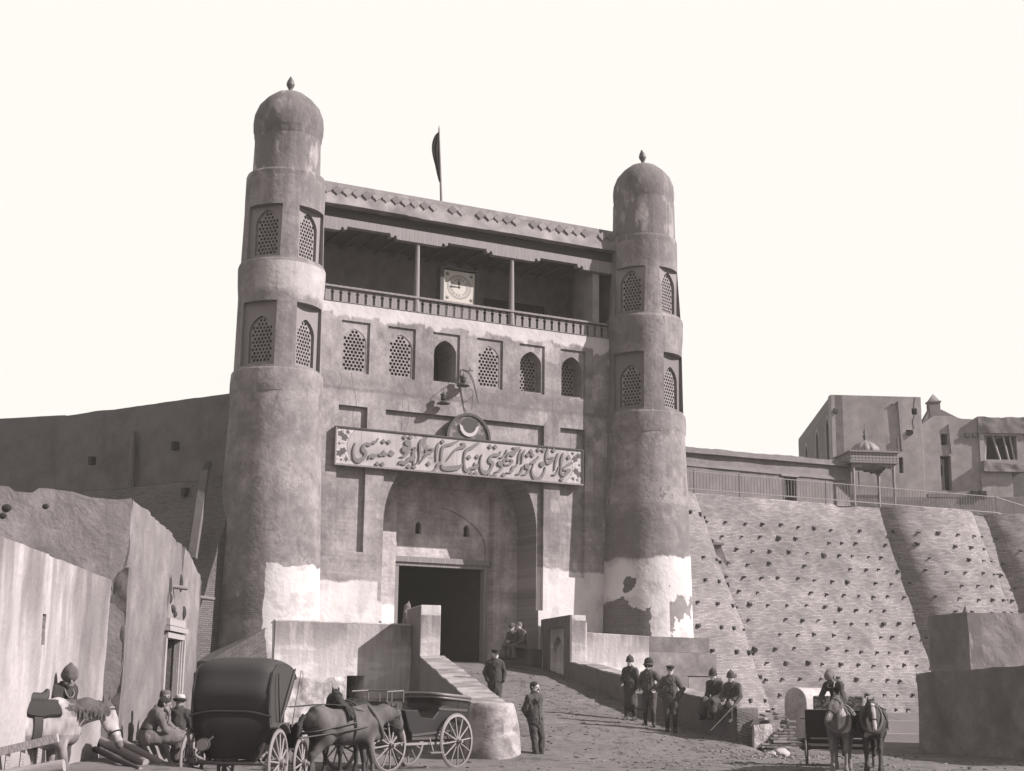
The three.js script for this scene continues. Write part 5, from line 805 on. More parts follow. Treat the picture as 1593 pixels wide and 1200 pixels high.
{
  const th = 145 * Math.PI / 180; const t = thing('hooded_carriage', 'black four-wheeled carriage seen from behind with its leather hood raised', 'carriage', [-11.94, -0.03, 25.57], th);
  const prof = [[-0.1, 0.72], [-0.24, 1.0], [-0.34, 1.3], [-0.33, 1.62], [-0.22, 1.88], [0.0, 2.0], [0.4, 2.02], [0.8, 1.96], [1.0, 1.82]];
  const C = new THREE.CatmullRomCurve3(prof.map(([z, y]) => V3(0, y, z)));
  const shell = (o) => (u, v) => { const p = C.getPoint(v), s = u * 2 - 1, e = Math.pow(Math.abs(s), 5), k = sstep(0.1, 0.5, v); return V3(s * (0.62 - o), p.y - e * 0.1 * k - o * 0.9 * k, p.z + o * (1 - k) + e * 0.05 + 0.012 * Math.sin(v * 34) * (1 - Math.abs(s) * 0.2) * sstep(0.15, 0.3, v)); };
  local(t, 'hood', slab(24, 60, shell(0), shell(0.03), 1.2, 2), leather);
  const side = prof.slice(1).map(([z, y]) => [z, y - 0.08]).concat([[0.72, 1.4], [0.3, 1.05], [0.0, 0.98]]);
  for (const s of [-1, 1]) { const g = uvm(poly(side.map(([z, y]) => [-z, y]), 0.03)).rotateY(Math.PI / 2).translate(s * 0.6 - 0.015, 0, 0); local(t, 'hood_side', g, leather); local(t, 'hood_iron', tube([[s * 0.66, 1.0, 0.12], [s * 0.68, 1.35, -0.05], [s * 0.67, 1.78, -0.1]], 0.016, 16, 6), M.iron); local(t, 'hood_bow', tube([[s * 0.64, 1.0, 0.14], [s * 0.64, 1.5, 0.55], [s * 0.63, 1.86, 0.9]], 0.018, 16, 6), M.woodDark); }
  local(t, 'hood_seam', tube([[-0.63, 1.14, -0.31], [-0.35, 1.2, -0.34], [0, 1.21, -0.345], [0.35, 1.2, -0.34], [0.63, 1.14, -0.31]], 0.022, 24, 6), flat(0.035, 0.4));
  local(t, 'body', slab(16, 24, (u, v) => { const s = u * 2 - 1, b = mix(0.5, 1.12, v); return V3(s * (0.46 + 0.14 * v), b, -0.1 - 0.2 * Math.sin(v * 1.9) + 0.14 * Math.pow(Math.abs(s), 4)); }, (u, v) => V3((u * 2 - 1) * (0.45 + 0.13 * v), mix(0.5, 1.0, v), 0.85), 1, 1), coach);
  local(t, 'footboard', join([box(-0.4, 0.4, 0.55, 0.6, 0.85, 1.5), box(-0.45, 0.45, 0.6, 0.98, 1.72, 1.77)]), coach); local(t, 'driver_seat', join([box(-0.45, 0.45, 0.9, 1.02, 1.0, 1.35), box(-0.45, 0.45, 1.02, 1.22, 0.98, 1.03)]), seatM);
  local(t, 'rear_axle', rod([-0.68, 0.44, 0], [0.68, 0.44, 0], 0.035, 0.035, 10), spring); local(t, 'front_axle', rod([-0.62, 0.38, 1.45], [0.62, 0.38, 1.45], 0.03, 0.03, 10), spring); local(t, 'perch', bar([0, 0.44, 0], [0, 0.42, 1.5], 0.06, 0.06), M.woodDark);
  for (const s of [-1, 1]) { cspring(t, s * 0.5, 0, 1); cspring(t, s * 0.45, 1.45, 0.9); wheel(t, s * 0.68, 0.45, 0, 0.5, wheelMat); wheel(t, s * 0.62, 0.38, 1.45, 0.4, wheelMat, 10);
    if (s > 0 ? false : true) local(t, 'mudguard', slab(4, 18, (u, v) => { const a = mix(0.55, 1.75, v); return V3(s * 0.68 + (u - 0.5) * 0.13, 0.45 + 0.6 * Math.sin(a + 0.55), -0.6 * Math.cos(a + 0.55)); }, (u, v) => { const a = mix(0.55, 1.75, v); return V3(s * 0.68 + (u - 0.5) * 0.13, 0.43 + 0.6 * Math.sin(a + 0.55), -0.59 * Math.cos(a + 0.55)); }, 0.3, 1), flat(0.1, 0.5));
    local(t, 'scroll_iron', tube([[s * 0.42, 0.66, -0.12], [s * 0.55, 0.74, -0.3], [s * 0.5, 0.56, -0.34], [s * 0.42, 0.5, -0.24]], 0.024, 20, 6), spring); }
  const l = local(t, 'lamp', join([clean(new THREE.CylinderGeometry(0.1, 0.1, 0.08, 24).rotateX(Math.PI / 2)), rod([0, 0, 0.02], [-0.12, 0.12, 0.1], 0.02, 0.02)]), M.iron); l.position.set(0.36, 0.72, -0.42); const lg = local(l, 'lens', clean(new THREE.CylinderGeometry(0.085, 0.085, 0.02, 24).rotateX(Math.PI / 2)), flat(0.3, 0.3)); lg.position.z = -0.045;
  local(t, 'whip', join([rod([-0.5, 0.95, 1.3], [-0.62, 1.75, 1.25], 0.01, 0.006, 6), tube([[-0.62, 1.75, 1.25], [-0.63, 1.85, 1.25], [-0.66, 1.8, 1.25], [-0.64, 1.5, 1.25]], 0.006, 20, 5)]), M.wood);
}
{
  const t = thing('open_carriage', 'dark open landau with folded hood and pale spoked wheels beside the ramp', 'carriage', [-6.29, 0, 20.28], -61.6 * Math.PI / 180);
  const side = [[-0.55, 1.2], [-0.45, 1.0], [-0.1, 0.72], [0.15, 0.62], [0.5, 0.6], [1.2, 0.6], [1.35, 0.78], [1.5, 1.12], [1.1, 1.12], [1.0, 0.98], [0.6, 0.95], [0.3, 1.2]];
  local(t, 'body', uvm(poly(side.map(([z, y]) => [-z, y]), 0.96, [], 0.02)).rotateY(Math.PI / 2).translate(-0.48, 0, 0), coach);
  local(t, 'body_moulding', join([bar([0.5, 1.12, -0.5], [0.5, 1.16, 0.45], 0.03, 0.05), bar([0.51, 0.74, -0.12], [0.51, 0.66, 1.3], 0.025, 0.04), bar([0.5, 0.6, 0.0], [0.5, 0.6, 1.3], 0.04, 0.05)]), flat(0.09, 0.35));
  const ov = (y, k, dz) => { const q = []; for (let i = 0; i < 16; i++) { const a = i / 16 * Math.PI * 2; q.push([0.57 * k * Math.sign(Math.cos(a)) * Math.pow(Math.abs(Math.cos(a)), 0.5), y + 0.05 * Math.sin(a), dz + 0.62 * k * Math.sign(Math.sin(a)) * Math.pow(Math.abs(Math.sin(a)), 0.7)]); } return q; };
  local(t, 'folded_hood', join([tube(ov(1.40, 1, -0.15), 0.035, 64, 8, true), tube(ov(1.34, 0.98, -0.15), 0.03, 64, 8, true)]), flat(0.16, 0.5));
  local(t, 'hood_leather', slab(40, 6, (u, v) => { const a = u * Math.PI * 2 * 0.999; return V3(0.56 * Math.sign(Math.cos(a)) * Math.pow(Math.abs(Math.cos(a)), 0.5) * mix(0.9, 1, v), mix(1.14, 1.36, v) + 0.04 * Math.sin(a), -0.15 + mix(0.5, 0.6, v) * Math.sign(Math.sin(a)) * Math.pow(Math.abs(Math.sin(a)), 0.7)); }, (u, v) => { const a = u * Math.PI * 2 * 0.999; return V3(0.5 * Math.sign(Math.cos(a)) * Math.pow(Math.abs(Math.cos(a)), 0.5) * mix(0.9, 1, v), mix(1.14, 1.36, v), -0.15 + 0.54 * Math.sign(Math.sin(a)) * Math.pow(Math.abs(Math.sin(a)), 0.7)); }, 3, 0.3), flat(0.03, 0.6));
  local(t, 'seat_cushion', join([box(-0.44, 0.44, 1.02, 1.14, -0.4, 0.2, 0.03)]), seatM);
  local(t, 'driver_box', join([box(-0.42, 0.42, 0.95, 1.3, 1.5, 1.95), box(-0.4, 0.4, 0.6, 0.66, 1.5, 2.35)]), flat(0.035, 0.5)); local(t, 'box_rail', join([rod([-0.44, 1.5, 1.5], [0.44, 1.5, 1.5], 0.014, 0.014), ...[-0.44, -0.15, 0.15, 0.44].map((x) => rod([x, 1.28, 1.5], [x, 1.5, 1.5], 0.012, 0.012)), rod([0.44, 1.5, 1.5], [0.44, 1.48, 2.0], 0.014, 0.014), rod([0.44, 1.48, 2.0], [0.44, 1.28, 2.0], 0.012, 0.012), rod([-0.44, 1.5, 1.5], [-0.44, 1.48, 2.0], 0.014, 0.014)]), spring); local(t, 'dashboard', at(box(-0.45, 0.45, 0, 0.5, -0.02, 0.02), 0, 0.64, 2.36, 0, 0.35), leather);
  local(t, 'rear_axle', rod([-0.62, 0.53, 0], [0.62, 0.53, 0], 0.03, 0.03, 10), spring); local(t, 'front_axle', rod([-0.6, 0.5, 2.1], [0.6, 0.5, 2.1], 0.03, 0.03, 10), spring); local(t, 'perch', bar([0.0, 0.55, -0.1], [0.0, 0.55, 2.1], 0.05, 0.06), wheelMat);
  local(t, 'side_bar', bar([0.5, 0.5, -0.2], [0.5, 0.5, 2.1], 0.03, 0.045), wheelMat); local(t, 'step', join([rod([0.52, 0.6, 0.75], [0.62, 0.35, 0.75], 0.014, 0.014), box(0.55, 0.72, 0.32, 0.345, 0.55, 0.95)]), spring);
  for (const s of [-1, 1]) { cspring(t, s * 0.46, 0, 1); cspring(t, s * 0.44, 2.1, 0.9); wheel(t, s * 0.62, 0.53, 0, 0.53, wheelMat, 12); wheel(t, s * 0.6, 0.5, 2.1, 0.5, wheelMat, 12); local(t, 'spring_iron', tube([[s * 0.5, 0.62, 0.5], [s * 0.5, 0.72, 0.2], [s * 0.47, 0.62, 0.05]], 0.02, 14, 6), spring); }
}
{
  const t = thing('horse_cart', 'dark pair-horse carriage with patterned seat back behind the two horses at right', 'carriage', [2.5, 0, 22.25], -40 * Math.PI / 180);
  local(t, 'body', join([box(-0.62, 0.62, 0.5, 0.62, -1.5, 0.3, 0.02), at(box(-0.7, 0.7, 0, 0.72, -0.025, 0.025), 0, 0.5, 0.36, 0, 0.2), box(-0.64, -0.58, 0.62, 1.12, -1.45, 0.25), box(0.58, 0.64, 0.62, 1.12, -1.45, 0.25)]), coach);
  const pat = mapped(colorTex(256, 256, (u, v) => { const a = fbm(u * 9, v * 9, 900, 2); return a > 0.52 ? (fbm(u * 22, v * 22, 903, 2) > 0.5 ? 0.34 : 0.16) : 0.06; }, 1.2, 1.2), null);
  local(t, 'seat_back', at(box(-0.56, 0.56, 0, 0.68, -0.06, 0.06, 0.05), 0, 0.82, -1.2, 0, -0.12), pat); local(t, 'seat', box(-0.56, 0.56, 0.85, 1.0, -1.15, -0.6, 0.03), seatM);
  for (const s of [-1, 1]) { wheel(t, s * 0.72, 0.5, -1.1, 0.5, flat(0.08, 0.6)); wheel(t, s * 0.7, 0.4, 0.15, 0.4, flat(0.08, 0.6), 10); }
  local(t, 'axle', join([rod([-0.72, 0.5, -1.1], [0.72, 0.5, -1.1], 0.03, 0.03), rod([-0.7, 0.4, 0.15], [0.7, 0.4, 0.15], 0.03, 0.03)]), M.iron); local(t, 'pole', rod([0, 0.55, 0.3], [0, 0.8, 2.5], 0.035, 0.028), M.wood); local(t, 'swingletree', rod([-0.6, 0.6, 0.5], [0.6, 0.6, 0.5], 0.025, 0.025), M.wood);
  local(t, 'mudguard', join([box(-0.84, -0.62, 0.98, 1.0, -1.5, -0.7), box(0.62, 0.84, 0.98, 1.0, -1.5, -0.7)]), coach);
}
// wooden rail of a cart bed, lower left corner
{
  const t = thing('cart_rail', 'pale wooden side rail of a cart bed at the lower left corner', 'cart', [-15.55, 0.2, 29.0]);
  const A = (u, y) => [mix(-16.3, -15.13, u), y, mix(28.1, 28.62, u)];
  part(t, 'top_rail', bar(A(0, 0.58 + 0.0), A(1, 0.9), 0.08, 0.1), M.woodPale); part(t, 'top_rail', bar(A(0, 0.3), A(0.95, 0.6), 0.06, 0.05), M.wood); part(t, 'bed_log', rod(A(0.2, 0.36), A(1.08, 0.56), 0.09, 0.085, 12), M.woodPale); part(t, 'bed_plank', bar(A(0, 0.2), A(1, 0.4), 0.3, 0.05), M.wood);
  for (const u of [0.12, 0.34, 0.52, 0.66, 0.82]) part(t, 'upright', bar(A(u, 0.1), [A(u, 0)[0] + 0.02, 0.58 + 0.32 * u, A(u, 0)[2]], 0.06, 0.05), M.woodPale);
}
// ---------------------------------------------------------------- figures: smooth-joined fields meshed with surface nets
// primitive: { a, b, r0, r1, k, fx, fz } tapered capsule, optionally flattened in x / z about its axis
function field(prims, cell) {
  const lo = V3(1e9, 1e9, 1e9), hi = V3(-1e9, -1e9, -1e9);
  for (const p of prims) { const r = Math.max(p.r0, p.r1) + cell * 3; for (const q of [p.a, p.b]) { lo.min(V3(q[0] - r, q[1] - r, q[2] - r)); hi.max(V3(q[0] + r, q[1] + r, q[2] + r)); } }
  const nx = Math.ceil((hi.x - lo.x) / cell) + 1, ny = Math.ceil((hi.y - lo.y) / cell) + 1, nz = Math.ceil((hi.z - lo.z) / cell) + 1, F = new Float32Array(nx * ny * nz).fill(10);
  for (const p of prims) {
    const k = p.k ?? 0.03, fx = p.fx ?? 1, fz = p.fz ?? 1, R = Math.max(p.r0, p.r1) + k + cell * 2, ax = p.a[0], ay = p.a[1], az = p.a[2], bx = p.b[0] - ax, by = p.b[1] - ay, bz = p.b[2] - az, bb = Math.max(1e-9, (bx / fx) * (bx / fx) + by * by + (bz / fz) * (bz / fz));
    const I = (v, l, n) => Math.max(0, Math.min(n - 1, Math.floor((v - l) / cell)));
    const x0 = I(Math.min(ax, p.b[0]) - R, lo.x, nx), x1 = I(Math.max(ax, p.b[0]) + R, lo.x, nx), y0 = I(Math.min(ay, p.b[1]) - R, lo.y, ny), y1 = I(Math.max(ay, p.b[1]) + R, lo.y, ny), z0 = I(Math.min(az, p.b[2]) - R, lo.z, nz), z1 = I(Math.max(az, p.b[2]) + R, lo.z, nz);
    for (let z = z0; z <= z1; z++) for (let y = y0; y <= y1; y++) for (let x = x0; x <= x1; x++) {
      const dx = (lo.x + x * cell - ax) / fx, dy = lo.y + y * cell - ay, dz = (lo.z + z * cell - az) / fz; let t = (dx * bx / fx + dy * by + dz * bz / fz) / bb; t = t < 0 ? 0 : t > 1 ? 1 : t;
      const ex = dx - t * bx / fx, ey = dy - t * by, ez = dz - t * bz / fz; const d = (Math.sqrt(ex * ex + ey * ey + ez * ez) - (p.r0 + (p.r1 - p.r0) * t)) * Math.min(1, fx, fz);
      const i = (z * ny + y) * nx + x, a = F[i];
      if (p.cut) { F[i] = Math.max(a, -d); continue; }
      const h = Math.max(k - Math.abs(a - d), 0); F[i] = Math.min(a, d) - (k > 0 ? h * h / (4 * k) : 0);
    }
  }
  return { F, nx, ny, nz, lo, cell };
}
function nets({ F, nx, ny, nz, lo, cell }) {
  const id = new Int32Array(nx * ny * nz).fill(-1), P = [], idx = []; const at3 = (x, y, z) => F[(z * ny + y) * nx + x];
  const E = [[0, 1], [2, 3], [4, 5], [6, 7], [0, 2], [1, 3], [4, 6], [5, 7], [0, 4], [1, 5], [2, 6], [3, 7]];
  for (let z = 0; z < nz - 1; z++) for (let y = 0; y < ny - 1; y++) for (let x = 0; x < nx - 1; x++) {
    const c = [at3(x, y, z), at3(x + 1, y, z), at3(x, y + 1, z), at3(x + 1, y + 1, z), at3(x, y, z + 1), at3(x + 1, y, z + 1), at3(x, y + 1, z + 1), at3(x + 1, y + 1, z + 1)];
    let m = 0; for (let i = 0; i < 8; i++) if (c[i] < 0) m++; if (!m || m === 8) continue;
    let sx = 0, sy = 0, sz = 0, n = 0; for (const [a, b] of E) if ((c[a] < 0) !== (c[b] < 0)) { const t = c[a] / (c[a] - c[b]); sx += (a & 1) + ((b & 1) - (a & 1)) * t; sy += (a >> 1 & 1) + ((b >> 1 & 1) - (a >> 1 & 1)) * t; sz += (a >> 2) + ((b >> 2) - (a >> 2)) * t; n++; }
    id[(z * ny + y) * nx + x] = P.length / 3; P.push(lo.x + (x + sx / n) * cell, lo.y + (y + sy / n) * cell, lo.z + (z + sz / n) * cell);
  }
  const V = (x, y, z) => id[(z * ny + y) * nx + x]; const quad = (a, b, c, d, f) => { if (a < 0 || b < 0 || c < 0 || d < 0) return; f ? idx.push(a, b, c, a, c, d) : idx.push(a, c, b, a, d, c); };
  for (let z = 1; z < nz - 1; z++) for (let y = 1; y < ny - 1; y++) for (let x = 1; x < nx - 1; x++) {
    const s = at3(x, y, z) < 0;
    if (s !== at3(x + 1, y, z) < 0) quad(V(x, y - 1, z - 1), V(x, y, z - 1), V(x, y, z), V(x, y - 1, z), s);
    if (s !== at3(x, y + 1, z) < 0) quad(V(x - 1, y, z - 1), V(x - 1, y, z), V(x, y, z), V(x, y, z - 1), s);
    if (s !== at3(x, y, z + 1) < 0) quad(V(x - 1, y - 1, z), V(x, y - 1, z), V(x, y, z), V(x - 1, y, z), s);
  }
  const g = new THREE.BufferGeometry(); g.setAttribute('position', new THREE.Float32BufferAttribute(P, 3)); g.setIndex(idx); g.computeVertexNormals(); return g;
}
function blob(prims, cell, wrinkle = 0, seed = 1, freq = 9) {
  const g = nets(field(prims, cell));
  if (wrinkle) { const p = g.attributes.position, n = g.attributes.normal; for (let i = 0; i < p.count; i++) { const x = p.getX(i), y = p.getY(i), z = p.getZ(i), w = (noise3(x * freq + 20, y * freq * 0.55 + 20, z * freq + 20, seed) - 0.5) * 2 * wrinkle + (noise3(x * freq * 2.6 + 9, y * freq * 1.6 + 9, z * freq * 2.6 + 9, seed + 3) - 0.5) * wrinkle; p.setXYZ(i, x + n.getX(i) * w, y + n.getY(i) * w, z + n.getZ(i) * w); } g.computeVertexNormals(); }
  return clean(g);
}
const lerp3 = (a, b, t) => [mix(a[0], b[0], t), mix(a[1], b[1], t), mix(a[2], b[2], t)], add3 = (a, b) => [a[0] + b[0], a[1] + b[1], a[2] + b[2]], sub3 = (a, b) => [a[0] - b[0], a[1] - b[1], a[2] - b[2]], mul3 = (a, s) => [a[0] * s, a[1] * s, a[2] * s];
const len3 = (a) => Math.hypot(...a), nrm3 = (a) => mul3(a, 1 / (len3(a) || 1)), cross3 = (a, b) => [a[1] * b[2] - a[2] * b[1], a[2] * b[0] - a[0] * b[2], a[0] * b[1] - a[1] * b[0]];
const cap = (a, b, r0, r1 = r0, o = {}) => ({ a, b, r0, r1, ...o });
const skin = flat(0.5, 0.6), skinDark = flat(0.3, 0.65);

// joints are written facing +z with the left side at +x
const stand = { pelvis: [0, 0.94, 0], waist: [0, 1.08, 0.01], neck: [0, 1.46, 0], head: [0, 1.62, 0.03], look: [0, 0, 1], sl: [0.168, 1.385, 0], sr: [-0.168, 1.385, 0], el: [0.25, 1.13, -0.03], er: [-0.25, 1.13, -0.03], wl: [0.26, 0.88, 0.06], wr: [-0.26, 0.88, 0.06], hl: [0.095, 0.9, 0], hr: [-0.095, 0.9, 0], kl: [0.1, 0.5, 0.03], kr: [-0.1, 0.5, 0.03], al: [0.1, 0.09, -0.02], ar: [-0.1, 0.09, -0.02], tl: [0.13, 0.035, 0.15], tr: [-0.13, 0.035, 0.15] };
const seatPose = { pelvis: [0, 0.1, 0], waist: [0, 0.26, 0.02], neck: [0, 0.62, 0.06], head: [0, 0.77, 0.1], look: [0, -0.1, 1], sl: [0.18, 0.56, 0.05], sr: [-0.18, 0.56, 0.05], el: [0.25, 0.3, 0.1], er: [-0.25, 0.3, 0.1], wl: [0.13, 0.17, 0.3], wr: [-0.13, 0.17, 0.3], hl: [0.1, 0.08, 0.03], hr: [-0.1, 0.08, 0.03], kl: [0.12, 0.1, 0.43], kr: [-0.12, 0.1, 0.43], al: [0.12, -0.3, 0.4], ar: [-0.12, -0.3, 0.4], tl: [0.14, -0.35, 0.57], tr: [-0.14, -0.35, 0.57] };
function headGeo(J) {                                                     // head with brow, eyes, nose, mouth, chin and ears
  const L = nrm3(J.look), X = nrm3(cross3([0, 1, 0], L)), Y = cross3(L, X), H = J.head, q = (x, y, z) => add3(H, add3(add3(mul3(X, x), mul3(Y, y)), mul3(L, z)));
  const pr = [cap(q(0, 0.035, -0.02), q(0, 0.04, 0.02), 0.082, 0.08, { k: 0.02 }), cap(q(0, -0.03, 0.03), q(0, -0.075, 0.05), 0.062, 0.04, { k: 0.03 }), cap(q(-0.035, -0.05, 0.03), q(0.035, -0.05, 0.03), 0.04, 0.04, { k: 0.02 }), cap(q(0, 0.02, 0.095), q(0, -0.022, 0.115), 0.011, 0.017, { k: 0.014 }), cap(q(-0.04, 0.035, 0.078), q(0.04, 0.035, 0.078), 0.016, 0.016, { k: 0.012 }), cap(q(-0.02, -0.052, 0.088), q(0.02, -0.052, 0.088), 0.01, 0.01, { k: 0.008 }), cap(q(0, -0.093, 0.075), q(0, -0.093, 0.075), 0.022, 0.022, { k: 0.02 }),
    cap(q(0.085, 0.0, -0.01), q(0.088, 0.03, -0.02), 0.012, 0.017, { k: 0.006 }), cap(q(-0.085, 0.0, -0.01), q(-0.088, 0.03, -0.02), 0.012, 0.017, { k: 0.006 }),
    { ...cap(q(-0.034, 0.014, 0.102), q(-0.034, 0.014, 0.104), 0.016), cut: true }, { ...cap(q(0.034, 0.014, 0.102), q(0.034, 0.014, 0.104), 0.016), cut: true }, cap(q(0, -0.05, -0.01), lerp3(H, J.neck, 0.9), 0.052, 0.058, { k: 0.03 })];
  return { g: blob(pr, 0.0075), q };
}
function handGeo(w, dir, side, curl = 0.9) {                                // palm, four unequal bent fingers and a thumb from the side of the palm
  const D = nrm3(dir), S = nrm3(cross3(D, [0, 0.2, 1])), N = nrm3(cross3(S, D)), q = (d, s, n) => add3(w, add3(add3(mul3(D, d), mul3(S, s * side)), mul3(N, n)));
  const pr = [cap(q(0, 0, 0), q(0.03, 0, 0), 0.024, 0.028, { k: 0.01 }), cap(q(0.03, -0.022, 0), q(0.085, -0.028, 0), 0.015, 0.013, { k: 0.012 }), cap(q(0.03, 0.018, 0), q(0.085, 0.026, 0), 0.016, 0.014, { k: 0.012 }), cap(q(0.03, 0, 0), q(0.088, 0, 0), 0.016, 0.014, { k: 0.012 })];
  [[-0.032, 0.045], [-0.011, 0.056], [0.011, 0.06], [0.032, 0.052]].forEach(([s, l]) => { const a = q(0.085, s, 0), b = q(0.085 + l * 0.55, s * 1.05, l * 0.3 * curl), c = q(0.085 + l * 0.85, s * 1.05, l * 0.75 * curl); pr.push(cap(a, b, 0.0095, 0.009, { k: 0.003 }), cap(b, c, 0.009, 0.0078, { k: 0.003 })); });
  const t0 = q(0.025, 0.028, 0.004), t1 = q(0.06, 0.055, 0.018), t2 = q(0.09, 0.06, 0.03); pr.push(cap(t0, t1, 0.013, 0.011, { k: 0.006 }), cap(t1, t2, 0.011, 0.0085, { k: 0.003 }));
  return blob(pr, 0.0055);
}
function person(label, pos, turn, o) {
  const J = { ...(o.base || stand), ...(o.pose || {}) }, k = o.scale || 1; const t = thing('person', label, 'person', pos, turn * Math.PI / 180, o.group);
  if (o.tilt) { t.rotation.order = 'YXZ'; t.rotation.z = o.tilt[0]; t.rotation.x = o.tilt[1]; } t.scale.setScalar(k); const sd = o.seed || 1;
  // one continuous body
  const core = [cap(J.pelvis, J.waist, 0.125, 0.115, { fz: 0.75, k: 0.05 }), cap(J.waist, lerp3(J.waist, J.neck, 0.75), 0.12, 0.14, { fz: 0.72, k: 0.05 }), cap(J.sl, J.sr, 0.065, 0.065, { k: 0.05 }), cap(lerp3(J.waist, J.neck, 0.8), J.neck, 0.09, 0.06, { k: 0.05 }), cap(J.neck, lerp3(J.neck, J.head, 0.7), 0.056, 0.054, { k: 0.02 })];
  for (const s of ['l', 'r']) { core.push(cap(J['s' + s], J['e' + s], 0.05, 0.04, { k: 0.03 }), cap(J['e' + s], J['w' + s], 0.04, 0.026, { k: 0.02 }), cap(J['h' + s], J['k' + s], 0.08, 0.055, { k: 0.04 }), cap(J['k' + s], J['a' + s], 0.052, 0.036, { k: 0.03 }), cap(J['a' + s], J['t' + s], 0.038, 0.03, { k: 0.03 })); }
  const hd = headGeo(J); const geos = [blob(core, 0.016), hd.g];
  for (const [s, sg] of [['l', 1], ['r', -1]]) if (!(o.hidden || '').includes(s)) geos.push(handGeo(J['w' + s], sub3(J['w' + s], J['e' + s]), sg));
  local(t, 'body', join(geos), o.skin || skin);
  for (const x of [-0.034, 0.034]) local(t, 'eye', clean(new THREE.SphereGeometry(0.011, 8, 6)).translate(...hd.q(x, 0.014, 0.088)), M.black);
  const q = hd.q;
  // clothes
  const c = o.coat, cr = [cap(lerp3(J.pelvis, J.waist, 0.3), J.waist, 0.155, 0.15, { fz: 0.78, k: 0.05 }), cap(J.waist, lerp3(J.waist, J.neck, 0.72), 0.155, 0.17, { fz: 0.74, k: 0.06 }), cap(J.sl, J.sr, 0.08, 0.08, { k: 0.08 }), cap(lerp3(J.waist, J.neck, 0.8), lerp3(J.neck, J.head, 0.12), 0.11, 0.075, { k: 0.05 })];
  for (const s of ['l', 'r']) cr.push(cap(J['s' + s], J['e' + s], 0.078, 0.066, { k: 0.04 }), cap(J['e' + s], lerp3(J['e' + s], J['w' + s], 0.96), 0.066, 0.052, { k: 0.02 }));
  if (c.skirt !== undefined) { const y = c.skirt; cr.push(cap(J.waist, [J.pelvis[0], mix(J.pelvis[1], y, 0.35), J.pelvis[2]], 0.155, 0.18, { fz: 0.8, k: 0.05 }), cap([J.pelvis[0], mix(J.pelvis[1], y, 0.3), J.pelvis[2]], [J.pelvis[0], y + 0.17, J.pelvis[2] - 0.01], 0.18, c.flare || 0.2, { fz: 0.82, k: 0.05 })); }
  if (c.lap) for (const s of ['l', 'r']) cr.push(cap(J['h' + s], lerp3(J['h' + s], J['k' + s], 0.95), 0.13, 0.11, { k: 0.06 })); if (c.drape) cr.push(...c.drape);
  local(t, c.name || 'coat', blob(cr, 0.017, c.wrinkle ?? 0.019, sd * 13 + 2), c.mat);
  local(t, 'collar', blob([cap(add3(J.neck, [-0.05, 0.015, 0.02]), add3(J.neck, [0.05, 0.015, 0.02]), 0.05, 0.05, { k: 0.02 }), cap(add3(J.neck, [0, 0.0, -0.03]), add3(J.neck, [0, 0.02, -0.03]), 0.065, 0.065, { k: 0.03 })], 0.013, 0.004, sd), c.collar || c.mat);
  { const fr = [add3(J.neck, [0, -0.06, 0.105]), add3(lerp3(J.waist, J.neck, 0.5), [0, 0, 0.15]), add3(J.waist, [0, 0, 0.135]), ...(c.skirt !== undefined ? [[J.pelvis[0], mix(J.pelvis[1], c.skirt, 0.3), J.pelvis[2] + 0.165], [J.pelvis[0], c.skirt + 0.08, J.pelvis[2] + 0.172]] : [add3(J.pelvis, [0, 0, 0.14])])];
    local(t, 'front_seam', tube(fr, 0.009, 26, 5), M.black); const cv = new THREE.CatmullRomCurve3(fr.map((p) => V3(...p))); for (let i = 1; i < 5; i++) { const p = cv.getPoint(i / 6); local(t, 'button', clean(new THREE.SphereGeometry(0.012, 8, 6)).translate(p.x + 0.025, p.y, p.z + 0.004), M.paleIron); }
    for (const s of [-1, 1]) { local(t, 'lapel', tube([add3(J.neck, [0.06 * s, 0.02, 0.06]), add3(J.neck, [0.075 * s, -0.09, 0.125]), add3(lerp3(J.waist, J.neck, 0.55), [0.012 * s, 0, 0.155])], 0.014, 14, 5), c.collar || c.mat); if (c.skirt !== undefined) local(t, 'pocket_flap', at(box(-0.055, 0.055, -0.02, 0.02, -0.008, 0.008, 0.004), J.pelvis[0] + 0.11 * s, J.pelvis[1] - 0.02, J.pelvis[2] + 0.125, 0.6 * s), c.mat); } }
  if (o.belt) local(t, 'belt', clean(new THREE.TorusGeometry(0.165, 0.022, 6, 28).scale(1, 0.8, 1).rotateX(Math.PI / 2)).translate(J.waist[0], J.waist[1] - 0.02, J.waist[2]), M.black);
  const tr = []; for (const s of ['l', 'r']) tr.push(cap(J['h' + s], J['k' + s], o.breeches ? 0.125 : 0.1, o.breeches ? 0.085 : 0.078, { k: 0.05 }), cap(J['k' + s], lerp3(J['k' + s], J['a' + s], o.boots ? 0.35 : 0.95), o.breeches ? 0.075 : 0.076, o.boots ? 0.062 : 0.072, { k: 0.03 })); tr.push(cap(J.hl, J.hr, 0.115, 0.115, { k: 0.04 }));
  local(t, 'trousers', blob(tr, 0.016, 0.016, sd * 7 + 5, 11), o.trousers || c.mat);
  for (const s of ['l', 'r']) { const b = [cap(add3(J['a' + s], [0, -0.02, 0]), J['t' + s], 0.05, 0.038, { k: 0.03 })]; if (o.boots) b.push(cap(lerp3(J['k' + s], J['a' + s], 0.3), J['a' + s], 0.066, 0.05, { k: 0.03 })); local(t, o.boots ? 'boot' : 'shoe', blob(b, 0.013, 0.003, sd), o.boots || M.black); }
  // head wear and hair
  const put = (g, name, mat) => { const L = nrm3(J.look), X = nrm3(cross3([0, 1, 0], L)), Y = cross3(L, X); g.applyMatrix4(new THREE.Matrix4().makeBasis(V3(...X), V3(...Y), V3(...L)).setPosition(...J.head)); return local(t, name, g, mat); };
  const lath = (p) => clean(new THREE.LatheGeometry(p.map((v) => new THREE.Vector2(...v)), 24));
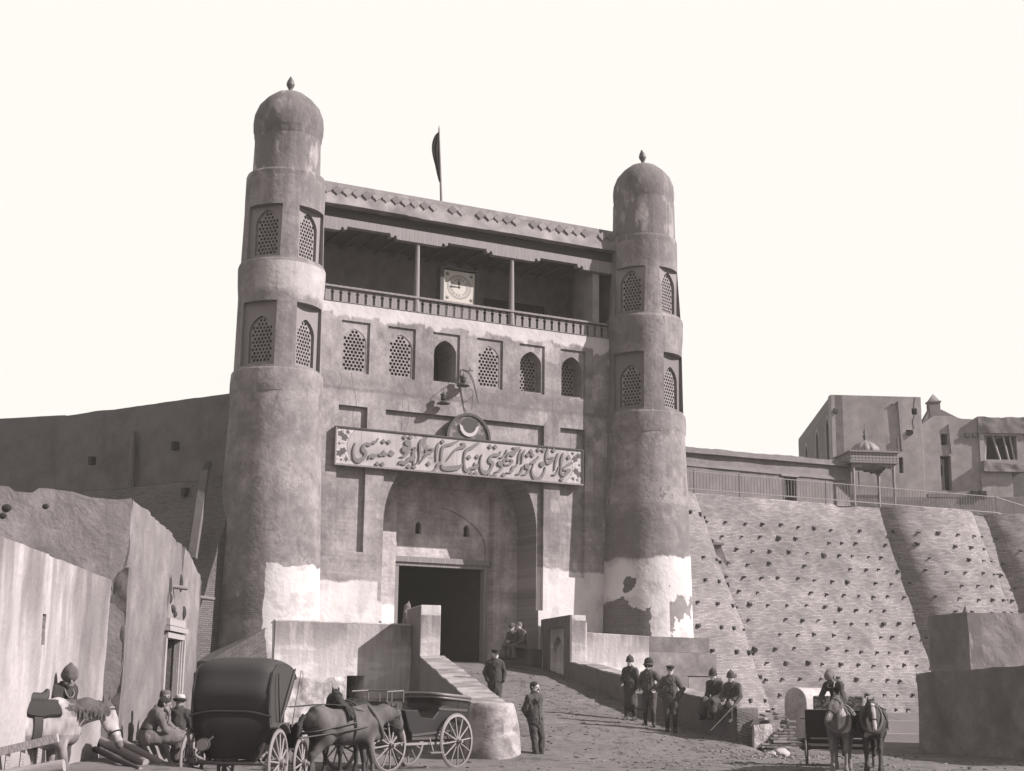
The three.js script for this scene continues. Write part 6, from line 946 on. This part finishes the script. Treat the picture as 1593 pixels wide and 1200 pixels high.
  if (o.hair) put(blob([cap([0, 0.05, -0.03], [0, 0.06, 0.01], 0.092, 0.085, { k: 0.02 }), cap([0, 0.0, -0.05], [0, -0.03, -0.05], 0.075, 0.06, { k: 0.02 })], 0.011, 0.006, sd, 30), 'hair', o.hair);
  if (o.beard) put(blob([cap([-0.05, -0.06, 0.04], [0.05, -0.06, 0.04], 0.045, 0.045, { k: 0.02 }), cap([0, -0.08, 0.07], [0, -0.15, 0.07], 0.05, 0.025, { k: 0.03 })], 0.011, 0.006, sd, 40), 'beard', o.beard);
  if (o.moustache) put(blob([cap([-0.035, -0.044, 0.095], [0, -0.036, 0.106], 0.009, 0.013), cap([0.035, -0.044, 0.095], [0, -0.036, 0.106], 0.009, 0.013)], 0.006), 'moustache', o.moustache);
  const hat = o.hat; if (hat) {
    if (hat.type === 'spiked') { put(lath([[0.11, -0.02], [0.112, 0.04], [0.102, 0.09], [0.078, 0.125], [0.045, 0.15], [0.02, 0.165], [0.013, 0.19], [0, 0.195]]).scale(0.95, 1, 1.05).translate(0, 0.035, -0.005), 'felt_helmet', hat.mat); put(clean(new THREE.CylinderGeometry(0.118, 0.125, 0.014, 24, 1, false, -0.95, 1.9)).scale(1, 1, 1.35).translate(0, 0.045, 0.0), 'visor', hat.mat); put(blob([cap([0.09, 0.03, 0.0], [0.09, 0.09, -0.01], 0.03, 0.02), cap([-0.09, 0.03, 0.0], [-0.09, 0.09, -0.01], 0.03, 0.02), cap([0, 0.02, -0.09], [0, 0.09, -0.085], 0.045, 0.03)], 0.012), 'ear_flap', hat.mat); }
    if (hat.type === 'peaked') { put(lath([[0.1, 0.0], [0.102, 0.05], [0.13, 0.09], [0.128, 0.105], [0.08, 0.13], [0, 0.135]]).scale(0.95, 0.85, 1.02).translate(0, 0.04, 0), 'cap', hat.mat); put(clean(new THREE.CylinderGeometry(0.1, 0.12, 0.012, 24, 1, false, -1.0, 2.0)).scale(1, 1, 1.4).translate(0, 0.04, 0.005), 'visor', M.black); }
    if (hat.type === 'flat') { put(blob([cap([0, 0.1, -0.04], [0, 0.085, 0.06], 0.11, 0.1, { k: 0.02 }), cap([0, 0.055, 0.1], [0, 0.05, 0.14], 0.05, 0.035, { k: 0.02, fx: 1.4 })], 0.012, 0.004, sd), 'cap', hat.mat); }
    if (hat.type === 'fur') { put(blob([cap([0, 0.05, 0], [0, 0.1, 0], 0.13, 0.115, { k: 0.03 })], 0.012, 0.014, sd, 34), 'fur_hat', hat.mat); if (hat.band) put(clean(new THREE.TorusGeometry(0.12, 0.028, 8, 26).rotateX(Math.PI / 2).translate(0, 0.03, 0)), 'hat_band', hat.band); }
    if (hat.type === 'cone') { put(blob([cap([0, 0.06, -0.01], [0, 0.2, -0.02], 0.118, 0.03, { k: 0.04 }), cap([0, 0.05, 0.0], [0, 0.09, 0], 0.115, 0.11, { k: 0.03 })], 0.011, 0.005, sd, 20), 'felt_hat', hat.mat); }
    if (hat.type === 'skull') { put(lath([[0.1, 0.03], [0.098, 0.09], [0.08, 0.13], [0, 0.145]]), 'skullcap', hat.mat); if (hat.band) put(clean(new THREE.TorusGeometry(0.102, 0.03, 8, 24).rotateX(Math.PI / 2).translate(0, 0.035, 0)), 'turban', hat.band); }
    if (hat.type === 'hood') { put(blob([cap([0, 0.05, -0.03], [0, 0.02, -0.04], 0.12, 0.11, { k: 0.03 }), cap([0, 0.12, 0.0], [0.0, 0.26, 0.0], 0.08, 0.02, { k: 0.05 }), cap([0, -0.05, -0.05], [0, -0.14, -0.03], 0.11, 0.13, { k: 0.04 })], 0.012, 0.005, sd), 'hood', hat.mat); }
  }
  return t;
}
const cloth = (g) => flat(g, 0.97);
// man leaning on the round end
person('bareheaded man in dark jacket leaning on the round end of the parapet', [-2.44, 0.0, 17.62], 12, { seed: 3, scale: 0.985, tilt: [0.075, 0.0], hidden: 'lr', pose: { look: [0.35, 0.0, 1], el: [0.24, 1.14, -0.12], er: [-0.26, 1.14, -0.1], wl: [0.1, 0.95, -0.15], wr: [-0.1, 0.95, -0.15], kl: [0.1, 0.5, 0.06], al: [0.11, 0.09, 0.02], tl: [0.17, 0.035, 0.18], ar: [-0.06, 0.09, 0.04], tr: [-0.05, 0.035, 0.22] }, coat: { mat: cloth(0.062), skirt: 0.72, flare: 0.165, name: 'jacket' }, trousers: cloth(0.05), hair: flat(0.022), moustache: flat(0.02) });
person('man in long dark coat and peaked cap standing behind the left parapet', [-0.39, 0.84, 11.3], -20, { seed: 4, scale: 1.01, hidden: 'lr', pose: { look: [0.3, 0.02, 1], el: [0.27, 1.13, -0.04], er: [-0.27, 1.13, -0.04], wl: [0.22, 0.92, 0.08], wr: [-0.22, 0.92, 0.08] }, coat: { mat: cloth(0.04), skirt: 0.5, flare: 0.2 }, trousers: cloth(0.04), hat: { type: 'peaked', mat: cloth(0.03) } });
person('soldier in long greatcoat and spiked felt helmet, tallest of the standing three', [3.43, 0.72, 12.21], -58, { seed: 5, scale: 1.0, pose: { look: [0.2, -0.05, 1], el: [0.25, 1.13, -0.02], wr: [-0.17, 1.0, 0.2], er: [-0.26, 1.12, 0.02], kr: [-0.09, 0.5, 0.09], ar: [-0.09, 0.09, 0.1], tr: [-0.1, 0.035, 0.27], al: [0.1, 0.09, -0.06] }, coat: { mat: cloth(0.062), skirt: 0.3, flare: 0.21, name: 'greatcoat' }, boots: M.black, belt: true, hat: { type: 'spiked', mat: cloth(0.06) } });
person('man in short grey coat and dark fur hat, middle of the standing three', [3.27, 0.58, 13.42], -44, { seed: 6, scale: 1.02, pose: { look: [-0.05, 0, 1], el: [0.3, 1.18, 0.02], wl: [0.2, 1.0, 0.12], er: [-0.27, 1.14, -0.02], wr: [-0.2, 0.95, 0.16], kl: [0.12, 0.5, 0.06], al: [0.14, 0.09, 0.06], tl: [0.18, 0.035, 0.22] }, coat: { mat: cloth(0.075), skirt: 0.66, flare: 0.18 }, trousers: cloth(0.075), breeches: true, boots: M.black, hat: { type: 'fur', mat: flat(0.02), band: flat(0.1) } });
person('man in double-breasted jacket and peaked cap, hands in pockets, beside the fur-hatted man', [3.28, 0.46, 14.48], -36, { seed: 7, scale: 1.0, hidden: 'lr', pose: { look: [0.05, 0, 1], el: [0.33, 1.15, -0.04], er: [-0.33, 1.15, -0.04], wl: [0.22, 0.93, 0.08], wr: [-0.22, 0.93, 0.08] }, coat: { mat: cloth(0.085), skirt: 0.7, flare: 0.17, name: 'jacket', collar: cloth(0.11) }, trousers: cloth(0.075), breeches: true, boots: M.black, belt: true, hat: { type: 'peaked', mat: cloth(0.05) } });
person('soldier in spiked helmet sitting hunched on the parapet, the one farther up the ramp', [4.32, 1.2, 15.15], -72, { seed: 8, base: seatPose, pose: { look: [0.35, -0.25, 1], neck: [0, 0.62, 0.12], head: [0, 0.77, 0.18], sl: [0.18, 0.56, 0.1], sr: [-0.18, 0.56, 0.1] }, coat: { mat: cloth(0.065), lap: true, name: 'greatcoat', drape: [cap([0.1, 0.05, 0.35], [0.14, -0.15, 0.4], 0.13, 0.1, { k: 0.05 }), cap([-0.1, 0.05, 0.4], [-0.16, -0.2, 0.5], 0.13, 0.1, { k: 0.05 })] }, trousers: cloth(0.12), boots: M.black, hat: { type: 'spiked', mat: cloth(0.05) } });
person('soldier in spiked helmet and pale breeches sitting on the parapet end with a rifle', [4.25, 1.14, 15.95], -62, { seed: 9, base: seatPose, pose: { look: [0.25, -0.05, 1], wl: [0.14, 0.2, 0.25], kr: [-0.14, 0.06, 0.42], ar: [-0.2, -0.3, 0.48] }, coat: { mat: cloth(0.075), name: 'greatcoat' }, trousers: cloth(0.17), breeches: true, boots: M.black, hat: { type: 'spiked', mat: cloth(0.08) } });
{ const t = thing('rifle', 'rifle held slanting down across the knees of the end soldier', 'rifle', [4.1, 1.3, 16.1]); local(t, 'barrel', rod([-0.35, -0.28, 0.28], [-0.95, -0.72, 0.38], 0.014, 0.011), M.iron); local(t, 'stock', join([rod([-0.35, -0.28, 0.28], [0.0, -0.02, 0.2], 0.022, 0.028), bar([0.0, -0.02, 0.2], [0.18, 0.12, 0.16], 0.035, 0.08)]), M.woodDark); local(t, 'bolt', rod([-0.12, -0.1, 0.25], [-0.16, -0.06, 0.31], 0.012, 0.012, 6), M.paleIron); }
person('seated youth in dark coat and cap inside the arch, nearest the door', [6.12, 2.97, -0.25], -62, { seed: 10, base: seatPose, pose: { look: [0.3, -0.05, 1], el: [0.24, 0.32, 0.14], wl: [0.02, 0.28, 0.26], wr: [-0.02, 0.26, 0.27] }, coat: { mat: cloth(0.09) }, trousers: cloth(0.12), hat: { type: 'flat', mat: cloth(0.08) } });
person('seated soldier in grey tunic inside the arch, nearest the outer edge', [6.3, 2.98, 0.2], -95, { seed: 11, base: seatPose, scale: 1.05, pose: { look: [0.2, 0, 1], neck: [0, 0.62, 0.12], head: [0, 0.78, 0.16] }, coat: { mat: cloth(0.11) }, trousers: cloth(0.13), hat: { type: 'skull', mat: cloth(0.16) } });
person('figure in a pale pointed hood sitting on the wall left of the doorway', [1.42, 3.58, 0.62], 60, { seed: 12, base: seatPose, scale: 0.9, skin: skinDark, coat: { mat: cloth(0.16), lap: true }, trousers: cloth(0.14), hat: { type: 'hood', mat: cloth(0.2) } });
// men on the earth bench
person('dark-haired man in pale robe stretched out on the earth bench', [-12.38, 0.56, 21.6], 92, { seed: 13, base: seatPose, skin: skinDark, pose: { neck: [0, 0.52, 0.22], head: [0, 0.64, 0.32], look: [-0.25, -0.1, 1], sl: [0.18, 0.48, 0.18], sr: [-0.18, 0.48, 0.18], el: [0.24, 0.22, 0.3], er: [-0.24, 0.22, 0.3], wl: [0.1, 0.2, 0.5], wr: [-0.1, 0.2, 0.5], kl: [0.12, 0.16, 0.5], kr: [-0.14, 0.1, 0.52], al: [0.12, 0.06, 0.92], ar: [-0.12, 0.05, 0.95], tl: [0.15, 0.14, 1.06], tr: [-0.15, 0.16, 1.1], waist: [0, 0.26, 0.06] }, coat: { mat: cloth(0.13), lap: true, name: 'robe' }, trousers: cloth(0.2), hair: flat(0.018), belt: true });
person('bearded man in light coat sitting close behind the stretched-out man', [-11.95, 0.56, 20.75], 60, { seed: 14, base: seatPose, skin: skinDark, pose: { look: [-0.9, 0, 0.6] }, coat: { mat: cloth(0.2), lap: true, name: 'robe' }, trousers: cloth(0.12), beard: flat(0.02), hat: { type: 'skull', mat: cloth(0.12) } });
person('man in dark robe and white-topped turban sitting with his back turned', [-11.5, 0.5, 20.35], 150, { seed: 15, base: seatPose, scale: 0.98, skin: skinDark, coat: { mat: cloth(0.05), lap: true, name: 'robe' }, trousers: cloth(0.05), hat: { type: 'skull', mat: cloth(0.5), band: flat(0.02) } });
person('man in dark robe and shaggy fur hat sitting by the hooded carriage', [-11.02, 0.47, 20.0], 110, { seed: 16, base: seatPose, skin: skinDark, coat: { mat: cloth(0.06), lap: true, name: 'robe' }, trousers: cloth(0.06), beard: flat(0.02), hat: { type: 'fur', mat: flat(0.03) } });
person('bearded man in pointed felt hat standing behind the white horse', [-14.62, 0.1, 25.9], 30, { seed: 17, skin: skinDark, scale: 0.98, pose: { look: [-0.35, -0.35, 1], neck: [0, 1.44, 0.04], head: [0, 1.57, 0.12], er: [-0.2, 1.12, 0.2], wr: [-0.1, 1.2, 0.42] }, coat: { mat: cloth(0.035), skirt: 0.5, name: 'robe', collar: cloth(0.2) }, trousers: cloth(0.06), beard: flat(0.15), hat: { type: 'cone', mat: cloth(0.11) } });
person('driver in flat cap and dark jacket bending forward on the horse carriage', [2.62, 0.62, 22.15], -62, { seed: 18, scale: 0.92, skin: flat(0.14, 0.8), hair: flat(0.03), pose: { waist: [0, 1.02, 0.08], neck: [0, 1.25, 0.36], head: [0, 1.36, 0.5], look: [-0.1, -0.5, 1], sl: [0.18, 1.2, 0.32], sr: [-0.18, 1.2, 0.32], el: [0.26, 0.95, 0.42], er: [-0.26, 0.95, 0.42], wl: [0.16, 0.78, 0.58], wr: [-0.16, 0.78, 0.58] }, coat: { mat: cloth(0.055), skirt: 0.7, flare: 0.16, name: 'jacket', collar: cloth(0.4) }, trousers: cloth(0.1), hat: { type: 'flat', mat: cloth(0.2) } });
// ---------------------------------------------------------------- horses
function horse(name, label, pos, turn, o) {
  const k = o.scale || 1, t = thing(name, label, 'horse', pos, turn * Math.PI / 180, o.group); t.scale.setScalar(k);
  const N = o.poll || [0, 1.38, 0.95], Z = o.muzzle || [0, 1.02, 1.32]; const L = nrm3(sub3(Z, N));
  const pr = [cap([0, 1.0, -0.42], [0, 0.99, 0.32], 0.275, 0.27, { k: 0.1, fx: 0.92 }), cap([0, 0.9, -0.1], [0, 0.9, 0.25], 0.24, 0.24, { k: 0.08 }), cap([0, 1.08, -0.52], [0, 1.04, -0.6], 0.25, 0.2, { k: 0.1, fx: 0.95 }), cap([0, 1.18, 0.22], [0, 1.24, 0.38], 0.13, 0.12, { k: 0.1, fx: 0.7 }), cap([0, 0.98, 0.48], [0, 0.88, 0.56], 0.2, 0.17, { k: 0.08 }),
    cap([0, 1.08, 0.5], lerp3([0, 1.16, 0.52], N, 0.5), 0.22, 0.155, { k: 0.08, fx: 0.75 }), cap(lerp3([0, 1.16, 0.52], N, 0.5), add3(N, mul3(L, 0.06)), 0.155, 0.105, { k: 0.06, fx: 0.78 }),
    cap(add3(N, mul3(L, 0.02)), add3(N, mul3(L, 0.2)), 0.1, 0.1, { k: 0.04, fx: 0.82 }), cap(add3(N, mul3(L, 0.2)), add3(Z, mul3(L, -0.06)), 0.092, 0.058, { k: 0.05, fx: 0.85 }), cap(add3(Z, mul3(L, -0.06)), Z, 0.056, 0.052, { k: 0.03 })];
  const B = nrm3(cross3([1, 0, 0], L)), jaw = add3(N, add3(mul3(L, 0.2), mul3(B, B[1] < 0 || B[2] < 0 ? 0.075 : -0.075))); pr.push(cap(jaw, add3(jaw, mul3(L, 0.1)), 0.07, 0.05, { k: 0.05, fx: 0.7 }));
  const lg = { fl: [0, 0], fr: [0.08, 0.03], hl: [0.05, 0], hr: [-0.06, 0], ...(o.legs || {}) };
  for (const [s, q] of [[1, lg.fl], [-1, lg.fr]]) { const x = 0.135 * s, d = q[0]; pr.push(cap([0.12 * s, 1.0, 0.42], [x, 0.74, 0.4], 0.135, 0.088, { k: 0.07 }), cap([x, 0.76, 0.4], [x, 0.43, 0.43 + d * 0.6], 0.08, 0.052, { k: 0.04 }), cap([x, 0.45, 0.435 + d * 0.6], [x, 0.41, 0.435 + d * 0.6], 0.056, 0.053, { k: 0.02 }), cap([x, 0.42, 0.43 + d * 0.6], [x, 0.14, 0.42 + d], 0.038, 0.033, { k: 0.02 }), cap([x, 0.14, 0.42 + d], [x, 0.06, 0.455 + d], 0.042, 0.04, { k: 0.02 }), cap([x, 0.06, 0.455 + d], [x, 0.02, 0.47 + d], 0.052, 0.058, { k: 0.015 })); }
  for (const [s, q] of [[1, lg.hl], [-1, lg.hr]]) { const x = 0.14 * s, d = q[0]; pr.push(cap([0.12 * s, 1.04, -0.5], [0.145 * s, 0.78, -0.42], 0.19, 0.14, { k: 0.08 }), cap([0.145 * s, 0.8, -0.43], [x, 0.5, -0.62 + d * 0.5], 0.125, 0.058, { k: 0.05 }), cap([x, 0.51, -0.63 + d * 0.5], [x, 0.45, -0.62 + d * 0.6], 0.06, 0.05, { k: 0.03 }), cap([x, 0.47, -0.62 + d * 0.6], [x, 0.15, -0.6 + d], 0.043, 0.035, { k: 0.02 }), cap([x, 0.15, -0.6 + d], [x, 0.06, -0.565 + d], 0.043, 0.042, { k: 0.02 }), cap([x, 0.06, -0.565 + d], [x, 0.02, -0.55 + d], 0.053, 0.058, { k: 0.015 })); }
  let X = nrm3(cross3([0, 1, 0.001], L)); if (Math.abs(X[0]) < 0.3) X = [1, 0, 0]; if (X[0] < 0) X = mul3(X, -1);
  for (const s of [-1, 1]) { const a = add3(N, add3(mul3(X, 0.05 * s), [0, 0.06, 0])); pr.push(cap(a, add3(a, add3(mul3(X, 0.025 * s), [0, 0.12, 0.0])), 0.032, 0.008, { k: 0.02, fz: 0.8 })); }
  const g = nets(field(pr, o.cell || 0.02)); { const p = g.attributes.position, n = g.attributes.normal, c = []; for (let i = 0; i < p.count; i++) { const v = [p.getX(i), p.getY(i), p.getZ(i)]; const w = (noise3(v[0] * 7 + 20, v[1] * 7 + 20, v[2] * 7 + 20, 950) - 0.5) * 0.012; p.setXYZ(i, v[0] + n.getX(i) * w, v[1] + n.getY(i) * w, v[2] + n.getZ(i) * w); const hd = len3(sub3(v, N)) < 0.75 ? clamp(((v[0] - N[0]) * L[0] + (v[1] - N[1]) * L[1] + (v[2] - N[2]) * L[2]) / len3(sub3(Z, N))) : -1; const side = Math.abs((v[0] - N[0]) * X[0] + (v[1] - N[1]) * X[1] + (v[2] - N[2]) * X[2]); const tn = tone(Math.max(0.006, (0.72 + 0.56 * noise3(v[0] * 22 + 30, v[1] * 9 + 30, v[2] * 22 + 30, 977)) * o.coat(v, hd, side, noise3(v[0] * 4 + 9, v[1] * 4 + 9, v[2] * 4 + 9, o.seed || 1)))); c.push(...tn); } g.computeVertexNormals(); g.setAttribute('color', new THREE.Float32BufferAttribute(c, 3)); }
  const m = new THREE.MeshStandardMaterial({ vertexColors: true, roughness: 0.85 }); const body = shade(new THREE.Mesh(g, m)); body.name = 'body'; t.add(body);
  const hm = flat(o.mane ?? 0.03, 0.9); const mane = [], base = [0, 1.3, 0.42]; for (let i = 0; i <= 12; i++) { const p = lerp3(base, add3(N, [0, 0.06, -0.02]), i / 12), s = o.maneSide || 0.5, w = h3(i, 7, o.seed || 1); mane.push(cap(p, add3(p, [0.115 * s, -0.1, 0.01]), 0.036, 0.03, { k: 0.03 }), cap(add3(p, [0.115 * s, -0.1, 0.01]), add3(p, [(0.14 + 0.02 * w) * s, (o.maneSide ? -0.19 : -0.16) - 0.06 * w, 0.03 - 0.05 * w]), 0.026, 0.012, { k: 0.02 })); } mane.push(cap(add3(N, [0, 0.07, 0.0]), add3(N, mul3(L, 0.2)), 0.04, 0.018, { k: 0.02 })); local(t, 'mane', blob(mane, 0.014, 0.012, 960, 34), hm);
  local(t, 'tail', blob([cap([0, 1.14, -0.78], [0, 0.98, -0.88], 0.05, 0.06, { k: 0.03 }), cap([0, 0.98, -0.88], [0, 0.5, -0.86], 0.065, 0.07, { k: 0.03 }), cap([0, 0.5, -0.86], [0, 0.26, -0.82], 0.06, 0.02, { k: 0.03 })], 0.017, 0.012, 962, 26), hm);
  for (const s of [-1, 1]) local(t, 'eye', clean(new THREE.SphereGeometry(0.02, 10, 8)).translate(...add3(add3(N, mul3(L, 0.17)), mul3(X, 0.078 * s))), M.black);
  for (const s of [-1, 1]) local(t, 'nostril', clean(new THREE.SphereGeometry(0.016, 8, 6)).translate(...add3(add3(Z, mul3(L, 0.02)), mul3(X, 0.035 * s))), M.black);
  // bridle
  const ringAt = (d, r) => { const p = add3(N, mul3(L, d)); return clean(new THREE.TorusGeometry(r, 0.01, 6, 28).scale(0.88, 1, 1.0).applyQuaternion(new THREE.Quaternion().setFromUnitVectors(V3(0, 0, 1), V3(...L))).translate(...p)); };
  const hl = len3(sub3(Z, N)); local(t, 'bridle', join([ringAt(hl * 0.66, 0.083), ringAt(0.07, 0.115), ...[-1, 1].map((s) => rod(add3(add3(N, mul3(L, 0.07)), mul3(X, 0.09 * s)), add3(add3(N, mul3(L, hl * 0.66)), mul3(X, 0.072 * s)), 0.009, 0.009, 5))]), M.black);
  if (o.harness) {
    const ring = (z, y, rx, ry, tilt, th = 0.016) => clean(new THREE.TorusGeometry(1, th / 0.3, 6, 40).scale(rx, ry, 0.3).rotateX(tilt).translate(0, y, z));
    if (o.harness !== 'saddle') { const cl = local(t, 'collar', clean(new THREE.TorusGeometry(1, 0.16, 8, 36).scale(0.2, 0.3, 0.25).rotateX(-0.5).translate(0, 1.05, 0.56)), flat(0.09, 0.8));
      local(t, 'harness_strap', ring(0.08, 0.99, 0.285, 0.3, 0), M.iron); local(t, 'harness_strap', ring(-0.62, 1.05, 0.24, 0.2, 0.9), M.iron);
      for (const s of [-1, 1]) { local(t, 'trace', tube([[0.2 * s, 1.02, 0.55], [0.29 * s, 0.95, 0.1], [0.3 * s, 0.86, -0.5], [0.3 * s, 0.8, -1.0]], 0.014, 20, 5), M.iron); local(t, 'breeching', tube([[0.28 * s, 1.05, 0.08], [0.3 * s, 0.98, -0.3], [0.27 * s, 0.9, -0.72], [0.05 * s, 0.88, -0.84]], 0.014, 24, 5), M.iron); local(t, 'rein', tube([add3(add3(N, mul3(L, hl * 0.66)), mul3(X, 0.075 * s)), [0.12 * s, 1.2, 0.4], [0.1 * s, 1.34, -0.2], [0.1 * s, 1.3, -1.1]], 0.008, 30, 5), M.black); } }
    local(t, o.harness === 'saddle' ? 'saddle_pad' : 'back_pad', slab(16, 8, (u, v) => { const w = 1 + (noise2(v * 5, u > 0.5 ? 3 : 9, 968) - 0.5) * 0.5, a = mix(-1.25, 1.25, u) * w, r = 0.285 + 0.02 * noise2(u * 9, v * 9, 969); return V3(Math.sin(a) * r, 1.0 + Math.cos(a) * (r + 0.015) + 0.02, (mix(-0.34, 0.36, v) + 0.09 * (noise2(u * 7, 2, 970) - 0.5)) * (o.harness === 'saddle' ? 1 : 0.16)); }, (u, v) => { const w = 1 + (noise2(v * 5, u > 0.5 ? 3 : 9, 968) - 0.5) * 0.5, a = mix(-1.25, 1.25, u) * w, r = 0.26; return V3(Math.sin(a) * r, 1.0 + Math.cos(a) * r, (mix(-0.34, 0.36, v) + 0.09 * (noise2(u * 7, 2, 970) - 0.5)) * (o.harness === 'saddle' ? 1 : 0.16)); }, 0.8, 0.6), flat(0.03, 0.95));
    if (o.harness === 'saddle') { local(t, 'saddle', blob([cap([0, 1.34, -0.18], [0, 1.33, 0.14], 0.1, 0.09, { k: 0.06 }), cap([0, 1.38, 0.2], [0, 1.44, 0.22], 0.05, 0.03, { k: 0.04 }), cap([-0.12, 1.38, -0.24], [0.12, 1.38, -0.24], 0.05, 0.05, { k: 0.05 })], 0.014, 0.006, 966), flat(0.035, 0.8)); for (const s of [-1, 1]) local(t, 'girth', slab(3, 14, (u, v) => { const a = mix(0.6, 2.75, v); return V3(s * Math.sin(a) * 0.285, 0.98 + Math.cos(a) * 0.34, 0.02 + (u - 0.5) * 0.12); }, (u, v) => { const a = mix(0.6, 2.75, v); return V3(s * Math.sin(a) * 0.27, 0.98 + Math.cos(a) * 0.32, 0.02 + (u - 0.5) * 0.12); }, 0.1, 0.6), flat(0.05, 0.9)); }
  }
  return t;
}
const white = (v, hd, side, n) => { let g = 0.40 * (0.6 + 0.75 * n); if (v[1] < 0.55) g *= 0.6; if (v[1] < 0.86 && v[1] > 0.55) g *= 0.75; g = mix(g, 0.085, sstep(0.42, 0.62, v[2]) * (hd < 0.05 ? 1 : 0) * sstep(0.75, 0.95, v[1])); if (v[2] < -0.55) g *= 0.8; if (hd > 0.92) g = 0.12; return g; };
horse('saddled_horse', 'white horse with dark mane and saddle standing by the whitewashed wall', [-15.22, 0.02, 26.95], 104, { seed: 21, scale: 1.0, cell: 0.017, poll: [-0.16, 1.22, 1.02], muzzle: [-0.42, 0.72, 1.13], coat: white, mane: 0.085, maneSide: -1, harness: 'saddle', legs: { fl: [-0.05], fr: [0.1] } });
const bay = (v, hd, side, n) => { let g = 0.095 * (0.45 + 1.1 * n); if (v[1] < 0.5) g *= 0.8; if (hd > 0.6) g *= 0.7; return g; };
horse('draught_horse', 'brown horse in harness with drooping head before the hooded carriage', [-9.75, -0.03, 24.45], 97, { seed: 22, scale: 0.97, cell: 0.019, poll: [0.05, 1.22, 1.0], muzzle: [0.1, 0.74, 1.18], coat: bay, mane: 0.03, harness: true, legs: { hl: [0.12], hr: [-0.1], fl: [0.05] } });
horse('draught_horse', 'black horse with pricked ears looking out behind the brown horse', [-8.94, 0.0, 22.4], -50, { seed: 23, scale: 1.0, poll: [0.22, 1.42, 0.82], muzzle: [0.55, 1.08, 1.0], coat: (v, hd, side, n) => 0.012 + 0.008 * n, mane: 0.015, harness: true });
const pale = (v, hd, side, n) => { let g = 0.13 * (0.7 + 0.6 * n); if (hd >= 0) { g = 0.11; if (side < 0.045 && hd > 0.08) g = 0.42; } else if (v[2] > 0.45 && v[1] > 1.0) g = 0.05; if (v[1] < 0.35) g = 0.2; return g; };
horse('draught_horse', 'greyish horse with broad white blaze, left of the harnessed pair facing us', [1.28, 0.02, 23.75], -44, { seed: 24, poll: [0.02, 1.42, 0.82], muzzle: [-0.14, 1.02, 1.08], coat: pale, mane: 0.03, harness: true, legs: { fl: [0.02], fr: [-0.04] } });
const blaze = (v, hd, side, n) => { let g = 0.028 + 0.02 * n; if (hd >= 0.02 && side < 0.04) g = 0.46; return g; };
horse('draught_horse', 'dark horse with long white blaze, right of the harnessed pair facing us', [1.88, 0.02, 24.05], -42, { seed: 25, poll: [0, 1.32, 0.84], muzzle: [0.06, 0.86, 1.02], coat: blaze, mane: 0.02, harness: true, legs: { fl: [0.05], fr: [-0.02] } });

// straw, dung and pebbles trodden into the square and the ramp
{
  const r = rng(99), N = 5200, g = new THREE.IcosahedronGeometry(1, 0), m = new THREE.InstancedMesh(clean(g), flat(0.2, 0.95), N), o = new THREE.Object3D(), c = new THREE.Color();
  for (let i = 0; i < N; i++) { const z = 2 + 26 * Math.pow(r(), 0.8), x = (r() < 0.55 ? mix(leftInner(Math.min(z, 17)) + 0.3, rightInner(Math.min(z, 16.5)) - 0.2, r()) : mix(-12, 9, r())); const ok = z > 17.6 || (x > leftInner(z) && x < rightInner(z)); const s = ok ? 0.008 + 0.03 * Math.pow(r(), 4) : 0; o.position.set(x, groundBumpy(x, z) + s * 0.2, z); o.scale.set(s * (1 + r() * 1.5), s * 0.6, s); o.rotation.y = r() * 6; o.updateMatrix(); m.setMatrixAt(i, o.matrix); const k = r() < 0.45 ? 0.35 : 0.7 + 0.9 * r(); c.setRGB(k, k, k); m.setColorAt(i, c); }
  m.name = 'ground_litter'; m.userData = { kind: 'stuff', label: 'trodden straw, dung and small stones scattered over the square', category: 'litter' }; shade(m); scene.add(m);
}
renderer.render(scene, camera);
